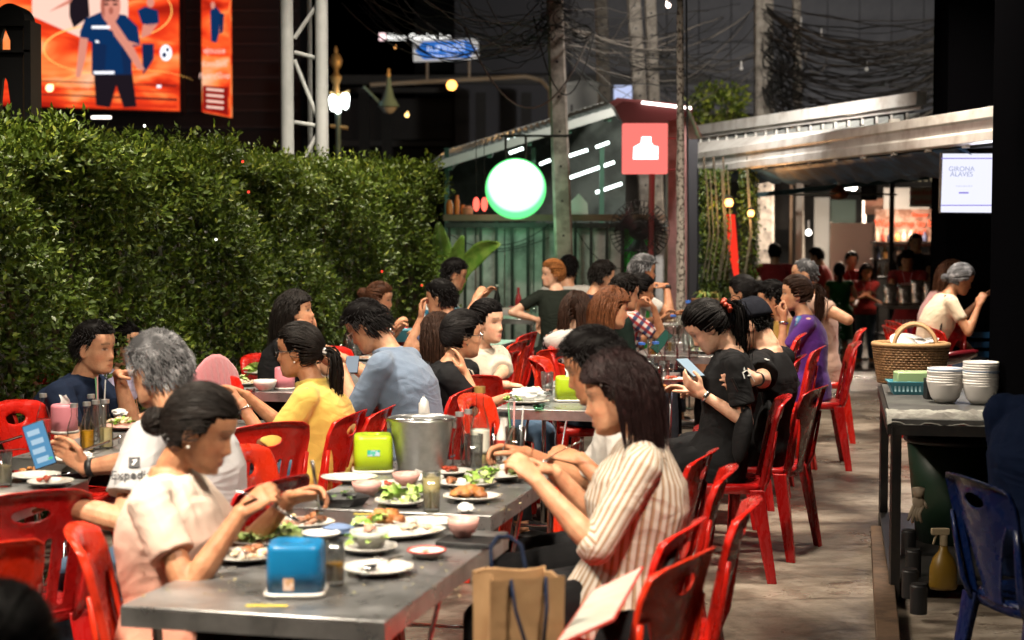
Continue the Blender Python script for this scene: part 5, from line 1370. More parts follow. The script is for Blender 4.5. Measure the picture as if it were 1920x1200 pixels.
def ik(S,T,l1,l2,pole):
 D=T-S;d=np.linalg.norm(D)
 if d>(l1+l2)*.985:T=S+D/d*(l1+l2)*.985;D=T-S;d=np.linalg.norm(D)
 a=(l1*l1-l2*l2+d*d)/(2*d);h=math.sqrt(max(0,l1*l1-a*a));u=D/d
 p=np.asarray(pole,float);p=nrm(p-u*p.dot(u));return S+u*a+p*h,T
def fold_cb(amp,seed,scale=1.,fwd=None):
 """cloth folds: sums of warped ridges, displaced along the normal (real relief)"""
 r=np.random.default_rng(seed);K=[]
 for i in range(7):
  d=nrm(r.normal(size=3)*[1,1,.75]);K.append((d*r.uniform(18,46)*scale,r.uniform(0,6.28),nrm(r.normal(size=3))*r.uniform(9,18)*scale,r.uniform(.8,1.6)))
 def cb(me,co,no):
  h=np.zeros(len(co))
  for k,ph,w,a in K:
   s_=np.sin(co@k+ph+a*1.6*np.sin(co@w+ph*2));h+=(1-np.abs(s_))**2.2*(.5+.5*np.sin(co@(w*.45)+ph))
  h=h/7-.12
  return co+no*(h*amp*4.2)[:,None]
 return cb
def wrinkle(m,amt=.32):
 nt=m.node_tree;b=nt.nodes['Principled BSDF'];L=nt.links;tc=nt.nodes.new('ShaderNodeTexCoord')
 mp=nt.nodes.new('ShaderNodeMapping');mp.inputs['Scale'].default_value=(1,1,1.7);mp.inputs['Rotation'].default_value=(.5,.7,.3)
 n=nt.nodes.new('ShaderNodeTexNoise');n.inputs['Scale'].default_value=4.2;n.inputs['Detail'].default_value=1.5;n.inputs['Distortion'].default_value=1.2
 L.new(tc.outputs['Object'],mp.inputs[0]);L.new(mp.outputs[0],n.inputs['Vector'])
 w=nt.nodes.new('ShaderNodeMath');w.operation='PINGPONG';w.inputs[1].default_value=.12;L.new(n.outputs['Fac'],w.inputs[0])
 bp=nt.nodes.new('ShaderNodeBump');bp.inputs['Strength'].default_value=amt;bp.inputs['Distance'].default_value=.06;L.new(w.outputs[0],bp.inputs['Height'])
 old=b.inputs['Normal'].links
 if old:L.new(old[0].from_socket,bp.inputs['Normal'])
 L.new(bp.outputs[0],b.inputs['Normal'])
def cloth(name,color,rough=.85,kind=None,**k):
 if name in MATS:return MATS[name]
 m=mat(name,color,rough,sheen=.0 if max(color)<.1 else.15,spec=.12 if max(color)<.1 else.25,bump=.25,bscale=420,**k);wrinkle(m);return m
def pattern_mat(name,kind,cols,sc=1.):
 """woven stripes, checks or prints on cloth"""
 if name in MATS:return MATS[name]
 m=bpy.data.materials.new(name);m.use_nodes=True;nt=m.node_tree;b=nt.nodes['Principled BSDF'];L=nt.links
 b.inputs['Roughness'].default_value=.85;b.inputs['Specular IOR Level'].default_value=.2
 tc=nt.nodes.new('ShaderNodeTexCoord');sx=nt.nodes.new('ShaderNodeSeparateXYZ');L.new(tc.outputs['Object'],sx.inputs[0])
 def math_(op,a,b2=None):
  n=nt.nodes.new('ShaderNodeMath');n.operation=op
  for i,q in enumerate((a,b2)):
   if q is None:continue
   if isinstance(q,(int,float)):n.inputs[i].default_value=q
   else:L.new(q,n.inputs[i])
  return n.outputs[0]
 def mix(f,a,b2):
  n=nt.nodes.new('ShaderNodeMix');n.data_type='RGBA';L.new(f,n.inputs[0])
  for i,q in((6,a),(7,b2)):
   if isinstance(q,tuple):n.inputs[i].default_value=(*q,1)
   else:L.new(q,n.inputs[i])
  return n.outputs[2]
 xy=math_('ADD',math_('MULTIPLY',sx.outputs['Y'],1.0),math_('MULTIPLY',sx.outputs['X'],.75));zz=sx.outputs['Z']
 if kind in('stripe','plaid'):
  va=nt.nodes.new('ShaderNodeAttribute');va.attribute_name='weave';s3_=nt.nodes.new('ShaderNodeSeparateXYZ');L.new(va.outputs['Vector'],s3_.inputs[0]);xy,zz=s3_.outputs['X'],s3_.outputs['Y']
 def band(src,freq,thr,ph=0.):return math_('GREATER_THAN',math_('SINE',math_('ADD',math_('MULTIPLY',src,freq*2*PI),ph)),thr)
 if kind=='stripe':
  out=mix(band(xy,46*sc,.25),cols[0],cols[1]);out=mix(band(xy,46*sc,.93,1.1),out,cols[2])
 elif kind=='plaid':
  f1,f2=band(xy,22*sc,.1),band(zz,22*sc,.1)
  out=mix(f1,cols[0],cols[1]);o2=mix(f1,cols[2],cols[3]);out=mix(f2,out,o2)
 elif kind=='dots':
  n=nt.nodes.new('ShaderNodeTexNoise');n.inputs['Scale'].default_value=42*sc;n.inputs['Detail'].default_value=3;L.new(tc.outputs['Object'],n.inputs['Vector'])
  out=mix(math_('GREATER_THAN',n.outputs['Fac'],.56),cols[0],cols[1])
 elif kind=='print':
  n=nt.nodes.new('ShaderNodeTexVoronoi');n.inputs['Scale'].default_value=16*sc;L.new(tc.outputs['Object'],n.inputs['Vector'])
  r=nt.nodes.new('ShaderNodeValToRGB');r.color_ramp.interpolation='CONSTANT';e=r.color_ramp.elements
  e[0].color=(*cols[0],1);e[1].color=(*cols[1],1);e[1].position=.3
  for i,c in enumerate(cols[2:]):q=e.new(.5+.2*i);q.color=(*c,1)
  s2=nt.nodes.new('ShaderNodeSeparateColor');L.new(n.outputs['Color'],s2 .inputs[0]);L.new(s2 .outputs[0],r.inputs[0]);out=r.outputs[0]
 elif kind=='fade':
  mr=nt.nodes.new('ShaderNodeMapRange');mr.inputs[1].default_value=cols[2][0];mr.inputs[2].default_value=cols[2][1];L.new(sx.outputs['Z'],mr.inputs[0])
  out=mix(mr.outputs[0],cols[0],cols[1])
 L.new(out,b.inputs['Base Color'])
 n2=nt.nodes.new('ShaderNodeTexNoise');n2 .inputs['Scale'].default_value=300;L.new(tc.outputs['Object'],n2 .inputs['Vector'])
 bp=nt.nodes.new('ShaderNodeBump');bp.inputs['Strength'].default_value=.25;bp.inputs['Distance'].default_value=.01;L.new(n2 .outputs['Fac'],bp.inputs['Height']);L.new(bp.outputs[0],b.inputs['Normal'])
 wrinkle(m);MATS[name]=m;return m
SKIN_T={'light':(.64,.40,.28),'mid':(.55,.30,.18),'tan':(.44,.22,.12),'rosy':(.5,.29,.21)}
PEOPLE={}
SEAT=.45
def person(label,uv,y,face,hs=1.0,fem=False,skin='mid',hair='short',hcol='black',hopt=None,tilt=0.,hyaw=0.,roll=0.,lean=5.,girth=1.,shirt=None,sleeve=.55,trousers=None,R=None,L=None,stand=False,eyes='open',glasses=None,lip=None,stub=0.,neckz=None,curlR=.5,curlL=.5,palmR=None,palmL=None,dirR=None,dirL=None,poleR=None,poleL=None,lod=1.,seed=0,collar=False,foot_z=0.,hem=0.,extra=None,legs=True,low=.0,pointR=False,sleeve_flare=1.,long_skirt=False,hipshift=0.,dress=False):
 rg=np.random.default_rng(seed+100)
 Hc=PY(uv[0],uv[1],y)
 a=math.radians(face);F=fwdv(a);Rt=np.array([F[1],-F[0],0]);U=np.array([0,0,1.])
 s=hs
 root_z=foot_z
 B=np.array([Rt,F,U]).T
 Rh=B@RZ(-math.radians(hyaw))@RX(-math.radians(tilt))@RY(math.radians(roll))
 J=Hc+Rh@np.array([0,-.028,-.082])*s
 Nb=J+(-F*(.028+.03*math.sin(math.radians(max(tilt,0))))-U*.058)*s
 hipz=foot_z+(SEAT+.085 if not stand else.90*s)+low
 Hp=Nb-F*math.tan(math.radians(lean))*(Nb[2]-hipz)+Rt*hipshift;Hp[2]=hipz
 base=np.array([Hp[0],Hp[1],foot_z])
 root=thing('person',label,'person',base,-a,None)
 vox=max(.0036,min(.011,y*.00082))*(1.0/lod)
 m_=(.83 if fem else 1.0)*girth
 tab=[(-.13,.13*girth,.10),(-.06,.168*(1.06 if fem else.98)*girth,.122*girth),(.03,.17*(1.04 if fem else.96)*girth,.125*girth),(.22,.140*(.95 if fem else 1.06)*girth,.104*girth),(.42,.143*(.96 if fem else 1.08)*girth,.104*girth),(.60,.152*(.97 if fem else 1.1)*girth,.114*girth),(.76,.158*(.95 if fem else 1.1)*girth**.6,.108*girth**.6),(.87,.155*(.93 if fem else 1.08),.088),(.945,.115,.068),(1.0,.064 if fem else.070,.060),(1.04,.054,.054)]
 ax_=Nb-Hp;Ln=np.linalg.norm(ax_);ua=ax_/Ln
 hunch=-F*.022*(1+max(0,lean)/18)
 def tors(t,wa,wd,inf=0.,n=22,dfwd=0.):
  c=Hp+ax_*t+hunch*math.sin(PI*min(1,max(0,t)))*1.0
  fd=nrm(np.cross(ua,Rt))*-1
  if fd.dot(F)<0:fd=-fd
  an=np.arange(n)*2*PI/n
  ch=.012*girth*math.exp(-((t-.62)/.16)**2)*(1.9 if fem else 1.)+.02*(girth-1)*4*math.exp(-((t-.2)/.22)**2)
  rad=np.array([np.sign(np.cos(q))*abs(np.cos(q))**.88 for q in an]),np.array([np.sign(np.sin(q))*abs(np.sin(q))**.88 for q in an])
  P_=c+np.outer(rad[0]*(wa*s+inf),Rt)+np.outer(rad[1]*(wd*s+inf)+np.maximum(0,np.sin(an))*ch*s,fd)
  return P_
 sw=(.165 if fem else.19)*s*(1+.25*(girth-1))
 ShR,ShL=[Nb-ua*.055*s+Rt*sw*sd-F*.005+hunch*.3 for sd in(1,-1)]
 l1,l2=.275*s,.245*s
 lap=lambda sd:Hp+F*.30*s+Rt*.10*sd*s+U*.10
 tR=lap(1)if R is None else np.asarray(R,float);tL=lap(-1)if L is None else np.asarray(L,float)
 arms=[]
 for sd,Sh,T,pole in((1,ShR,tR,poleR),(-1,ShL,tL,poleL)):
  pl=(-U*1.0+Rt*sd*.35-F*.35)if pole is None else(Rt*pole[0]*sd+F*pole[1]+U*pole[2])
  E,W=ik(Sh,T,l1,l2,pl);arms.append((sd,Sh,E,W))
 hips=[Hp+Rt*.085*sd*s for sd in(1,-1)]
 legsP=[]
 for sd,h in zip((1,-1),hips):
  if stand:
   fz=foot_z;off=.05*sd*(1 if seed%2 else-1)
   kn=np.array([*(h+F*(.03+off*.4))[:2],foot_z+.48*s]);an_=np.array([*(h+F*off+Rt*.02*sd)[:2],foot_z+.085])
  else:
   kn=h+F*.40*s+Rt*.05*sd*s;kn[2]=foot_z+SEAT+.04;an_=kn+F*.02;an_[2]=foot_z+.085
  legsP.append((sd,h,kn,an_))
 mb=MB()
 mb.rings([tors(t,wa*.97,wd*.97)for t,wa,wd in tab])
 mb.tube([Nb-ua*.06*s-F*.004,Nb+(J-Nb)*.35,J,J+Rh@np.array([0,.02,.05])*s],[.060*s,(.050 if fem else.058)*s,(.049 if fem else.057)*s,.05*s],14)
 head_mb(mb,Rh,Hc,s,fem,1+.25*(girth-1)if girth>1 else 1.)
 g2=girth**.7*(.88 if fem else 1.)
 for sd,Sh,E,W in arms:
  mb.ball(Sh,.052*s*g2,nu=12,nv=8)
  mb.tube([Nb-ua*.045*s+Rt*sd*.03,Sh],[.045*s,.047*s],10)
  mb.tube([Sh,Sh+(E-Sh)*.35,Sh+(E-Sh)*.8,E],[.046*s*g2,.047*s*g2,.039*s*g2,.037*s*g2],12);mb.ball(E,.0372*s*g2,nu=12,nv=8)
  mb.tube([E,E+(W-E)*.3,E+(W-E)*.75,W],[.0365*s*g2,.039*s*g2,.029*s*g2,.0245*s*g2**.5],12)
  cu,pa_,di=(curlR,palmR,dirR)if sd==1 else(curlL,palmL,dirL)
  fd=nrm(W-E);
  if di is not None:dd=nrm(Rt*di[0]*sd+F*di[1]+U*di[2])
  else:dd=fd
  pn=(-U*1-Rt*sd*.3)if pa_ is None else(Rt*pa_[0]*sd+F*pa_[1]+U*pa_[2])
  mb.ball(W,.026*s,nu=10,nv=8)
  hand_mb(mb,W,dd,pn,s*(.92 if fem else 1.),sd,cu,point=(pointR and sd==1))
 if legs:
  for sd,h,kn,an_ in legsP:
   mb.tube([h,kn,an_],[.078*s,.052*s,.034*s],12);mb.tube([kn,kn+(an_-kn)*.35,an_],[.05*s,.052*s,.034*s],12)
   toe=an_+F*.15*s;toe[2]=foot_z+.025
   mb.tube([an_-F*.03*s-U*.045,an_+F*.05*s-U*.04,toe],[.036*s,.034*s,.02*s],10,flat=1.)
 sk=SKIN_T[skin];rf=RZ(-a);base_np=base.copy()
 def body_cb(me,co,no):
  W_=co@rf.T+base_np if False else(co@RZ(-a).T)+base_np
  hp=(W_-Hc)@Rh/s
  C=face_color(hp,sk,fem,eyes,lip,stub)
  for sd,Sh,E,W in arms:
   dd_=np.linalg.norm(W_-W,axis=1);w=np.clip(1-dd_/.2,0,1)[:,None]*.35;C=C*(1-w)+np.array(sk)*[1.08,.86,.82]*w
  put_colors(me,C)
 fuse('body',mb,M_skin,root,vox,1,body_cb)
 mb=MB();inf=.014
 shz=[(-.19-hem,.165*girth,.125*girth)]+tab[1:9]
 rs=[tors(t,wa,wd,inf+(.014 if t<.1 else 0))for t,wa,wd in shz]
 rs+=[tors(.972,.083,.064,.010),tors(.992,.066,.058,.006)]
 mb.rings(rs)
 for sd,Sh,E,W in arms:
  mb.ball(Sh-U*.006,.060*s*g2,nu=14,nv=10)
  mb.tube([Nb-ua*.05*s+Rt*sd*.035,Sh],[.058*s,.06*s],12)
  if sleeve<=0:continue
  if sleeve<=1:
   e_=Sh+(E-Sh)*sleeve
   mb.tube([Sh,Sh+(e_-Sh)*.6,e_],[.062*s*g2,.061*s*g2*sleeve_flare,.060*s*g2*sleeve_flare**2],14)
  else:
   e_=E+(W-E)*(sleeve-1)
   mb.tube([Sh,Sh+(E-Sh)*.6,E],[.062*s*g2,.058*s*g2,.054*s*g2],14);mb.ball(E,.054*s*g2,nu=12,nv=8)
   mb.tube([E,e_],[.054*s*g2,(.044*sleeve_flare)*s*g2],14)
 if collar:
  aa=np.arange(25)*2*PI/24;c0=Nb+ua*.002
  mb.tube([c0+Rt*math.cos(q)*.070*s+F*(math.sin(q)*.066*s+.004)+U*(.008-.022*max(0,math.sin(q)))for q in aa],.013*s,8)
 if dress:
  mb.tube([Hp+U*.02,Hp-U*.42*s],[.17*s,.21*s],18)
 sv=max(.0065,vox*1.25);fold=fold_cb(.0052,seed,.8)
 def shirt_cb(me,co,no):
  W_=(co@RZ(-a).T)+base_np;best=None;ug=np.zeros(len(co));vg=np.zeros(len(co));dm=np.full(len(co),9.)
  segs=[(Hp-ax_*.2,Nb,.15,.155,F)]+[(Sh_,E_,.058,.06,U)for _,Sh_,E_,_w in arms]+[(E_,W2,.058,.055,U)for _,Sh_,E_,W2 in arms]
  for p0,p1,r_,rd,ref in segs:
   d_=p1-p0;l_=np.linalg.norm(d_);d_=d_/l_;tt=np.clip((W_-p0)@d_,0,l_);q_=W_-p0-tt[:,None]*d_;dist=np.linalg.norm(q_,axis=1)/r_
   e1=nrm(np.cross(d_,ref));e2=np.cross(d_,e1);an_=np.arctan2(q_@e2,q_@e1);m2=dist<dm
   dm=np.where(m2,dist,dm);ug=np.where(m2,an_*rd,ug);vg=np.where(m2,tt,vg)
  at_=me.attributes.new('weave','FLOAT_VECTOR','POINT');at_.data.foreach_set('vector',np.stack([ug,vg,vg*0],1).ravel())
  return fold(me,co,no)
 fuse('shirt' if not dress else 'dress',mb,shirt or cloth('white_cotton',(.6,.58,.55)),root,sv,5,shirt_cb)
 if legs and not dress:
  mb=MB();tab2=tab[:4]
  mb.rings([tors(t,wa*.96,wd*.96,.004)for t,wa,wd in tab2[:3]])
  for sd,h,kn,an_ in legsP:
   mb.ball(h,.088*s*girth**.4,nu=12,nv=8);e2=an_+(kn-an_)*.12
   if long_skirt is None:e2=kn+(an_-kn)*.1
   mb.tube([h,h+(kn-h)*.5,kn],[.092*s*girth**.6,.082*s*girth**.5,.066*s],14);mb.ball(kn,.065*s,nu=12,nv=8)
   mb.tube([kn,kn+(e2-kn)*.5,e2],[.064*s,.062*s,.052*s],12)
  fuse('trousers',mb,trousers or cloth('dark_trousers',(.02,.022,.03)),root,max(.009,vox*1.4),2,fold_cb(.006,seed+3,.8))
  for sd,h,kn,an_ in legsP:
   mb=MB();toe=an_+F*.17*s;toe[2]=foot_z+.03
   mb.tube([an_-F*.045-U*.05,an_+F*.06-U*.045,toe],[.04,.043,.028],10);mb.box(an_+F*.055-U*.076,(.085,.25,.016),RZ(-a));part('shoe',mb,M_black,root,world=True,sm='all')
 if hair!='bald':
  mb=MB();o_=dict(hopt or{});near=1.if y<7 else.8 if y<10 else.4 if y<17 else.3
  o_['w']=o_.get('w',.0034)*(1 if y<7 else 1.1 if y<10 else 1.2)
  hair_build(mb,Rh,Hc,s,hair,fem,rg,near,o_)
  part('hair',mb,[hair_mat(hcol,True),hair_mat(hcol)],root,world=True,sm='all')
 info=dict(root=root,Hc=Hc,Rh=Rh,Hp=Hp,F=F,Rt=Rt,arms=arms,Nb=Nb,s=s,a=a,J=J,ua=ua)
 tf=lambda p:(np.asarray(p,float)*s)@Rh.T+Hc
 info['tf']=tf
 if glasses:
  mb=MB();m=mat('glasses_'+glasses,{'black':(.01,.01,.01),'silver':(.5,.5,.5)}[glasses],.25,0 if glasses=='black' else.9)
  for sd in(-1,1):
   aa=np.arange(17)*2*PI/16;mb.tube([tf((sd*.033+math.cos(q)*.0225,.100-.012*abs(math.cos(q))*(1 if math.cos(q)*sd>0 else 0),-.002+math.sin(q)*.018))for q in aa],.0014*s*(1.3 if y>6 else 1),5)
   mb.tube([tf((sd*.056,.092,.003)),tf((sd*.074,.06,.003)),tf((sd*.076,.0,.0)),tf((sd*.074,-.02,-.012))],.0015*s*(1.3 if y>6 else 1),5)
  mb.tube([tf((-.011,.102,.002)),tf((.011,.102,.002))],.0014*s,5)
  part('glasses',mb,m,root,world=True)
 for k_,sd in(('R',1),('L',-1)):
  info['wrist'+k_]=arms[0 if sd==1 else 1][3];info['elbow'+k_]=arms[0 if sd==1 else 1][2]
 PEOPLE[label]=info
 return info
def band_on(info,sd,f,r,w,m,name='bracelet',beads=0):
 """a bracelet, watch strap or ring round the forearm, part of its wearer"""
 k='R' if sd==1 else 'L';W,E=info['wrist'+k],info['elbow'+k];c=W+(E-W)*f;ax_=nrm(E-W);u=nrm(np.cross(ax_,[0,0,1]));v=np.cross(ax_,u)
 mb=MB();n=25 if not beads else beads+1;aa=np.arange(n)*2*PI/(n-1)
 pts=[c+(u*math.cos(q)+v*math.sin(q))*r for q in aa]
 if beads:
  for p in pts[:-1]:mb.ball(p,w,nu=8,nv=6)
 else:mb.rings([np.array([c+(u*math.cos(q)+v*math.sin(q))*(r+d)+ax_*h for q in aa[:-1]])for h,d in((-w,-.001),(-w,.002),(w,.002),(w,-.001))])
 return part(name,mb,m,info['root'],world=True,sm='all')
def earring(info,sd,m=None,r=.0045,drop=0.):
 mb=MB();tf=info['tf'];mb.ball(tf((sd*.077,.0,-.046-drop)),r,nu=8,nv=6)
 if drop:mb.tube([tf((sd*.077,.0,-.042)),tf((sd*.077,.0,-.046-drop))],.0015,4)
 part('earring',mb,m or mat('pearl',(.8,.75,.68),.2),info['root'],world=True,sm='all')
# ------------------------------------------------------------------ red plastic chairs
def sd_ell(x,y,cx,cy,rx,ry):return(np.sqrt(((x-cx)/rx)**2+((y-cy)/ry)**2)-1)*min(rx,ry)
def back_panel(variant):
 """the moulded back: a broad curved shell with a grip hole, tapering splat and side rails"""
 nx,ny=50,54;X=np.linspace(-.225,.225,nx);Y=np.linspace(0,.42,ny);gx,gy=np.meshgrid(X,Y)
 hw=np.interp(gy,[0,.1,.25,.33,.38,.42],[.185,.19,.203,.208,.195,.12])
 top=.415-.28*gx**2*2.2
 rad=np.maximum(np.abs(gx)-hw,gy-top);sd=rad
 sd=np.maximum(sd,-sd_ell(gx,gy,0,.335,.062,.026))
 holes=[]
 if variant=='slot':
  for k in range(5):
   cx=(k-2)*.056*(1+.0*gy)*(1+.25*gy/.4);w=.012;h0,h1=.03,.245+.01*(2-abs(k-2))
   qy=np.clip(gy,h0+w,h1-w);sd=np.maximum(sd,-(np.sqrt((gx-cx)**2+(gy-qy)**2)-w))
 else:
  for sg in(-1,1):
   inner=np.interp(gy,[0,.05,.2,.29],[.045,.05,.10,.15]);outer=np.interp(gy,[0,.3],[.158,.172])
   g=np.maximum(inner-gx*sg,gx*sg-outer);g=np.maximum(g,np.maximum(.0-gy,gy-.27));
   sd=np.maximum(sd,-(g-.0)-.006)
 GX,GY=np.gradient(sd,X[1]-X[0],axis=1),np.gradient(sd,Y[1]-Y[0],axis=0)
 keep=[]
 cs=(sd[:-1,:-1]+sd[1:,:-1]+sd[:-1,1:]+sd[1:,1:])/4
 used={}
 for i in range(ny-1):
  for j in range(nx-1):
   if cs[i,j]<0:keep.append((i*nx+j,i*nx+j+1,(i+1)*nx+j+1,(i+1)*nx+j))
 cnt={}
 for f in keep:
  for k in range(4):
   e=(f[k],f[(k+1)%4]);e=(min(e),max(e));cnt[e]=cnt.get(e,0)+1
 bnd=set(v for e,c in cnt.items()if c==1 for v in e)
 px,py,ss=gx.ravel().copy(),gy.ravel().copy(),sd.ravel();gxr,gyr=GX.ravel(),GY.ravel()
 for v in bnd:
  g=np.array([gxr[v],gyr[v]]);n=g.dot(g)+1e-9
  d=np.clip(ss[v]/n,-.009,.009);px[v]-=g[0]*d;py[v]-=g[1]*d
 rr0=rad.ravel().copy()
 for v in bnd:
  ss[v]=0.
  if rr0[v]>-.0095:rr0[v]=0.
 ids=sorted(set(i for f in keep for i in f));mp={i:k for k,i in enumerate(ids)}
 px,py,ss=px[ids],py[ids],ss[ids];rr=rr0[ids]
 z=py+.43;yb=-.215-py*.20-.10*py**2
 yb=yb+px**2*1.1
 roll_=np.clip(1+rr/.022,0,1)**2;yb=yb-roll_*.022
 roll2=np.clip(1+ss/.010,0,1)**2;yb=yb-roll2*.006
 V=np.stack([px,yb,z],1)
 return V,[tuple(mp[i]for i in f)for f in keep]
def make_chair(variant,m,label,group):
 t=thing('plastic_chair',label,'chair',(0,0,0),0,group)
 V,Fc=back_panel(variant);mb=MB();mb.add(V,Fc);o=part('backrest',mb,m,t,sm='all');sd=o.modifiers.new('s','SOLIDIFY');sd.thickness=.0045
 def sq(hx,hy,z,e=3.4,n=32,cy=0.):
  aa=np.arange(n)*2*PI/n;c,s_=np.cos(aa),np.sin(aa)
  return np.stack([np.sign(c)*np.abs(c)**(2/e)*hx,cy+np.sign(s_)*np.abs(s_)**(2/e)*hy,np.full(n,z)+.008*(np.abs(c)**2)],1)
 mb=MB();mb.rings([sq(.19,.185,.395),sq(.213,.21,.40),sq(.216,.213,.43),sq(.208,.205,.443),sq(.19,.188,.445),sq(.12,.12,.436),sq(.02,.02,.433)]);part('seat',mb,m,t,sm='all')
 for sx in(-1,1):
  for sy in(-1,1):
   top=np.array([sx*.185,sy*.175,.425]);bot=np.array([sx*.225,sy*.215-(.03 if sy<0 else 0),0]);rs=[]
   for f in np.linspace(0,1,6):
    c=top+(bot-top)*f;w=.034-.012*f;d=.034-.012*f
    L_=np.array([(w,w*.1),(w,w),(-w*.1,w),(-w,w*.75),(-w,w*.45),(0,w*.55),(w*.55,0),(w*.5,-w),(w*.8,-w)])
    rs.append(np.array([c+[sx*q[0],sy*q[1],0]for q in L_]))
   mb=MB();mb.rings(rs if sx*sy>0 else[r[::-1]for r in rs]);part('leg',mb,m,t,bevel=.003)
 for sx in(-1,1):
  mb=MB();pts=[(sx*.175,-.195,.40),(sx*.186,-.228,.48),(sx*.194,-.245,.58),(sx*.203,-.262,.70)]
  mb.tube(pts,[(.020,.011),(.018,.010),(.015,.008),(.010,.006)],10);part('side_rail',mb,m,t,sm='all')
 return t
def glossy(name,c,c2=None):
 m=mat(name,c,.27,spec=.55,noise=(5,c2 or tuple(x*.8+.004 for x in c),.45,.62),detail=5.)
 nt=m.node_tree;b=nt.nodes['Principled BSDF'];n=nt.nodes.new('ShaderNodeTexNoise');n.inputs['Scale'].default_value=7;n.inputs['Detail'].default_value=4;mr=nt.nodes.new('ShaderNodeMapRange')
 mr.inputs[1].default_value=.4;mr.inputs[2].default_value=.7;mr.inputs[3].default_value=.18;mr.inputs[4].default_value=.5;nt.links.new(n.outputs['Fac'],mr.inputs[0]);nt.links.new(mr.outputs[0],b.inputs['Roughness'])
 return m
M_red=glossy('red_plastic',(.52,.012,.006));M_red2=glossy('orange_red_plastic',(.62,.03,.008));M_red3=glossy('deep_red_plastic',(.33,.006,.006));M_bluep=glossy('blue_plastic',(.002,.012,.07))
CH={}
def chair(label,xy,face,variant='splat',m=None,z=0.,group='red plastic chairs',rot=None):
 m=m or M_red;key=(variant,m.name)
 if key not in CH:
  t=make_chair(variant,m,label,group);CH[key]=t;t.location=(xy[0],xy[1],z);t.rotation_euler=rot or(0,0,-math.radians(face));return t
 return dup(CH[key],(xy[0],xy[1],z),-math.radians(face),label,group,rot=rot)
def chair_back(label,u,v,y,face,**k):
 """chair whose back's top middle shows at a photo pixel at distance y"""
 p=PY(u,v,y);F=fwdv(math.radians(face));return chair(label,(p+F*.315)[:2],face,**k)
# ------------------------------------------------------------------ the people of the photograph
SEATS=[]
def seat(info,label,variant='splat',m=None,df=-.01,dface=0,dr=0):
 p=info['Hp']+info['F']*df+info['Rt']*dr
 SEATS.append((label,p[:2],math.degrees(info['a'])+dface,variant,m))
W_cot=cloth('white_cotton',(.48,.46,.43));W_black=cloth('black_cotton',(.011,.011,.012));W_navy=cloth('navy_cotton',(.008,.014,.032));W_red=cloth('red_tee',(.26,.016,.016))
jeans=cloth('blue_jeans',(.05,.09,.15));
i1=person('woman in a white and rose tee with a low bun, eating at the nearest table',(378,803),4.62,96,.97,True,'tan','bun','soft',dict(tie=(0,-.108,-.028),bun=.040,thick=.013),tilt=20,lean=-3,girth=1.12,shirt=pattern_mat('rose_dyed_tee','fade',((.55,.24,.17),(.54,.48,.41),(.62,.98))),sleeve=.62,sleeve_flare=1.08,trousers=W_black,R=PY(452,962,4.42),L=PY(543,935,4.78),eyes='down',lip=(.3,.07,.06),curlR=.75,curlL=.6,palmR=(-.6,.2,-.5),palmL=(-.5,.1,-.6),dirR=(-.1,.55,.45),dirL=(0,.75,.2),seed=1)
earring(i1,1);band_on(i1,-1,.12,.029,.0045,mat('pearl'),'bracelet',16)
seat(i1,'glossy orange red chair the woman in the rose tee sits on',m=M_red2,df=.06,dface=-14,dr=.05)
i2=person('woman in a cream striped blouse with shoulder length wine brown hair',(1156,738),5.05,-84,1.0,True,'mid','long','wine',dict(L=.23,part=-.01,n=1700,wave=.03,thick=.018),tilt=12,lean=-7,girth=1.16,shirt=pattern_mat('striped_blouse','stripe',((.52,.48,.42),(.33,.22,.14),(.2,.11,.07))),sleeve=1.12,sleeve_flare=1.18,trousers=W_black,L=PY(1010,905,4.85),R=PY(1040,885,5.15),eyes='down',lip=(.4,.1,.08),curlR=.8,curlL=.7,palmL=(-.2,-.1,-.6),palmR=(-.3,0,-.7),dirL=(-.1,.5,.5),dirR=(0,.8,.3),seed=2)
mb=MB();mb.ball(i2['tf']((-.072,.03,.065)),(.010,.014,.008),nu=12,nv=8);mb.ball(i2['tf']((-.075,.03,.045)),(.008,.008,.012),nu=10,nv=8);part('hair_clip',mb,mat('clip_white',(.8,.78,.75),.3),i2['root'],world=True,sm='all')
seat(i2,'red chair behind the woman in the striped blouse',df=-.07,dface=6)
i3=person('man in a white shirt bending over his plate beside the striped blouse woman',(1114,686),5.72,-82,1.03,False,'tan','short','black',dict(thick=.016,n=1300),tilt=20,lean=4,girth=1.0,shirt=W_cot,sleeve=.95,trousers=W_black,L=PY(1088,862,5.5),R=PY(985,850,5.8),curlR=.7,curlL=.8,palmR=(-.3,0,-.6),palmL=(-.2,-.2,-.7),dirL=(-.25,.75,.2),dirR=(-.1,.8,.15),eyes='down',stub=.15,seed=3)
seat(i3,'red chair behind the man in the white shirt',dface=2)
i4=person('grey haired man in a white jersey with black trim holding a phone',(296,694),5.65,-66,1.03,False,'mid','grey','grey',dict(n=1500,thick=.015),tilt=12,hyaw=10,lean=10,girth=1.12,shirt=cloth('jersey_white',(.42,.42,.43)),sleeve=.72,sleeve_flare=1.12,trousers=jeans,R=PY(152,880,5.9),L=PY(88,938,5.3),curlR=.55,curlL=.12,palmR=(-.9,.1,.1),palmL=(0,0,-1),dirR=(0,.75,.6),dirL=(0,.95,-.1),stub=.2,seed=4)
band_on(i4,1,.10,.031,.012,M_black,'wrist_band');band_on(i4,-1,.1,.030,.0045,mat('amber_bead',(.35,.14,.03),.3),'bracelet',15)
seat(i4,'deep red chair the grey haired man sits on','slot',M_red3,dface=4)
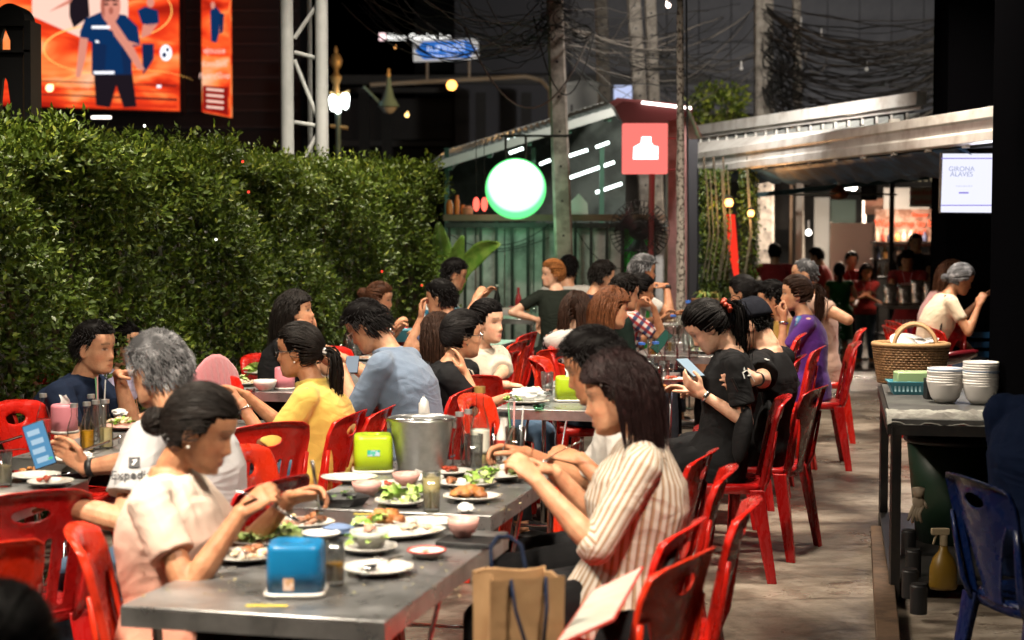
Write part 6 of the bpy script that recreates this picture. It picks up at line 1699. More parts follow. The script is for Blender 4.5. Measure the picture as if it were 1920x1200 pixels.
i5=person('smiling man in a navy polo shirt turning to talk at the left table',(178,652),8.0,98,1.03,False,'mid','short','black',dict(recede=.35,thick=.011,len=.006),tilt=2,hyaw=14,lean=18,girth=1.16,shirt=W_navy,sleeve=.72,collar=True,trousers=W_black,R=PY(232,850,7.6),L=PY(222,702,8.1),poleL=(.2,.2,-1),dirL=(-.2,.9,.15),palmL=(0,-.5,-.6),curlL=.45,curlR=.4,seed=5)
seat(i5,'bright red chair behind the man in the navy polo',df=.0,dface=-40,m=M_red)
i6=person('woman with black hair in a lavender top half hidden behind the navy polo man',(232,643),9.1,100,.95,True,'mid','bun','black',{},tilt=-2,lean=8,shirt=cloth('lavender',(.45,.42,.6)),seed=6)
seat(i6,'red chair of the woman in the lavender top')
i7=person('woman in a yellow shirt with a long ponytail and glasses',(560,657),7.55,-80,1.0,True,'tan','pony','soft',dict(L=.30,tie=(0,-.115,-.01),thick=.012),tilt=4,lean=6,girth=1.14,shirt=cloth('yellow_linen',(.60,.42,.09)),sleeve=.98,sleeve_flare=1.12,collar=True,trousers=jeans,L=PY(452,757,7.35),R=PY(462,742,7.7),poleL=(.25,-.2,-1),curlL=.35,curlR=.35,palmL=(-.8,0,.3),palmR=(-.5,.1,-.4),dirL=(0,.9,.15),dirR=(0,.9,.25),glasses='black',lip=(.32,.09,.07),seed=7)
earring(i7,-1,r=.005);band_on(i7,-1,.12,.031,.003,mat('silver',(.7,.7,.7),.2,1),'bangle')
mb=MB();mb.ball(i7['tf']((-.012,-.122,-.012)),(.014,.010,.018),nu=10,nv=8);part('hair_tie',mb,mat('clip_white'),i7['root'],world=True,sm='all')
seat(i7,'red chair the woman in the yellow shirt sits on',df=.02)
i8=person('man in a grey blue polo shirt and glasses leaning over his phone',(688,612),8.5,-74,1.04,False,'mid','short','black',dict(thick=.018,len=.010),tilt=32,lean=17,girth=1.12,shirt=cloth('greyblue_pique',(.13,.175,.25)),sleeve=.92,collar=True,trousers=jeans,L=PY(640,688,8.4),R=PY(645,672,8.9),curlL=.25,curlR=.3,palmL=(-.6,0,.8),dirL=(.1,.9,.35),poleL=(.2,-.3,-1),glasses='silver',seed=8)
seat(i8,'red chair behind the man in the grey blue polo',df=0.04)
i9=person('woman with long black hair resting her chin on her hand before the hedge',(556,584),9.7,92,.96,True,'mid','long','soft',dict(L=.34,part=-.02),tilt=-8,lean=8,shirt=W_black,sleeve=.3,R=PY(582,628,9.5),L=PY(590,622,9.9),poleR=(.1,.35,-1),poleL=(.1,.5,-1),curlR=.9,dirR=(-.2,-.3,.6),palmR=(0,-1,0),curlL=.6,trousers=W_black,lip=(.35,.08,.07),seed=9)
i10=person('woman with hair tied back eating beyond the blue bowl',(712,560),12.3,100,.97,True,'mid','bun','brown',{},tilt=8,lean=12,shirt=cloth('dark_plum',(.03,.012,.02)),sleeve=.4,R=PY(738,615,12.0),L=PY(745,622,12.5),curlR=.7,curlL=.7,glasses=None,seed=10)
band_on(i10,1,.12,.03,.006,mat('silver'),'watch')
i11=person('man with cropped black hair raising a hand to his brow',(826,560),11.2,-72,1.02,False,'mid','short','black',dict(thick=.012,len=.006),tilt=6,lean=6,girth=1.1,shirt=cloth('navy_white',(.03,.045,.10)),sleeve=.6,L=PY(790,598,11.0),R=PY(800,640,11.4),poleL=(.3,.5,-1),dirL=(-.2,.1,.9),palmL=(-.2,-.9,.1),curlL=.6,seed=11)
i12=person('man in a teal and white patterned shirt under the banana leaves',(852,514),13.4,84,1.02,False,'mid','short','black',dict(thick=.011,len=.006),tilt=14,lean=8,girth=1.05,shirt=pattern_mat('teal_print','print',((.05,.28,.36),(.55,.6,.6),(.02,.12,.2),(.3,.5,.5))),sleeve=.8,R=PY(890,566,13.2),L=PY(905,558,13.6),curlR=.3,seed=12)
i14=person('woman with long straight brown hair seen from behind, next to the glasses wearer',(820,628),9.35,-28,.98,True,'mid','long','darkbrown',dict(L=.40,wave=.02,n=900),tilt=6,lean=4,shirt=W_black,sleeve=.5,seed=14)
seat(i14,'red chair under the long brown haired woman')
i13=person('woman in a black tee and glasses with her hand at her neck',(868,628),8.75,84,1.0,True,'mid','tie','black',dict(tie=(0,-.11,.02),thick=.016),tilt=2,hyaw=-14,lean=10,girth=1.08,shirt=W_black,sleeve=.72,sleeve_flare=1.08,trousers=W_black,R=PY(872,700,8.62),L=PY(950,745,9.0),poleR=(.1,.75,-1),dirR=(-.15,-.25,.95),palmR=(-.2,-.9,0),curlR=.3,glasses='silver',lip=(.35,.12,.1),seed=13)
earring(i13,1,mat('silver'))
seat(i13,'red chair under the woman in the black tee',m=M_red2)
i15=person('woman in a cream blouse with folded arms looking aside',(914,604),9.55,138,1.0,True,'light','tie','black',dict(tie=(.02,-.10,.05),thick=.017,n=420),tilt=0,hyaw=-14,lean=2,shirt=cloth('cream_blouse',(.50,.44,.36)),sleeve=.85,sleeve_flare=1.1,trousers=jeans,R=PY(951,722,9.15),L=PY(925,722,9.1),poleR=(1,-.1,-.5),poleL=(1,-.1,-.5),dirR=(-.9,.3,-.1),dirL=(-.9,.3,0),curlR=.5,curlL=.4,lip=(.5,.12,.11),seed=15)
seat(i15,'red chair of the woman in the cream blouse')
i16=person('woman with orange hair and a black tee looking back over her shoulder',(1036,513),14.3,-10,.98,True,'light','tie','orange',{},tilt=2,hyaw=-95,lean=4,shirt=cloth('faded_black',(.014,.018,.014)),sleeve=.62,L=PY(1010,600,14.2),R=PY(1050,618,13.9),poleL=(1,-.2,-.6),dirL=(0,.3,-1),lip=(.5,.1,.1),seed=16)
i17=person('man in a white tee with his back turned beside the orange haired woman',(1066,505),15.4,12,1.02,False,'mid','short','black',dict(thick=.013,len=.007),lean=3,shirt=W_cot,seed=17)
i18=person('woman with waist long dark hair over a white and speckled dress',(1082,582),11.2,12,1.0,True,'light','long','darkbrown',dict(L=.46,wave=.015,n=1000),tilt=4,lean=2,shirt=pattern_mat('speckled','dots',((.012,.012,.014),(.42,.42,.42),(0,0,0))),sleeve=.5,seed=18)
mb=MB();c=i18['Nb']+np.array([-.02,-.05,-.06]);mb.ball(c,(.19,.10,.085),nu=20,nv=12);fuse('shawl',mb,W_cot,i18['root'],.009,2,fold_cb(.008,5))
seat(i18,'orange red chair left of the speckled dress',m=M_red2)
i19=person('woman with copper brown hair and drop earrings in profile',(1148,578),10.1,80,1.0,True,'mid','long','copper',dict(L=.34,part=-.02,n=1200),tilt=8,lean=10,girth=1.1,shirt=cloth('ribbed_navy',(.012,.022,.034)),sleeve=1.6,lip=(.5,.1,.1),seed=19)
earring(i19,1,mat('silver'),drop=.03);seat(i19,'red chair of the copper haired woman')
i20=person('person in a dark green jacket behind the copper haired woman',(1172,550),11.4,72,1.0,False,'mid','short','soft',dict(thick=.018,len=.01),tilt=6,lean=8,girth=1.05,shirt=cloth('dark_green',(.01,.02,.016)),sleeve=1.7,seed=20)
i21=person('person in a red and blue checked shirt leaning on one hand',(1202,545),12.2,82,.98,True,'tan','bun','black',dict(bun=.03),tilt=6,lean=14,shirt=pattern_mat('checked_shirt','plaid',((.62,.55,.52),(.45,.06,.06),(.05,.07,.16),(.14,.03,.05)),.8),sleeve=.7,R=PY(1226,578,12.0),L=PY(1240,600,12.4),poleR=(.1,.8,-1),dirR=(-.1,-.5,.8),palmR=(0,-1,.2),curlR=.7,seed=21)
i22=person('grey haired man in white with a watch and his hand to his mouth',(1206,508),13.6,78,1.03,False,'tan','grey','grey',{},tilt=4,lean=10,shirt=W_cot,sleeve=.7,R=PY(1250,536,13.5),L=PY(1262,590,13.7),poleR=(.2,.9,-.6),dirR=(-.2,-.9,.2),palmR=(0,-.5,-.8),curlR=.35,seed=22)
band_on(i22,1,.06,.032,.013,M_black,'watch')
i23=person('man with greying sides in a dark shirt at the rear of the second row',(1130,518),13.5,72,1.02,False,'mid','short','soft',dict(thick=.012,len=.007),tilt=6,lean=8,shirt=W_navy,seed=23)
i24=person('young woman in black with a red flower scrunchie looking down at her phone',(1326,612),8.0,-84,1.0,True,'light','pony','black',dict(L=.42,tie=(.0,-.118,.018),thick=.015,n=560),tilt=38,lean=-8,shirt=cloth('black_jersey',(.012,.012,.013)),sleeve=.72,sleeve_flare=1.1,trousers=W_black,L=PY(1316,738,7.85),R=PY(1300,735,8.3),poleL=(.15,-.2,-1),dirL=(-.25,.7,.5),palmL=(-.6,.1,.6),curlL=.35,curlR=.4,seed=24)
band_on(i24,-1,.10,.028,.008,mat('silver'),'watch')
mb=MB();rq=np.random.default_rng(2);c=np.array([-.012,-.125,.02])
for k in range(15):
 a_=k*2.4;rr=.012+.022*(k/15)**.5;mb.ball(i24['tf'](c+[math.cos(a_)*rr,-.008+.006*math.sin(k),math.sin(a_)*rr]),np.array([.012,.012,.011]),nu=8,nv=6,jit=.12)
part('scrunchie',mb,mat('rust_satin',(.32,.04,.018),.4),i24['root'],world=True,sm='all')
seat(i24,'red chair under the young woman with the flower scrunchie',m=M_red3,dface=0)
i25=person('man in a black cap and black tee with an arm round his companion',(1408,606),8.55,-64,1.04,False,'light','buzz','black',{},tilt=22,hyaw=-6,lean=-8,girth=1.06,shirt=W_black,sleeve=.8,sleeve_flare=1.1,trousers=W_black,L=PY(1420,716,7.72),R=PY(1330,735,8.9),poleL=(.5,-.6,-.75),dirL=(.5,.85,-.1),palmL=(-.9,.44,0),curlL=.2,glasses='black',seed=25)
band_on(i25,-1,.03,.031,.013,M_black,'watch')
mb=MB();tf=i25['tf'];Rb=i25['Rh']
rs=[];
for q in range(9):
 f=q/8;z=.028+.098*math.sin(f*PI/2);w=math.cos(f*PI/2)**.55
 a_=np.arange(28)*2*PI/28;rs.append(tf(np.stack([np.cos(a_)*.087*max(w,.02),-.008+np.sin(a_)*.110*max(w,.02),np.full(28,z)-.022*(np.sin(a_)<0)*(1-f)*np.abs(np.sin(a_))],1)))
mb.rings(rs);o=part('cap',mb,cloth('cap_navy',(.008,.009,.014)),i25['root'],world=True,sm='all')
mb=MB();rs=[]
for q in range(5):
 f=q/4;rs.append(tf(np.array([[math.cos(b2)*.074,.085+f*.07*math.sin(b2)**.8,.036-f*.014-.012*math.cos(b2)**2]for b2 in np.linspace(.25,PI-.25,12)])))
mb.rings(rs,caps=False,closed=False);p_=part('visor',mb,cloth('cap_navy',(.008,.009,.014)),o,world=True,sm='all');p_.modifiers.new('s','SOLIDIFY').thickness=.003
mb=MB();e=[tf((-.0895+.0,.0+x,.062+z))for x,z in((-.012,-.006),(.012,-.006),(.006,.008),(-.010,.008))];mb.poly(e,(np.array([-.0,0,0])@Rb.T));mb.tube([tf((-.089,-.014,.052)),tf((-.091,-.005,.070)),tf((-.0905,.004,.056)),tf((-.0885,.014,.062))],.0016,5);part('cap_emblem',mb,mat('emblem_grey',(.4,.4,.42),.5),o,world=True)
seat(i25,'dark red chair under the man in the black cap',m=M_red3)
i26=person('man with black hair eating behind the capped man',(1447,560),11.9,-84,1.02,False,'mid','short','black',dict(len=.007),tilt=12,lean=12,girth=1.1,shirt=cloth('mustard',(.35,.2,.03)),sleeve=.7,L=PY(1430,640,11.7),seed=26)
i27=person('woman with a high ponytail in a purple shirt with a blue badge',(1492,550),11.5,-84,1.0,True,'mid','pony','darkbrown',dict(L=.26,tie=(0,-.115,.045)),tilt=0,lean=4,shirt=cloth('purple',(.07,.018,.18)),sleeve=.75,L=PY(1470,597,11.35),R=PY(1465,598,11.7),poleL=(.1,.3,-1),dirL=(-.2,.4,.8),palmL=(-.3,-.6,.3),curlL=.8,lip=(.4,.1,.09),seed=27)
band_on(i27,-1,.12,.029,.008,mat('silver'),'watch')
seat(i27,'tall red chair behind the woman in purple',m=M_red3)
i28=person('balding man in a beige top scratching his arm behind the purple shirt',(1508,516),12.9,-80,1.04,False,'mid','buzz','grey',dict(recede=.8,thick=.003),tilt=4,lean=5,girth=1.1,shirt=cloth('beige_top',(.4,.26,.2)),sleeve=.5,L=PY(1540,572,12.7),poleL=(1,-.6,-.4),seed=28)
seat(i28,'red chair beneath the balding man',m=M_red)
i29=person('dark haired diner with a small bright hair clip behind the capped man',(1392,548),12.0,-60,.98,True,'mid','bun','black',{},tilt=12,lean=10,shirt=W_black,seed=29)
GZ=-.48
kw=dict(stand=True,foot_z=GZ)
i30=person('waiter in a dark red tee with his back turned at the rear counter',(1452,474),22.5,4,1.0,False,'mid','short','black',dict(len=.006),lean=1,shirt=W_red,sleeve=.6,R=PY(1476,545,22.3),L=PY(1428,545,22.3),seed=30,**kw)
i31=person('waiter in red turned aside behind the diners, under the wooden post',(1530,480),24.5,-70,1.0,False,'mid','short','black',{},tilt=10,lean=4,shirt=W_red,sleeve=.6,seed=31,**kw)
i32=person('figure in dark clothes between the two rear waiters',(1512,502),23.5,60,.96,True,'mid','tie','black',{},tilt=10,lean=4,shirt=cloth('charcoal',(.015,.016,.02)),seed=32,**kw)
i33=person('woman in a sleeveless green dress seen from behind',(1574,508),24.0,6,.95,True,'mid','pony','black',dict(L=.16,tie=(0,-.1,-.02)),lean=0,shirt=cloth('green_dress',(.01,.10,.018)),sleeve=0.,dress=True,R=PY(1604,570,23.6),L=PY(1556,590,24),seed=33,**kw)
i34=person('young waiter in a red tee and lanyard facing the yard',(1597,488),25.2,178,1.0,False,'mid','short','black',dict(thick=.018),lean=0,shirt=W_red,sleeve=.6,seed=34,**kw)
i35=person('waitress in a red tee and blue jeans walking with a glass',(1625,510),24.6,184,.94,True,'mid','long','black',dict(L=.2),tilt=8,lean=1,shirt=W_red,sleeve=.7,trousers=cloth('pale_jeans',(.07,.11,.17)),R=PY(1646,566,24.3),L=PY(1606,560,24.4),seed=35,**kw)
i36=person('waiter in a red tee busy at the silver foil bags',(1702,488),20.6,196,1.0,False,'tan','short','black',{},tilt=22,lean=4,shirt=W_red,sleeve=.6,R=PY(1678,552,20.2),L=PY(1716,552,20.2),seed=36,**kw)
i37=person('man in black standing before the lit counter shelves',(1717,455),24.2,175,1.04,False,'mid','short','black',{},lean=0,shirt=W_black,seed=37,**kw)
for inf,(u,v),y in((i34,(1598,520),25.0),(i35,(1628,545),24.4),(i36,(1703,515),20.4)):
 c=inf['Nb']+inf['F']*.155*1.0-np.array([0,0,.17]);text('shirt_lettering','LAABTUNG',.062,c+inf['F']*.0,facecam(),mat('tee_print',(.55,.5,.48),.7),inf['root'],.004)
 mb=MB();n_=inf['Nb']+inf['F']*.12;mb.tube([n_+inf['Rt']*.06+[0,0,-.02],c+[0,-.01,-.06],n_-inf['Rt']*.06+[0,0,-.02]],.006,5);part('lanyard',mb,mat('lanyard_pink',(.5,.2,.22),.6),inf['root'],world=True)
i39=person('woman with brown hair in a pink top behind the cream tee diner',(1786,516),13.9,82,.98,True,'mid','long','brown',dict(L=.22),tilt=10,lean=12,shirt=cloth('pink_top',(.38,.2,.2)),sleeve=.6,seed=39)
i38=person('woman in a cream tee with grey streaked hair eating at the right edge',(1802,523),13.2,86,.98,True,'tan','bun','grey',dict(bun=.03,tie=(0,-.105,-.04)),tilt=22,lean=16,shirt=cloth('cream_tee',(.6,.5,.36)),sleeve=.6,trousers=jeans,R=PY(1836,572,13.0),L=PY(1842,560,13.4),seed=38)
mb=MB();c=i38['Hp'];mb.tube([i38['Nb']+i38['Rt']*.10-i38['F']*.06,c+i38['Rt']*.185+i38['ua']*.18-i38['F']*.03,c+i38['Rt']*.12+i38['F']*.15+[0,0,.03]],.008,6);part('bag_strap',mb,M_black,i38['root'],world=True)
seat(i38,'red chair under the woman in the cream tee',m=M_red);seat(i39,'red chair of the woman in the pink top',m=M_red)
i40=person('person in a dark blue jacket sitting in deep shade at the right border',(2010,668),5.9,52,1.06,False,'mid','short','black',{},lean=6,girth=1.25,shirt=cloth('dark_blue_jacket',(.002,.007,.026)),sleeve=1.9,trousers=W_black,seed=40)
SEATS.append(('blue plastic chair under the person in the dark blue jacket',PY(1822,1000,5.45)[:2]+fwdv(math.radians(76))[:2]*.30,76,'splat',M_bluep))
i41=person('diner with black hair seen from behind in the near left corner',(5,1232),2.75,-5,1.0,True,'mid','tie','black',dict(n=400),lean=2,shirt=W_black,seed=41)
run_jobs()
for lb,xy,fc,va,m in SEATS:chair(lb,xy,fc,va,m)
L_,Rr=14-90,14+90
chair_back('empty red chair with slotted back left of the yellow shirt',510,800,6.9,-40,variant='slot',m=M_red)
chair_back('deep red slotted chair in the near left corner, back to the viewer',62,945,5.15,-35,variant='slot',m=M_red3)
chair_back('orange red chair cut by the left border near the floor',-30,1040,4.3,-50,m=M_red2)
chair_back('red chair at the left side of the second table behind the rose tee',455,862,6.15,100,m=M_red2)
chair_back('red chair cut by the left border behind the bottles',22,748,7.7,118,m=M_red)
chair_back('red chair under the pink shawl before the hedge',402,668,9.0,110,m=M_red)
chair_back('small looking red chair against the hedge left of the ponytail',482,645,10.4,120,m=M_red)
chair_back('red chair before the hedge beside the long black haired woman',617,615,11.0,120,m=M_red)
chair_back('red chair beyond the woman eating by the blue bowl',742,592,13.0,120,m=M_red)
chair_back('red chair tucked close behind the grey blue polo, nearer one',668,762,7.3,L_,m=M_red)
chair_back('red chair beside the black tee woman, farther from the camera',880,765,8.0,110,m=M_red2)
for k,(u,v,y,f,lb)in enumerate(((958,625,10.6,-70,'first of the bunched empty red chairs behind the cream blouse'),(978,600,11.6,-72,'second of the bunched empty red chairs, slotted and tall'),(996,588,12.4,-70,'third of the bunched empty red chairs near the far table'),(1004,652,10.2,106,'red chair facing right among the bunched chairs'),(1038,634,11.0,104,'red chair beside the speckled dress with open back'))):
 chair_back(lb,u,v,y,f,variant='slot' if k%2 else 'splat',m=(M_red,M_red2)[k%2])
chair_back('red chair leaning close behind the striped blouse, second back',1330,868,6.05,-72,m=M_red)
chair_back('bright red chair with black strap nearest the floor edge, second in line',1298,1004,4.62,-70,m=M_red)
chair_back('orange red chair nearest the camera beside the shopping bag',1300,1066,4.18,-62,m=M_red2)
chair_back('deep red chair pushed against the capped man, third back of the row',1448,716,9.3,-80,m=M_red3)
chair_back('red chair at the far end of the tight row behind the couple',1470,700,9.9,-82,m=M_red3)
chair_back('lone bright red chair standing in the aisle',1540,652,11.05,-72,m=M_red)
chair_back('red chair behind the purple shirt row, half hidden',1512,622,12.2,-80,m=M_red)
chair_back('red chair at the right edge table turned to the pillar',1745,565,13.0,84,m=M_red)
chair_back('small red chair seen between the cart legs',1760,640,13.6,20,m=M_red3)
_p=PY(1500,640,10.35);_F=fwdv(math.radians(-78))
for _k,_z in((0,0.),(1,.13)):
 chair(('lower chair of the stacked red pair beside the purple shirt','upper chair of the stacked red pair beside the purple shirt')[_k],(_p+_F*.30)[:2],-78,m=M_red3 if _k==0 else M_red,z=_z)
# ------------------------------------------------------------------ steel tables
def steel_mat():
 m=mat('stainless',(.55,.55,.55),.24,.9,noise=(7,(.36,.36,.36),.42,.68));nt=m.node_tree;b=nt.nodes['Principled BSDF']
 tc=nt.nodes.new('ShaderNodeTexCoord');n=nt.nodes.new('ShaderNodeTexNoise');n.inputs['Scale'].default_value=5;n.inputs['Detail'].default_value=8;n.inputs['Roughness'].default_value=.7
 mr=nt.nodes.new('ShaderNodeMapRange');mr.inputs[1].default_value=.3;mr.inputs[2].default_value=.7;mr.inputs[3].default_value=.2;mr.inputs[4].default_value=.5
 nt.links.new(tc.outputs['Object'],n.inputs['Vector']);nt.links.new(n.outputs['Fac'],mr.inputs[0]);nt.links.new(mr.outputs[0],b.inputs['Roughness'])
 w=nt.nodes.new('ShaderNodeTexNoise');w.inputs['Scale'].default_value=3.2;w.inputs['Detail'].default_value=2;nt.links.new(tc.outputs['Object'],w.inputs['Vector'])
 bp=nt.nodes.new('ShaderNodeBump');bp.inputs['Strength'].default_value=.35;bp.inputs['Distance'].default_value=.012;nt.links.new(w.outputs['Fac'],bp.inputs['Height']);nt.links.new(bp.outputs[0],b.inputs['Normal'])
 return m
M_steel=steel_mat()
M_chrome=mat('chrome',(.7,.7,.72),.18,1.)
def table(label,corner,W,L,ang=14.,h=.74,near=True):
 """corner = near right corner of the top; W runs left, L runs away"""
 a=math.radians(ang);F=fwdv(a);Rt=np.array([F[1],-F[0],0]);c=np.array([corner[0],corner[1],0])
 cen=c-Rt*W/2+F*L/2
 t=thing('steel_table',label,'table',cen,-a,'stainless steel folding tables')
 mb=MB();mb.box((0,0,h-.004),(W,L,.008));part('tabletop',mb,M_steel,t,bevel=.003)
 for(x,y,sx,sy)in((0,-L/2+.003,W-.012,.006),(0,L/2-.003,W-.012,.006),(-W/2+.003,0,.006,L),(W/2-.003,0,.006,L)):
  mb=MB();mb.box((x,y,h-.03),(sx-(.0 if sx<.01 else 0),sy-(.0),.044));part('apron',mb,M_steel,t)
 for sx in(-1,1):
  for sy in(-1,1):
   mb=MB();mb.tube([(sx*(W/2-.05),sy*(L/2-.16),0),(sx*(W/2-.045),sy*(L/2-.10),h-.03)],.0125,10);part('leg',mb,M_chrome,t,sm='all')
 for sy in(-1,1):
  mb=MB();mb.tube([(-W/2+.05,sy*(L/2-.145),.14),(W/2-.05,sy*(L/2-.145),.14)],.009,8);part('crossbar',mb,M_chrome,t,sm='all')
 for sx in(-1,1):
  mb=MB();mb.tube([(sx*(W/2-.05),-L/2+.15,.2),(sx*(W/2-.05),.05,h-.06)],.007,6);part('brace',mb,M_chrome,t)
 return t
TT={}
def tb(key,label,px,W,L,ang=14.,h=.74):
 c=PZ(px[0],px[1],h);TT[key]=h;table(label,c,W,L,ang,h)
tb('T1','steel table nearest the camera with the blue tissue box',(722,1165),.67,1.17)
tb('T2','second steel table with the ice bucket and lime green box',(920,967),.66,1.16,h=.752)
c=PZ(166,899,.74)-fwdv(math.radians(10))*1.25;TT['L1']=.74;table('steel table cut by the left border under the phone hand',c,.67,1.25,10)
TT['L2']=.74;table('steel table of the navy polo man, crowded with soda bottles',np.array([-1.30,6.5,0]),.67,1.35,11)
tb('L3','steel table before the yellow shirt woman with bowls of greens',(628,738),.67,1.2)
tb('L4','steel table with tumblers behind the grey blue polo',(775,694),.67,1.2)
TT['L5']=.74;table('steel table with the blue bowl before the hedge',PZ(775,694,.74)+fwdv(ROW)*1.5,.67,1.2)
tb('B1','steel table with the second lime green box, near end of its row',(1160,772),.62,1.0)
TT['B2']=.752;table('steel table crowded with bottles before the phone user',PZ(1160,772,.74)+fwdv(ROW)*1.04,.62,1.0,h=.752)
tb('B3','steel table with the salad beyond the phone user',(1352,669),.62,1.1)
TT['B4']=.74;table('farthest steel table of the second row by the thin post',PZ(1352,669,.74)+fwdv(ROW)*1.2,.62,1.1)
tb('O','far steel table before the barred fence',(1000,598),.62,1.2)
t5=PZ(1868,640,.74)if False else None
table('steel table half hidden by the black pillar',np.array([4.6,12.4,0]),.7,1.6,6)
# ------------------------------------------------------------------ crockery, glass, food
def thin_glass(name,tint,refl=.9):
 m=bpy.data.materials.new(name);m.use_nodes=True;nt=m.node_tree;nt.nodes.remove(nt.nodes['Principled BSDF'])
 tr=nt.nodes.new('ShaderNodeBsdfTransparent');tr.inputs[0].default_value=(*tint,1)
 g=nt.nodes.new('ShaderNodeBsdfGlossy');g.inputs['Roughness'].default_value=.05
 lw=nt.nodes.new('ShaderNodeLayerWeight');lw.inputs[0].default_value=.2
 mr=nt.nodes.new('ShaderNodeMapRange');mr.inputs[3].default_value=.05;mr.inputs[4].default_value=refl
 mx=nt.nodes.new('ShaderNodeMixShader')
 nt.links.new(lw.outputs['Fresnel'],mr.inputs[0]);nt.links.new(mr.outputs[0],mx.inputs[0]);nt.links.new(tr.outputs[0],mx.inputs[1]);nt.links.new(g.outputs[0],mx.inputs[2])
 nt.links.new(mx.outputs[0],nt.nodes['Material Output'].inputs[0]);MATS[name]=m;return m
M_glass=thin_glass('clear_glass',(.95,.965,.96),.75)
M_pl=mat('plate_white',(.66,.64,.6),.22,coat=.3,noise=(15,(.5,.40,.28),.56,.72))
M_pink=mat('pink_melamine',(.62,.34,.30),.3);M_grn_glass=thin_glass('green_glass',(.5,.85,.65))
M_lime=mat('lime_plastic',(.38,.52,.015),.32,noise=(4,(.33,.46,.012),.4,.6));M_blue=mat('cyan_blue_plastic',(.008,.16,.36),.3,noise=(4,(.006,.13,.31),.4,.6));M_pinkbox=mat('pink_plastic',(.72,.25,.3),.35)
M_meat=mat('grilled_meat',(.33,.12,.04),.42,noise=(28,(.08,.025,.01),.42,.62),bump=.5,bscale=60,coat=.25)
M_chick=mat('fried_chicken',(.5,.22,.06),.45,noise=(24,(.2,.06,.015),.42,.62),bump=.6,bscale=70,coat=.2)
M_rice=mat('rice_scraps',(.66,.56,.42),.7,noise=(40,(.4,.24,.12),.45,.6),bump=.8,bscale=80)
M_red_f=mat('chilli_relish',(.38,.05,.02),.35,noise=(30,(.18,.03,.01),.4,.6),bump=.6,bscale=70)
M_lett=mat('lettuce',(.20,.36,.05),.45,noise=(22,(.46,.56,.2),.42,.62),bump=.5,bscale=35)
M_lett2=mat('lettuce_pale',(.48,.55,.26),.45,noise=(22,(.25,.38,.08),.42,.62),bump=.5,bscale=35)
M_tissue=mat('tissue',(.66,.65,.63),.85,bump=.4,bscale=30)
rI=np.random.default_rng(99)
def TP(tab,u,v,dz=0.):p=PZ(u,v,TT[tab]);return p+[0,0,.0015+dz]
def plate(p,r,label,m=None,oval=1.,rz=0.,grp='plates on the tables',rim=None):
 mb=MB();mb.lathe([(0,0),(r*.55,0),(r*.6,.003),(r*.92,.014),(r,.018),(r,.021),(r*.9,.018),(r*.62,.007),(0,.006)],40,sy=oval)
 o=part('plate',mb,m or M_pl,sm='all');o.location=tuple(p);o.rotation_euler=(0,0,rz);tag(o,label,'plate',grp)
 if rim:mb=MB();mb.tube([(math.cos(a)*r*1.0,math.sin(a)*r*oval,.021)for a in np.arange(41)*PI/20],.0025,6);part('rim',mb,rim,o,sm='all')
 return o
def bowl(p,r,h,label,m=None,name='bowl'):
 mb=MB();mb.lathe(bowl_prof(r,h),32);o=part(name,mb,m or M_pl,sm='all');o.location=tuple(p);return tag(o,label,'bowl','bowls on the tables')
def glass(p,r,h,label,fill=None,lvl=.5,name='tumbler',straw=0,m=None):
 t=thing(name,label,'glass',p,0,'drinking glasses')
 mb=MB();mb.lathe([(0,0),(r*.82,0),(r*.84,.004),(r,h),(r-.0022,h),(r*.8,.012),(0,.012)],28);part('glass_wall',mb,m or M_glass,t,sm='all')
 if fill:
  mb=MB();mb.lathe([(0,.0135),(r*.78,.0135),((r*.8+r*.2*lvl)*.95,h*lvl),(0,h*lvl)],24);part('drink',mb,fill,t,sm=True)
 for k in range(straw):
  a=k*2.1;mb=MB();mb.tube([(math.cos(a)*r*.4,math.sin(a)*r*.4,.02),(math.cos(a+.4)*r*.85,math.sin(a+.4)*r*.85,h*1.5+.01*(k%3))],.003,6);part('straw',mb,[M_tissue,mat('straw_green',(.15,.4,.2),.3),mat('straw_pink',(.7,.35,.35),.4)][k%3],t)
 return t
def lumps(p,n,r,spread,m,name,label,flat=.55,oval=1.,up=.012,jit=.14):
 """pieces of food: each a dented lump; heaped on its plate"""
 mb=MB()
 for k in range(n):
  a=rI.uniform(0,6.28);q=spread*math.sqrt(rI.uniform(0,1));rr=r*rI.uniform(.6,1.25)
  mb.ball((math.cos(a)*q,math.sin(a)*q*oval,up+rr*flat*.6+(1-q/(spread+1e-6))*rr*.6),np.array([rr*rI.uniform(.8,1.3),rr*rI.uniform(.7,1.1),rr*flat]),RZ(rI.uniform(0,3))@RX(rI.uniform(-.4,.4)),nu=10,nv=7,jit=jit,rg=rI)
 o=part(name,mb,m,sm='all',kind='stuff' if n>6 else None);o.location=tuple(p);o['label']=label;o['category']='food';return o
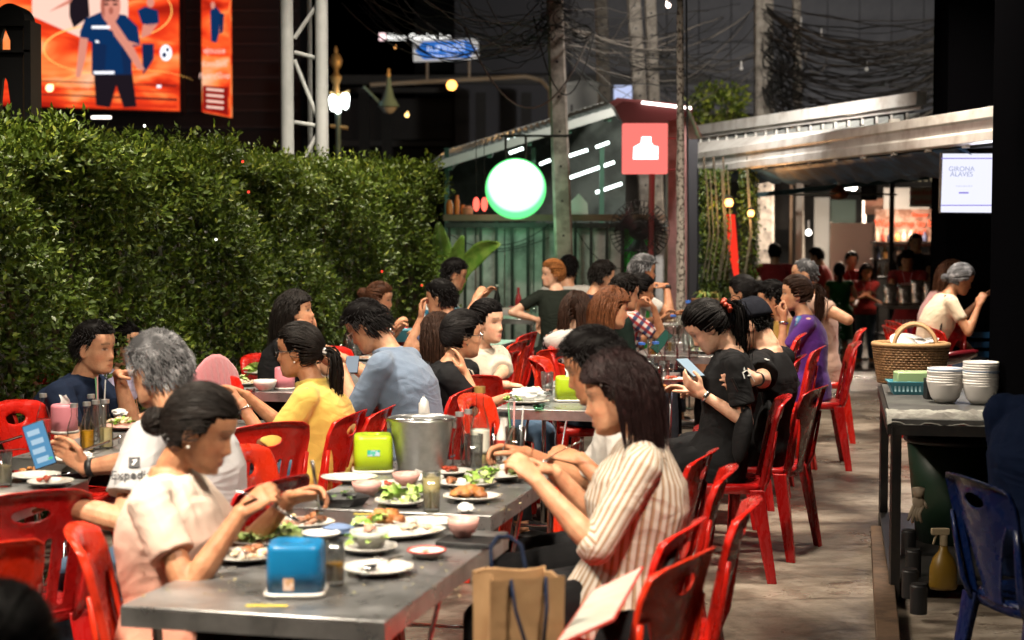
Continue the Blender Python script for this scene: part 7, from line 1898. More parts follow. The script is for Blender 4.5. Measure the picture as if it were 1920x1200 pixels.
def leaves(p,n,size,spread,label,m=None,oval=1.,name='lettuce',up=.015,tall=.5):
 mb=MB()
 for k in range(n):
  a=rI.uniform(0,6.28);q=spread*math.sqrt(rI.uniform(0,1));c=np.array([math.cos(a)*q,math.sin(a)*q*oval,up+rI.uniform(0,.02)])
  d=nrm([math.cos(a)+rI.normal()*.6,math.sin(a)+rI.normal()*.6,rI.uniform(0,tall*1.6)]);S=nrm(np.cross(d,[0,0,1])+rI.normal(size=3)*.25);N=np.cross(S,d);L=size*rI.uniform(.6,1.2);rs=[]
  ph=rI.uniform(0,6)
  for i in range(7):
   f=i/6;w=L*.42*math.sin(PI*min(1,f*.85+.1))**.7;row=[]
   for j in range(7):
    g=j/3-1;row.append(c+d*L*f-np.array([0,0,1])*L*.35*f*f+S*g*w+N*(abs(g)**2*w*.5+.09*L*math.sin(i*2.4+j*2.9+ph)*abs(g)))
   rs.append(np.array(row))
  mb.rings(rs,caps=False,closed=False)
 o=part(name,mb,[m or M_lett],sm='all',kind='stuff');o.location=tuple(p);o['label']=label;o['category']='salad';return o
def tissue_box(p,w,h,m,label,rz=0.,base=M_pl,tissue=False,sticker=None,rnd=False):
 t=thing('tissue_box',label,'tissue box',p,rz)
 mb=MB()
 def sq(k,z,e=5.):
  aa=np.arange(36)*2*PI/36;c_,s_=np.cos(aa),np.sin(aa)
  if rnd:e=2.
  return np.stack([np.sign(c_)*np.abs(c_)**(2/e)*k,np.sign(s_)*np.abs(s_)**(2/e)*k,np.full(36,z)],1)
 k=w/2
 mb.rings([sq(k,.008),sq(k,h*.5),sq(k*.985,h*.9),sq(k*.95,h*.97),sq(k*.88,h),sq(k*.3,h),sq(k*.24,h-.012),sq(.001,h-.014)]);part('cover',mb,m,t,sm='all')
 mb=MB();mb.rings([sq(k*1.07,0),sq(k*1.1,.006),sq(k*1.1,.010),sq(k*1.02,.012)]);part('base_tray',mb,base,t,sm='all')
 if sticker:mb=MB();mb.box((sticker[1],-k-.0012,sticker[2]),(sticker[3],.001,sticker[4]));part('sticker',mb,sticker[0],t)
 if tissue:
  mb=MB();rs=[]
  for i in range(6):
   f=i/5;rs.append(np.array([(x*.022*(1-.3*f)+.008*math.sin(f*4),.008*math.sin(x*3+f*3),h-.01+f*.045+.006*abs(x))for x in np.linspace(-1,1,8)]))
  mb.rings(rs,caps=False,closed=False);part('tissue_sheet',mb,M_tissue,t,sm='all')
 return t
def crumple(p,r,label,m=None,flat=.6):
 mb=MB();mb.ball((0,0,r*flat*.8),(r,r*.8,r*flat),nu=18,nv=12,jit=.13,rg=rI);o=part('crumpled_tissue',mb,m or M_tissue,sm=True);o.location=tuple(p);return tag(o,label,'tissue','crumpled tissues')
def cutlery(p,rz,kind='spoon',label='',L=.18,pitch=0.,roll=0.):
 mb=MB()
 if kind=='spoon':
  mb.ball((0,0,.004),(.018,.026,.0055),nu=14,nv=8);mb.tube([(0,-.02,.005),(0,-.06,.010),(0,-L,.006)],[(.004,.002),(.003,.0016),(.007,.0014)],8)
 else:
  for k in range(4):mb.tube([(-.009+k*.006,.03,.004),(-.009+k*.006,-.005,.003)],.0014,5)
  mb.box((0,-.012,.004),(.024,.018,.002));mb.tube([(0,-.02,.004),(0,-.06,.008),(0,-L,.005)],[(.005,.002),(.003,.0016),(.007,.0014)],8)
 o=part(kind,mb,M_chrome,sm='all');o.location=tuple(p);o.rotation_euler=(pitch,roll,rz);return tag(o,label,kind,'cutlery')
D_=math.radians
tissue_box(TP('T1',556,1112),.140,.128,M_blue,'square blue tissue box on a white tray, front of the nearest table',rz=.02,sticker=(mat('gold_sticker',(.6,.35,.18),.4,noise=(60,(.8,.6,.5),.45,.55)),-.012,.035,.026,.030))
M_beer=mat('amber_drink',(.65,.32,.02),.15,alpha=.8);M_pale=mat('pale_drink',(.75,.62,.3),.15,alpha=.65)
glass(TP('T1',628,1098),.027,.115,'half drunk amber tumbler right behind the blue tissue box',M_beer,.5)
plate(TP('T1',710,1076),.092,'empty white plate holding a used spoon, right of the blue tissue box')
cutlery(TP('T1',694,1076,.014),D_(150),'spoon','steel spoon lying on the empty white plate',.15)
cutlery(TP('T1',683,1096,.022),D_(190),'fork','steel fork hanging over the rim of the empty plate',.12,pitch=.1)
plate(TP('T1',458,1052),.092,'white plate with meat scraps before the woman in the rose tee');lumps(TP('T1',470,1050),12,.014,.055,M_rice,'rice_scraps','rice and scraps left on the plate before the woman in the rose tee');lumps(TP('T1',484,1046),7,.016,.03,M_meat,'meat_scraps','dark grilled meat scraps on the plate left of the blue box')
cutlery(TP('T1',418,1046,.015),D_(60),'fork','fork resting on the scraps plate',.15)
crumple(TP('T1',388,1080),.034,'ball of crumpled white tissue at the left edge of the nearest table')
plate(TP('T1',498,1024),.11,'white platter of lettuce behind the blue tissue box',oval=.7);leaves(TP('T1',500,1022),22,.06,.075,'heap of torn lettuce behind the blue tissue box',M_lett2,.7);leaves(TP('T1',520,1014),10,.05,.05,'greener lettuce leaves on top of the heap',M_lett,.7)
plate(TP('T1',566,990),.10,'white plate of sliced grilled pork at the middle of the first table',oval=.8);lumps(TP('T1',560,991),14,.015,.055,mat('sliced_pork',(.42,.24,.16),.5,noise=(20,(.2,.09,.05),.4,.6)),'sliced_pork','slices of grilled pork on the middle plate',.4);lumps(TP('T1',590,984),5,.02,.02,M_meat,'grilled_liver','dark grilled pieces at the right of the pork plate');lumps(TP('T1',548,982),3,.012,.025,mat('boiled_egg',(.8,.62,.35),.4),'egg_piece','pale egg pieces at the back of the pork plate')
mb=MB();mb.ball((0,0,.015),(.05,.035,.018),nu=14,nv=8,jit=.08,rg=rI);o=part('blue_napkin',mb,mat('blue_napkin',(.12,.18,.32),.8));o.location=tuple(TP('T1',634,1003));tag(o,'folded blue grey napkin between the pork plate and the bowls','napkin')
plate(TP('T1',752,1008),.14,'long white platter with noodle salad, middle right of the first table',oval=.6,rz=.5);lumps(TP('T1',775,1000),16,.010,.05,M_rice,'noodle_salad','pale noodle salad on the long platter')
plate(TP('T1',690,1036),.082,'small white plate under the bowl of greens');bowl(TP('T1',693,1033,.012),.056,.045,'translucent pale bowl standing in the small plate',mat('milky_plastic',(.6,.6,.55),.3,alpha=.8));leaves(TP('T1',690,1036,.012),9,.03,.055,'chopped greens scattered round the pale bowl',M_lett,1.)
lumps(TP('T1',693,1030,.045),6,.012,.025,mat('rosy_sauce',(.55,.25,.18),.4),'sauce','rosy sauce filling the pale bowl',.3)
plate(TP('T1',800,988),.105,'oval empty white plate at the far right of the first table',oval=.7);plate(TP('T1',722,988),.10,'white plate of grilled chicken beside the second table',oval=.8)
lumps(TP('T1',725,983),9,.024,.055,M_chick,'grilled_chicken','golden grilled chicken pieces on the far plate of the first table');leaves(TP('T1',700,992),5,.05,.02,'lettuce leaf hanging off the chicken plate')
mb=MB();mb.box((0,0,.008),(.16,.12,.016));o=part('menu_folder',mb,M_black,bevel=.003);o.location=tuple(TP('T1',878,1022));o.rotation_euler=(0,0,-.3);tag(o,'black bill folder under the pink bowl','folder')
bowl(TP('T1',868,1018,.016),.047,.055,'pink bowl standing on the black folder',M_pink)
plate(TP('T1',800,1046),.052,'small white sauce dish with red rim',rim=mat('red_rim',(.5,.05,.04),.4));lumps(TP('T1',800,1046),5,.009,.02,mat('rosy_sauce'),'sauce','pink sauce in the red rimmed dish',.3)
mb=MB();mb.box((0,0,.0008),(.10,.014,.0012));o=part('yellow_sticker',mb,mat('yellow_sticker',(.75,.6,.06),.5));o.location=tuple(TP('T1',500,1137));tag(o,'yellow paper strip stuck on the table in front of the blue box','sticker')
plate(TP('T1',600,1012),.06,'small saucer half hidden behind the blue tissue box')
tissue_box(TP('T2',700,884),.142,.135,M_lime,'lime green tissue box left of the ice bucket',rz=.1,sticker=(mat('teal_sticker',(.02,.35,.25),.4,noise=(60,(.4,.5,.6),.45,.55)),.0,.075,.045,.022))
p=TP('T2',791,884);t=thing('ice_bucket','dented aluminium ice bucket with wire handle','bucket',p)
M_alu=mat('aluminium',(.6,.6,.6),.34,.9,noise=(9,(.4,.4,.4),.4,.65),bump=.35,bscale=14)
mb=MB();mb.lathe([(0,0),(.082,0),(.086,.008),(.116,.185),(.124,.19),(.124,.196),(.114,.196),(.112,.185),(.084,.012),(0,.010)],44);part('pail',mb,M_alu,t,sm='all')
mb=MB();mb.tube([(-.122,0,.175)]+[(math.cos(a)*.125,-.03-math.sin(a)*.085,.196+.004*math.sin(a))for a in np.linspace(PI,0,18)]+[(.122,0,.175)],.0035,6);part('wire_handle',mb,M_chrome,t,sm='all')
for sx in(-1,1):mb=MB();mb.box((sx*.119,0,.172),(.012,.03,.028));part('lug',mb,M_alu,t,bevel=.002)
M_cap=mat('tin_cap',(.6,.6,.6),.35,.8);M_water=thin_glass('water',(.93,.95,.95),.4)
def soda(tab,u,v,label,fill=None,h=.205,**k):return bottle(h,.029,M_glass,'soda_bottle',label,'bottle',TP(tab,u,v),M_cap,.4,20,'glass soda bottles',fill,**k)
soda('T2',862,878,'clear soda bottle beside the ice bucket, nearest it');soda('T2',878,872,'clear soda bottle between the bucket and the whisky')
bottle(.29,.036,M_glass,'whisky_bottle','clear spirit bottle with a gold neck on the second table','bottle',TP('T2',900,872),mat('gold_foil',(.55,.33,.1),.3,.6),.42,24,None,M_pale,mat('paper_label_w',(.6,.58,.5),.6))
glass(TP('T2',888,884),.036,.135,'tall clear tumbler before the gold necked bottle',M_water,.3);glass(TP('T2',915,866),.042,.10,'wide water tumbler behind the gold necked bottle',M_water,.4)
glass(TP('T2',966,876),.038,.15,'glass packed with drinking straws',None,name='straw_glass',straw=9)
bottle(.19,.03,mat('white_red_bottle',(.7,.66,.62),.35),'sauce_bottle','white and red sauce bottle beside the straws','bottle',TP('T2',945,868),M_black,.5,20,None,None,mat('red_label',(.45,.04,.03),.4))
plate(TP('T2',655,904),.10,'thin white plate at the left of the lime box',oval=.85)
mb=MB();aa=np.arange(6)*PI/3;mb.rings([np.c_[np.cos(aa)*r,np.sin(aa)*r*.8,np.full(6,z)]for r,z in((.07,0),(.095,.028),(.102,.030),(.088,.028),(.062,.005))]);o=part('black_tray',mb,M_black,bevel=.002);o.location=tuple(TP('T2',640,948));tag(o,'black plastic takeaway tray at the left of the second table','tray');leaves(TP('T2',645,946),6,.03,.04,'wilted greens in the black tray',mat('dark_greens',(.05,.1,.02),.5))
bowl(TP('T2',688,930),.05,.045,'pale pink bowl right of the black tray',M_pink);plate(TP('T2',742,918),.09,'white plate under the second pink bowl');bowl(TP('T2',762,916,.012),.048,.04,'pale pink bowl on the plate behind the drink',M_pink);lumps(TP('T2',722,916),5,.012,.02,M_red_f,'chilli_relish','red relish on the plate of the second pink bowl')
plate(TP('T2',752,948),.085,'white plate of fresh cucumber and greens left of the pale drink');leaves(TP('T2',758,944),15,.055,.045,'upright cucumber slices and herbs left of the pale drink',M_lett,1.,tall=1.1);leaves(TP('T2',748,948),7,.04,.04,'pale cabbage under the herbs',M_lett2)
glass(TP('T2',809,960),.030,.125,'full pale yellow drink in the middle of the second table',M_pale,.86)
plate(TP('T2',832,892),.105,'white plate with red relish right of the bucket',oval=.75);lumps(TP('T2',842,888),8,.011,.03,M_red_f,'chilli_relish','small heap of red relish right of the bucket')
plate(TP('T2',930,900),.11,'large white plate of lettuce at the right end of the second table',oval=.8);leaves(TP('T2',935,896),14,.05,.05,'bright lettuce on the large right plate');plate(TP('T2',873,914),.105,'white plate with leaf and meat behind the chicken plate',oval=.75);leaves(TP('T2',905,910),11,.05,.045,'leafy garnish behind the chicken plate',M_lett);lumps(TP('T2',848,912),6,.015,.025,M_meat,'grilled_meat','grilled meat behind the chicken plate')
plate(TP('T2',885,940),.095,'white plate of grilled ribs at the right edge of the second table',oval=.85);lumps(TP('T2',882,936),10,.022,.05,M_chick,'grilled_ribs','glazed ribs on the right edge plate');crumple(TP('T2',873,962),.028,'small tissue ball at the right corner of the second table')
plate(TP('T2',970,886),.10,'white plate between the eating couple',oval=.8);lumps(TP('T2',962,880),5,.02,.03,M_chick,'fried_pieces','fried pieces on the plate between the eating couple')
mb=MB();mb.box((0,0,.0008),(.14,.012,.0012));o=part('yellow_sticker',mb,mat('yellow_sticker'));o.location=tuple(TP('T2',705,965));tag(o,'yellow strip stuck on the near edge of the second table','sticker')
plate(TP('T2',790,905),.08,'white saucer behind the pale drink')
def held(info,sd,kind,label,v):
 W=info['wrist'+('R' if sd==1 else 'L')];E=info['elbow'+('R' if sd==1 else 'L')];d=nrm(W-E)
 o=cutlery(W+np.array(v[:3]),0,kind,label,.17);o.rotation_euler=v[3:];return o
held(i1,1,'spoon','steel spoon in the near hand of the woman in the rose tee',(.13,.02,-.02,-.5,.1,-1.3));held(i1,-1,'fork','fork held upright by the woman in the rose tee',(.085,-.01,-.05,-1.3,0,-.4))
held(i3,1,'fork','fork in the far hand of the man in the white shirt',(-.09,-.01,-.03,-.9,0,.5));held(i3,-1,'spoon','spoon in the near hand of the man in the white shirt',(-.12,-.02,-.01,-.5,0,1.0))
def phone(p,R,label,scr=(.25,.5,.75),s=1.,E=1.1):
 t=thing('mobile_phone',label,'phone',p);mb=MB();mb.box((0,0,0),(.076*s,.008,.156*s),R);part('case',mb,M_black,t,bevel=.003)
 mb=MB();mb.box(np.array(R)@np.array([0,-.0048,0]),(.070*s,.001,.149*s),R);part('display',mb,emis('phone_%d'%int(scr[0]*100),scr,E),t)
 return t,R
t,R=phone(PY(74,834,5.74),RY(-.34)@RX(-.15)@RZ(.1),'lit phone showing a blue chat in the grey haired man\'s hand',(.10,.27,.45),1.,1.)
for k in range(4):mb=MB();mb.box(np.array(R)@np.array([-.006+.004*(k%2),-.0056,.045-k*.032]),(.042,.0008,.018),R);part('chat_bubble',mb,emis('bubble',(.45,.62,.75),.9),t)
mb=MB();mb.box(np.array(R)@np.array([.022,-.0056,-.055]),(.016,.0008,.008),R);part('chat_button',mb,emis('btn',(.1,.6,.25),.9),t)
phone(PY(1294,690,7.92),RZ(.6)@RX(-1.05),'bright phone in the hands of the young woman with the scrunchie',(.55,.68,.72),.95,1.);phone(PY(1240,640,10.9),RY(.7)@RZ(.5),'dark phone held up over the bottles',(.03,.09,.06),1.,1.)
phone(PY(660,684,8.6),RX(-1.0),'phone held low by the man in the grey blue polo',(.4,.45,.5),.9,.8)
plate(TP('L1',66,900),.09,'white plate behind the phone at the left border');plate(TP('L1',92,905),.085,'white plate with a red scrap and fork at the table edge')if False else None
plate(TP('L1',95,912),.08,'white plate with fork and red scraps at the corner of the left table');lumps(TP('L1',84,908),5,.012,.025,M_red_f,'chilli_relish','red scraps on the left table plate');cutlery(TP('L1',100,905,.02),D_(120),'fork','fork on the corner plate of the left table',.14)
glass(TP('L1',6,912),.034,.12,'iced drink cut by the left border',M_pale,.6);plate(TP('L1',12,945),.10,'dark rimmed plate at the bottom left hand');lumps(TP('L1',55,890),5,.014,.03,M_chick,'fried_pieces','fried pieces behind the grey haired man\'s wrist')
for i,(u,v,lb,f)in enumerate(((82,826,'soda bottle with red print behind the phone',None),(140,850,'nearest clear soda bottle of the left bottle cluster',None),(164,846,'soda bottle with amber drink behind the nearest one',M_beer),(181,842,'soda bottle at the middle right of the cluster',None),(199,840,'soda bottle at the right end of the cluster',M_pale),(172,828,'rear soda bottle of the cluster',None))):
 soda('L2',u,v,lb,f,h=.195,lab=mat('red_print',(.4,.03,.03),.4)if i in(0,)else None)
tissue_box(TP('L2',121,812),.115,.125,M_pinkbox,'round pink tissue box before the navy polo man',rnd=True,tissue=True)
glass(TP('L2',188,818),.03,.16,'cup of cutlery and napkins behind the soda bottles',None,name='cutlery_cup',straw=7)
plate(TP('L2',236,806),.115,'pinkish platter of food by the elbow of the navy polo man',M_pink,.8);leaves(TP('L2',232,802),10,.04,.03,'green garnish on the pinkish platter');lumps(TP('L2',222,800),8,.02,.06,M_rice,'rice_scraps','pale food around the green garnish');crumple(TP('L2',225,782),.035,'tissue ball at the elbow of the navy polo man')
plate(TP('L2',130,868),.095,'white plate on the near end of the bottle table',oval=.8);crumple(TP('L2',160,864),.03,'torn tissue on the plate near the bottles')
t=thing('wire_rack','chrome wire rack round the soda bottles','rack',TP('L2',120,850))
q=[PZ(-20,836,.80),PZ(150,846,.80),PZ(226,820,.80)]
for i,(a,b_)in enumerate(((PY(-30,840,6.9),PY(40,818,7.3)),(PY(140,850,6.5),PY(224,820,7.0)),(PY(-20,846,6.85),PY(48,842,7.2)))):
 mb=MB();mb.tube([a,b_],.006 if i<2 else.003,8);part('rail',mb,M_chrome,t,world=True)
for(u,v,y)in((224,820,7.0),(146,849,6.55)):a=PY(u,v,y);mb=MB();mb.tube([a,a*[1,1,0]+[0,0,.742]],.007,8);mb.ball(a,.011,nu=10,nv=8);part('upright',mb,M_chrome,t,world=True)
plate(TP('L2',405,815),.09,'greens plate at the far right corner of the bottle table');leaves(TP('L2',405,813),10,.045,.05,'yellowish herbs at the far corner of the bottle table',M_lett)
bowl(TP('L3',497,733),.065,.058,'white bowl at the near edge before the yellow shirt');bowl(TP('L3',512,712),.06,.045,'second white bowl behind the first');plate(TP('L3',445,724),.12,'white platter of scraps under the reaching hands',oval=.7)
lumps(TP('L3',450,722),16,.013,.08,M_rice,'food_scraps','pale scraps across the platter under the reaching hands');leaves(TP('L3',436,718),10,.05,.06,'salad at the left of the scraps platter',M_lett2)
plate(TP('L3',492,703),.11,'plate of fresh herbs at the far side of the bowls');leaves(TP('L3',492,701),24,.07,.07,'heap of fresh herbs behind the white bowls',M_lett,tall=.9);plate(TP('L3',415,714),.09,'thin white plate at the far left corner of the herb table',oval=.7)
tissue_box(TP('L3',534,730),.11,.12,M_pinkbox,'round pink tissue box beside the ponytailed woman\'s chin',rnd=True)
glass(TP('L3',470,740),.025,.03,'shallow clear dish at the table edge under the hands',name='sauce_dish')
for i,(u,v,lb,f)in enumerate(((652,664,'tumbler with brown iced drink near the hedge side',mat('cola',(.16,.05,.015),.15,alpha=.9)),(672,668,'printed tumbler right of the brown drink',None),(686,660,'tall clear tumbler before the grey blue polo',None),(641,668,'small patterned cup left of the brown drink',None),(662,674,'patterned cup before the phone hand',None))):
 glass(TP('L4',u,v),.034,.13 if i!=3 else.08,lb,f,.7)
plate(TP('L4',690,676),.11,'white plate of sliced food before the grey blue polo');lumps(TP('L4',692,674),10,.016,.06,mat('sliced_pork'),'sliced_ham','pink slices on the plate before the grey blue polo',.4);plate(TP('L4',716,664),.10,'white plate behind the slices')
p=TP('L5',742,640);t=thing('blue_tub','light blue plastic tub on the table behind the grey blue polo','tub',p);mb=MB();mb.rings([s4(.11,.08,0),s4(.135,.10,.085),s4(.14,.105,.085),s4(.14,.105,.092),s4(.125,.09,.092),s4(.10,.07,.006)]);part('tub_body',mb,mat('light_blue_plastic'),t,sm=False,bevel=.004)
plate(TP('L5',790,636),.11,'plate of cabbage wedges beside the light blue tub');leaves(TP('L5',792,632),18,.07,.07,'cabbage and herbs heaped beside the light blue tub',M_lett2);plate(TP('L5',765,628),.09,'white plate before the woman eating by the tub');leaves(TP('L5',752,622),8,.06,.04,'loose greens behind the light blue tub')
tissue_box(TP('B1',1066,752),.135,.125,M_lime,'second lime green tissue box, before the eating man\'s face',rz=.05,tissue=True)
glass(TP('B1',1026,742),.034,.125,'clear tumbler left of the second lime green box',M_water,.25);plate(TP('B1',988,758),.115,'plate heaped with plastic wrap and greens',oval=.8)
mb=MB();mb.ball((0,0,.03),(.09,.07,.035),nu=26,nv=16,jit=.10,rg=rI);o=part('plastic_wrap',mb,mat('film',(.8,.84,.84),.15,alpha=.6),sm=True);o.location=tuple(TP('B1',990,756,.012));tag(o,'crumpled clear plastic wrap on the plate of greens','wrap');leaves(TP('B1',958,758),8,.04,.03,'greens poking out beside the plastic wrap',M_lett)
plate(TP('B1',1000,738),.10,'pinkish plate behind the plastic wrap',M_pink,.8);lumps(TP('B1',1000,736),8,.014,.05,M_rice,'rice_scraps','pale scraps on the pinkish plate');lumps(TP('B1',1026,741,.03),3,.012,.012,M_chick,'lime_wedge','orange slice inside the clear tumbler')if False else None
plate(TP('B1',1100,725),.09,'white plate behind the eating man\'s hair');glass(TP('B1',1010,768),.03,.02,'green tinted dish at the near edge of the second row',name='sauce_dish',m=M_grn_glass)
def carafe(tab,u,v,label,fill=None,cap=None,h=.24):return bottle(h,.045,M_glass,'carafe',label,'bottle',TP(tab,u,v),cap,.36,20,'clear bottles of the crowded table',fill)
M_bcap=mat('blue_cap',(.05,.16,.55),.4)
crowd=[('c',1203,696,'round clear water bottle with blue cap, left of its twin',M_bcap,.17),('c',1229,694,'round clear water bottle with blue cap, right of its twin',M_bcap,.17),('c',1258,694,'tall clear carafe with steel collar left of its twin',None,.26),('c',1281,690,'tall clear carafe nearest the young woman\'s face',None,.26),('g',1232,722,'tumbler with amber rest at the table corner',M_beer,.3),('g',1245,712,'clear mug behind the corner tumbler',None,0),('g',1216,706,'pinkish tumbler behind the corner one',mat('pink_drink',(.7,.35,.35),.2,alpha=.7),.5)]
for k,u,v,lb,x,q in crowd:
 if k=='c':carafe('B2',u,v,lb,M_water if q>.2 else None,x,q)
 else:glass(TP('B2',u,v),.036,.11,lb,x,q or.5)
plate(TP('B2',1240,735),.10,'stack top plate with bones at the row corner',oval=.8);lumps(TP('B2',1240,733),7,.016,.05,M_chick,'bones','gnawed bones on the corner plate');plate(TP('B2',1262,716),.10,'white plate with sauce beside the phone',oval=.75);lumps(TP('B2',1256,714),5,.014,.03,M_red_f,'chilli_relish','dark sauce on the plate beside the phone');plate(TP('B2',1190,726),.10,'white plate behind the wine brown hair')
mb=MB();mb.box((0,0,.05),(.16,.09,.02));mb.box((0,0,.02),(.10,.06,.04));o=part('napkin_holder',mb,M_chrome,bevel=.003);o.location=tuple(TP('B2',1185,700));tag(o,'steel napkin holder left of the blue capped bottles','holder')
mug=[('B3',1224,668,'beer mug half full left of the raised phone',M_beer),('B3',1256,662,'beer mug full of amber right of the raised phone',M_beer),('B3',1243,655,'clear tumbler behind the raised phone',None),('B3',1290,660,'clear tumbler behind the tall carafes',None),('B3',1300,668,'low glass by the salad plate',M_water)]
for tab,u,v,lb,f in mug:glass(TP(tab,u,v),.042,.12,lb,f,.6)
plate(TP('B3',1322,662),.13,'wide plate of shredded salad before the scrunchie woman',oval=.8);leaves(TP('B3',1322,659),26,.045,.10,'shredded green salad on the wide plate',M_lett2,tall=.3);bowl(TP('B3',1350,664),.07,.055,'dark green bowl beside the salad',mat('jade',(.12,.17,.12),.3))
for i,(u,v,h,cp)in enumerate(((1290,630,.28,M_bcap),(1283,640,.26,None),(1272,634,.24,None),(1300,622,.26,None),(1262,640,.2,M_bcap),(1312,628,.2,None))):
 carafe('B4',u,v,('tall water bottle with bright blue cap by the thin post','clear bottle left below the blue capped one','clear bottle at the hand of the checked shirt','clear bottle farthest right of the far bottles','short water bottle with blue cap before the checked shirt','short clear bottle near the salad')[i],M_water,cp,h)
plate(TP('B4',1250,612),.12,'white plate before the grey man in white');lumps(TP('B4',1262,606),8,.02,.06,M_rice,'rice_scraps','white rice on the far plate')
for i,(u,v,r,lb)in enumerate(((958,584,.13,'wide white platter on the far table'),(925,588,.11,'white plate before the teal shirt man'),(985,582,.10,'white plate at the right end of the far table'))):plate(TP('O',u,v),r,lb,oval=.8);lumps(TP('O',u,v),9,.02,.07,M_rice,'food','food on the '+lb[:30].replace('wide white platter on the','platter of the'))
mb=MB();mb.rings([s4(.16,.09,0),s4(.18,.1,.06),s4(.17,.09,.06),s4(.15,.08,.01)]);o=part('white_tub',mb,M_pl,sm=False);o.location=tuple(TP('O',950,590));tag(o,'low white rectangular tub on the far table','tub')
bottle(.24,.035,mat('red_drink',(.5,.05,.06),.2),'drink_bottle','bottle with red drink on the far table','bottle',TP('O',972,584),None,.4,16);bottle(.26,.035,M_black,'dark_bottle','dark sauce bottle with white cap on the far table','bottle',TP('O',932,582),M_tissue,.4,16);glass(TP('O',990,586),.036,.12,'tumbler with orange drink on the far table',M_beer,.5);glass(TP('O',1000,590),.036,.12,'clear tumbler at the near right of the far table')
mb=MB();mb.box((0,0,.02),(.12,.1,.04));o=part('pink_napkins',mb,mat('pink_paper',(.6,.12,.2),.7));o.location=tuple(TP('O',965,582));tag(o,'pink napkin pack on the far table','napkins')
# ------------------------------------------------------------------ bags, menu, shawl
p=PZ(960,1310,.452);p=np.array([.0,3.98,.452]);p[0]=(972-960)/(F_PX/3.98)
t=thing('paper_bag','brown kraft shopping bag with navy handles on a chair','bag',p,.35);t.scale=(.86,.86,.96)
M_kraft=mat('kraft_paper',(.42,.25,.12),.75,noise=(4,(.30,.16,.07),.4,.65),bump=.35,bscale=14);M_kraft2=mat('kraft_inside',(.55,.38,.2),.8)
def bagring(w,d,z,jag=0.):
 pts=[]
 for(x0,y0,x1,y1)in((-w,-d,w,-d),(w,-d,w,d),(w,d,-w,d),(-w,d,-w,-d)):
  for k in range(6):
   f=k/6;x=x0+(x1-x0)*f;y=y0+(y1-y0)*f;ins=0.
   if abs(x0-x1)<1e-6:ins=-.03*(1-abs(2*f-1))*(z/.4)
   pts.append((x+np.sign(x)*ins,y,z+jag*math.sin(k*2+x*30)))
 return np.array(pts)
mb=MB();mb.rings([bagring(.105,.07,0),bagring(.108,.072,.15),bagring(.107,.070,.28),bagring(.108,.074,.40,.006),bagring(.104,.070,.398,.006),bagring(.103,.066,.2),bagring(.1,.064,.004)]);part('bag_body',mb,M_kraft,t,sm=False)
for sy,cx in((-1,.0),(1,-.0)):
 mb=MB();pts=[(cx-.05,sy*.075,.36),(cx-.05,sy*.079,.40),(cx-.045,sy*.10,.33 if sy<0 else.45),(cx-.015,sy*.13,.22 if sy<0 else.47),(cx+.02,sy*.13,.21 if sy<0 else.47),(cx+.045,sy*.10,.33 if sy<0 else.45),(cx+.05,sy*.079,.40),(cx+.05,sy*.075,.36)]
 mb.tube(pts,.0055,8);part('handle',mb,cloth('navy_cord',(.012,.018,.04)),t,sm='all')
for k in range(6):mb=MB();mb.box((.012+k*.012,-.0745,.14+k*.005),(.008,.0012,.011));part('print_mark',mb,mat('bag_print',(.12,.10,.10),.6),t)
for k in range(3):mb=MB();mb.box((-.045+k*.022,-.0745,.09-k*.012),(.006,.0012,.05),RY(.15));part('print_mark',mb,mat('bag_print_pale',(.32,.36,.42),.6),t)
a=[PY(1040,1210,3.75),PY(1150,1160,3.9),PY(1205,1062,4.5),PY(1110,1108,4.45)]
t=thing('menu_board','pale laminated menu lying across the chair seats','menu',a[0]);mb=MB();mb.poly(a,(0,0,-.006));part('sheet',mb,mat('laminate',(.5,.52,.48),.35,noise=(12,(.4,.44,.38),.4,.6)),t,world=True)
mb=MB()
for i in range(4):mb.tube([a[i]+[0,0,-.003],a[(i+1)%4]+[0,0,-.003]],.004,6)
part('edge_binding',mb,mat('red_rim'),t,world=True)
t=thing('black_shoulder_bag','black shoulder bag hung between the near chairs','bag',PY(1225,1090,4.5));mb=MB();mb.tube([PY(1268,1010,4.6),PY(1255,1055,4.5),PY(1235,1100,4.45),PY(1205,1160,4.4),PY(1190,1230,4.4)],.012,8,flat=.5);part('strap',mb,M_black,t,world=True)
mb=MB();mb.ball(PY(1180,1230,4.35),(.10,.07,.12),nu=16,nv=10,jit=.02,rg=rI);part('pouch',mb,cloth('black_cotton',(.011,.011,.012)),t,world=True)
for i,(u,v,y,lb)in enumerate(((1392,815,7.75,'black drawstring bag hanging on the chair of the scrunchie woman'),(1432,800,8.3,'black drawstring bag hanging on the capped man\'s chair'))):
 t=thing('hanging_bag',lb,'bag',PY(u,v,y));mb=MB();mb.ball((0,0,0),(.035,.07,.13),RZ(.3)@RY(.18),nu=18,nv=12,jit=.015,rg=rI);part('pouch',mb,cloth('black_cotton',(.011,.011,.012)),t,sm='all');mb=MB();mb.tube([(0,0,.1),(-.02,0,.2),(-.05,.0,.26)],.006,6);part('strap',mb,M_black,t)
c=PY(402,668,9.0);F=fwdv(math.radians(110));Rt=np.array([F[1],-F[0],0]);rs=[]
for i in range(13):
 g=(i/12-.5)*2;row=[]
 for j in range(30):
  f=(j/29-.5)*2;s_=np.sign(f)
  row.append(c+Rt*f*.235*(1+.12*abs(g))+F*(g*.05+.008*math.sin(j*1.7)*abs(g))+np.array([0,0,.012-.30*abs(g)**1.5-f*f*.10+.0015*math.sin(j*1.3)]))
 rs.append(np.array(row))
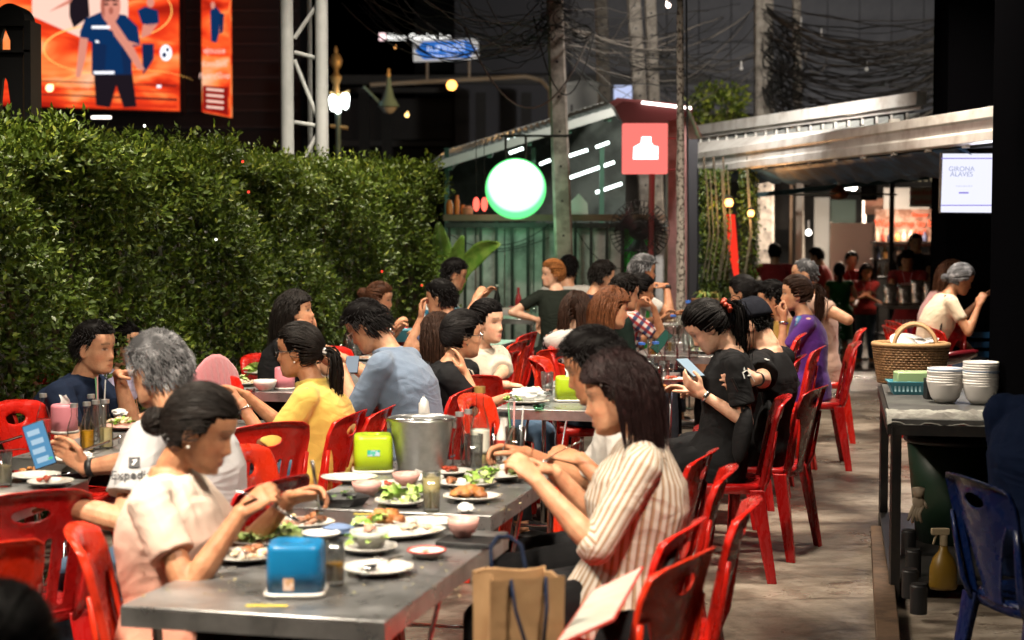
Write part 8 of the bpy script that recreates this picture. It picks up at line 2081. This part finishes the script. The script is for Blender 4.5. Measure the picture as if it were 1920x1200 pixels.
mb=MB();mb.rings(rs,caps=False,closed=False);o=part('pink_shawl',mb,mat('shawl_pink',(.46,.16,.18),.75,sheen=.3,bump=.3,bscale=60),sm='all');o.modifiers.new('s','SOLIDIFY').thickness=.004;tag(o,'dusty pink shawl draped over a red chair back by the hedge','shawl')
M_crate=mat('blue_crate',(.02,.13,.34),.4)
for(u,v,y,w,lb)in((1538,690,15.8,.22,'blue plastic crate on the floor behind the aisle chairs'),(1846,640,14.2,.24,'blue plastic crate beside the cream tee diner')):
 p=PZ(u,v,0)if u<1700 else PY(u,v,y);p[2]=0 if u<1700 else.45
 t=thing('plastic_crate',lb,'crate',p);
 mb=MB()
 for z in(.02,.1,.18,.26):
  for sx,sy,lx,ly in((0,-1,w,.012),(0,1,w,.012),(-1,0,.012,w),(1,0,.012,w)):mb.box((sx*w/2,sy*w/2,z),(lx,ly,.05))
 mb.box((0,0,.006),(w,w,.01));part('crate_wall',mb,M_crate,t);
p=PY(795,775,7.9);t=thing('carrier_bag','white plastic bag hanging between two chairs','bag',p);mb=MB();mb.ball((0,0,0),(.028,.035,.075),nu=14,nv=12,jit=.06,rg=rI);part('bag_body',mb,mat('white_film',(.6,.6,.58),.4),t,sm='all')
# ------------------------------------------------------------------ crumbs and drips on the tables, prints on clothing
rC=np.random.default_rng(5)
for key,(c0,c1_),n in(('T1',((260,1120),(900,1000)),150),('T2',((560,960),(980,890)),130),('B1',((960,768),(1150,740)),50)):
 mb=MB()
 for i in range(n):
  p=TP(key,rC.uniform(c0[0],c1_[0]),rC.uniform(c1_[1],c0[1]));r=rC.uniform(.001,.0035)
  mb.ball(p+[0,0,r*.4],(r*rC.uniform(.8,1.8),r,r*.6),RZ(rC.uniform(0,3)),nu=6,nv=4)
 o=part('crumbs',mb,mat('crumb',(.4,.26,.12),.8,noise=(200,(.5,.5,.3),.45,.55)),kind='stuff');tag(o,{'T1':'crumbs and spilled rice on the nearest table','T2':'crumbs and spilled rice on the second table','B1':'crumbs on the plastic wrap table'}[key],'crumbs')
for i in range(16):
 key='T1' if i%2 else 'T2';p=TP(key,*((rC.uniform(330,820),rC.uniform(1040,1130))if i%2 else(rC.uniform(640,950),rC.uniform(895,955))));n=14
 aa=np.arange(n)*2*PI/n;rr=rC.uniform(.006,.02)*(1+.25*np.sin(aa*2+i)+.12*np.sin(aa*5))
 mb=MB();mb.rings([np.c_[np.cos(aa)*rr*k,np.sin(aa)*rr*k,np.full(n,z)]for k,z in((1,0),(.93,.0009),(.5,.0013),(.02,.0014))])
 o=part('water_drop',mb,mat('spill',(.3,.29,.27),.04,spec=.9,alpha=.55),sm='all');o.location=tuple(p);tag(o,'small spill of clear liquid on the '+('nearest' if i%2 else 'second')+' steel table','spill','small spills on the steel tables')
_dg=bpy.context.evaluated_depsgraph_get()
def decal(info,u,v,build):
 """a flat print laid on the cloth where it is seen, part of its wearer"""
 d=Vector(ray(u,v)).normalized();r=scene.ray_cast(_dg,Vector((0,0,CAM_H)),d)
 if not r[0]or r[4].parent!=info['root']:return print('decal missed',u,v)
 n=np.array(r[2]);n=n if n[1]<0 else-n;x=nrm(np.cross([0,0,1.],-n)*-1);x=x if x[0]>0 else-x;z=nrm(np.cross(x,-n));z=z if z[2]>0 else-z
 build(np.array(r[1])+n*.004,np.array([x,z,n]).T,info['root'])
M_pr=mat('jersey_print',(.03,.03,.035),.6)
decal(i4,246,892,lambda p,R,t:text('jersey_lettering','Expedia',.04,p,R,M_pr,t,.002))
def sq_logo(p,R,t):
 def at(x,y,k=0.):return p+R@np.array([x,y,k])
 mb=MB();mb.poly([at(-.017,-.017),at(.017,-.017),at(.017,.017),at(-.017,.017)],R@np.array([0,0,.002]));part('jersey_logo',mb,M_pr,t,world=True)
 mb=MB();mb.poly([at(-.008,-.009,.003),at(-.003,-.01,.003),at(.007,.003,.003),at(.009,.009,.003),at(-.006,.007,.003),at(.001,.002,.003)],R@np.array([0,0,.001]));part('jersey_logo_mark',mb,mat('clip_white'),t,world=True)
decal(i4,252,868,sq_logo)
def badge(p,R,t):
 at=lambda x,y,k=0.:p+R@np.array([x,y,k])
 mb=MB();mb.poly([at(-.04,-.034),at(.04,-.034),at(.04,.034),at(-.04,.034)],R@np.array([0,0,.003]));part('sleeve_badge',mb,mat('badge_blue',(.06,.25,.5),.6),t,world=True)
 mb=MB();mb.ball(at(0,.006,.004),(.016,.003,.014),nu=12,nv=8);part('badge_emblem',mb,mat('badge_pale',(.35,.5,.6),.6),t,world=True)
 text('badge_lettering','LIVE',.016,at(0,-.02,.004),R,mat('badge_pale'),t,.001)
decal(i27,1497,602,badge)
def skel(p,R,t):
 at=lambda x,y,k=0.:p+R@np.array([x,y,k])
 mb=MB()
 for a,b_,w in(((-.03,.02),(.01,.03),.006),((.01,.03),(.03,-.03),.008),((-.01,.03),(.0,.07),.005),((.0,.0),(.04,.02),.006),((-.03,.02),(-.035,-.01),.004)):mb.tube([at(*a),at(*b_)],[w,w*.7],6,flat=.3)
 part('shirt_print',mb,mat('print_white',(.4,.4,.39),.7),t,world=True)
decal(i24,1402,706,skel)
def tagp(p,R,t):
 at=lambda x,y,k=0.:p+R@np.array([x,y,k]);mb=MB();mb.poly([at(-.011,-.009),at(.011,-.009),at(.011,.009),at(-.011,.009)],R@np.array([0,0,.002]));part('sleeve_tag',mb,mat('print_white'),t,world=True)
decal(i25,1437,676,tagp)
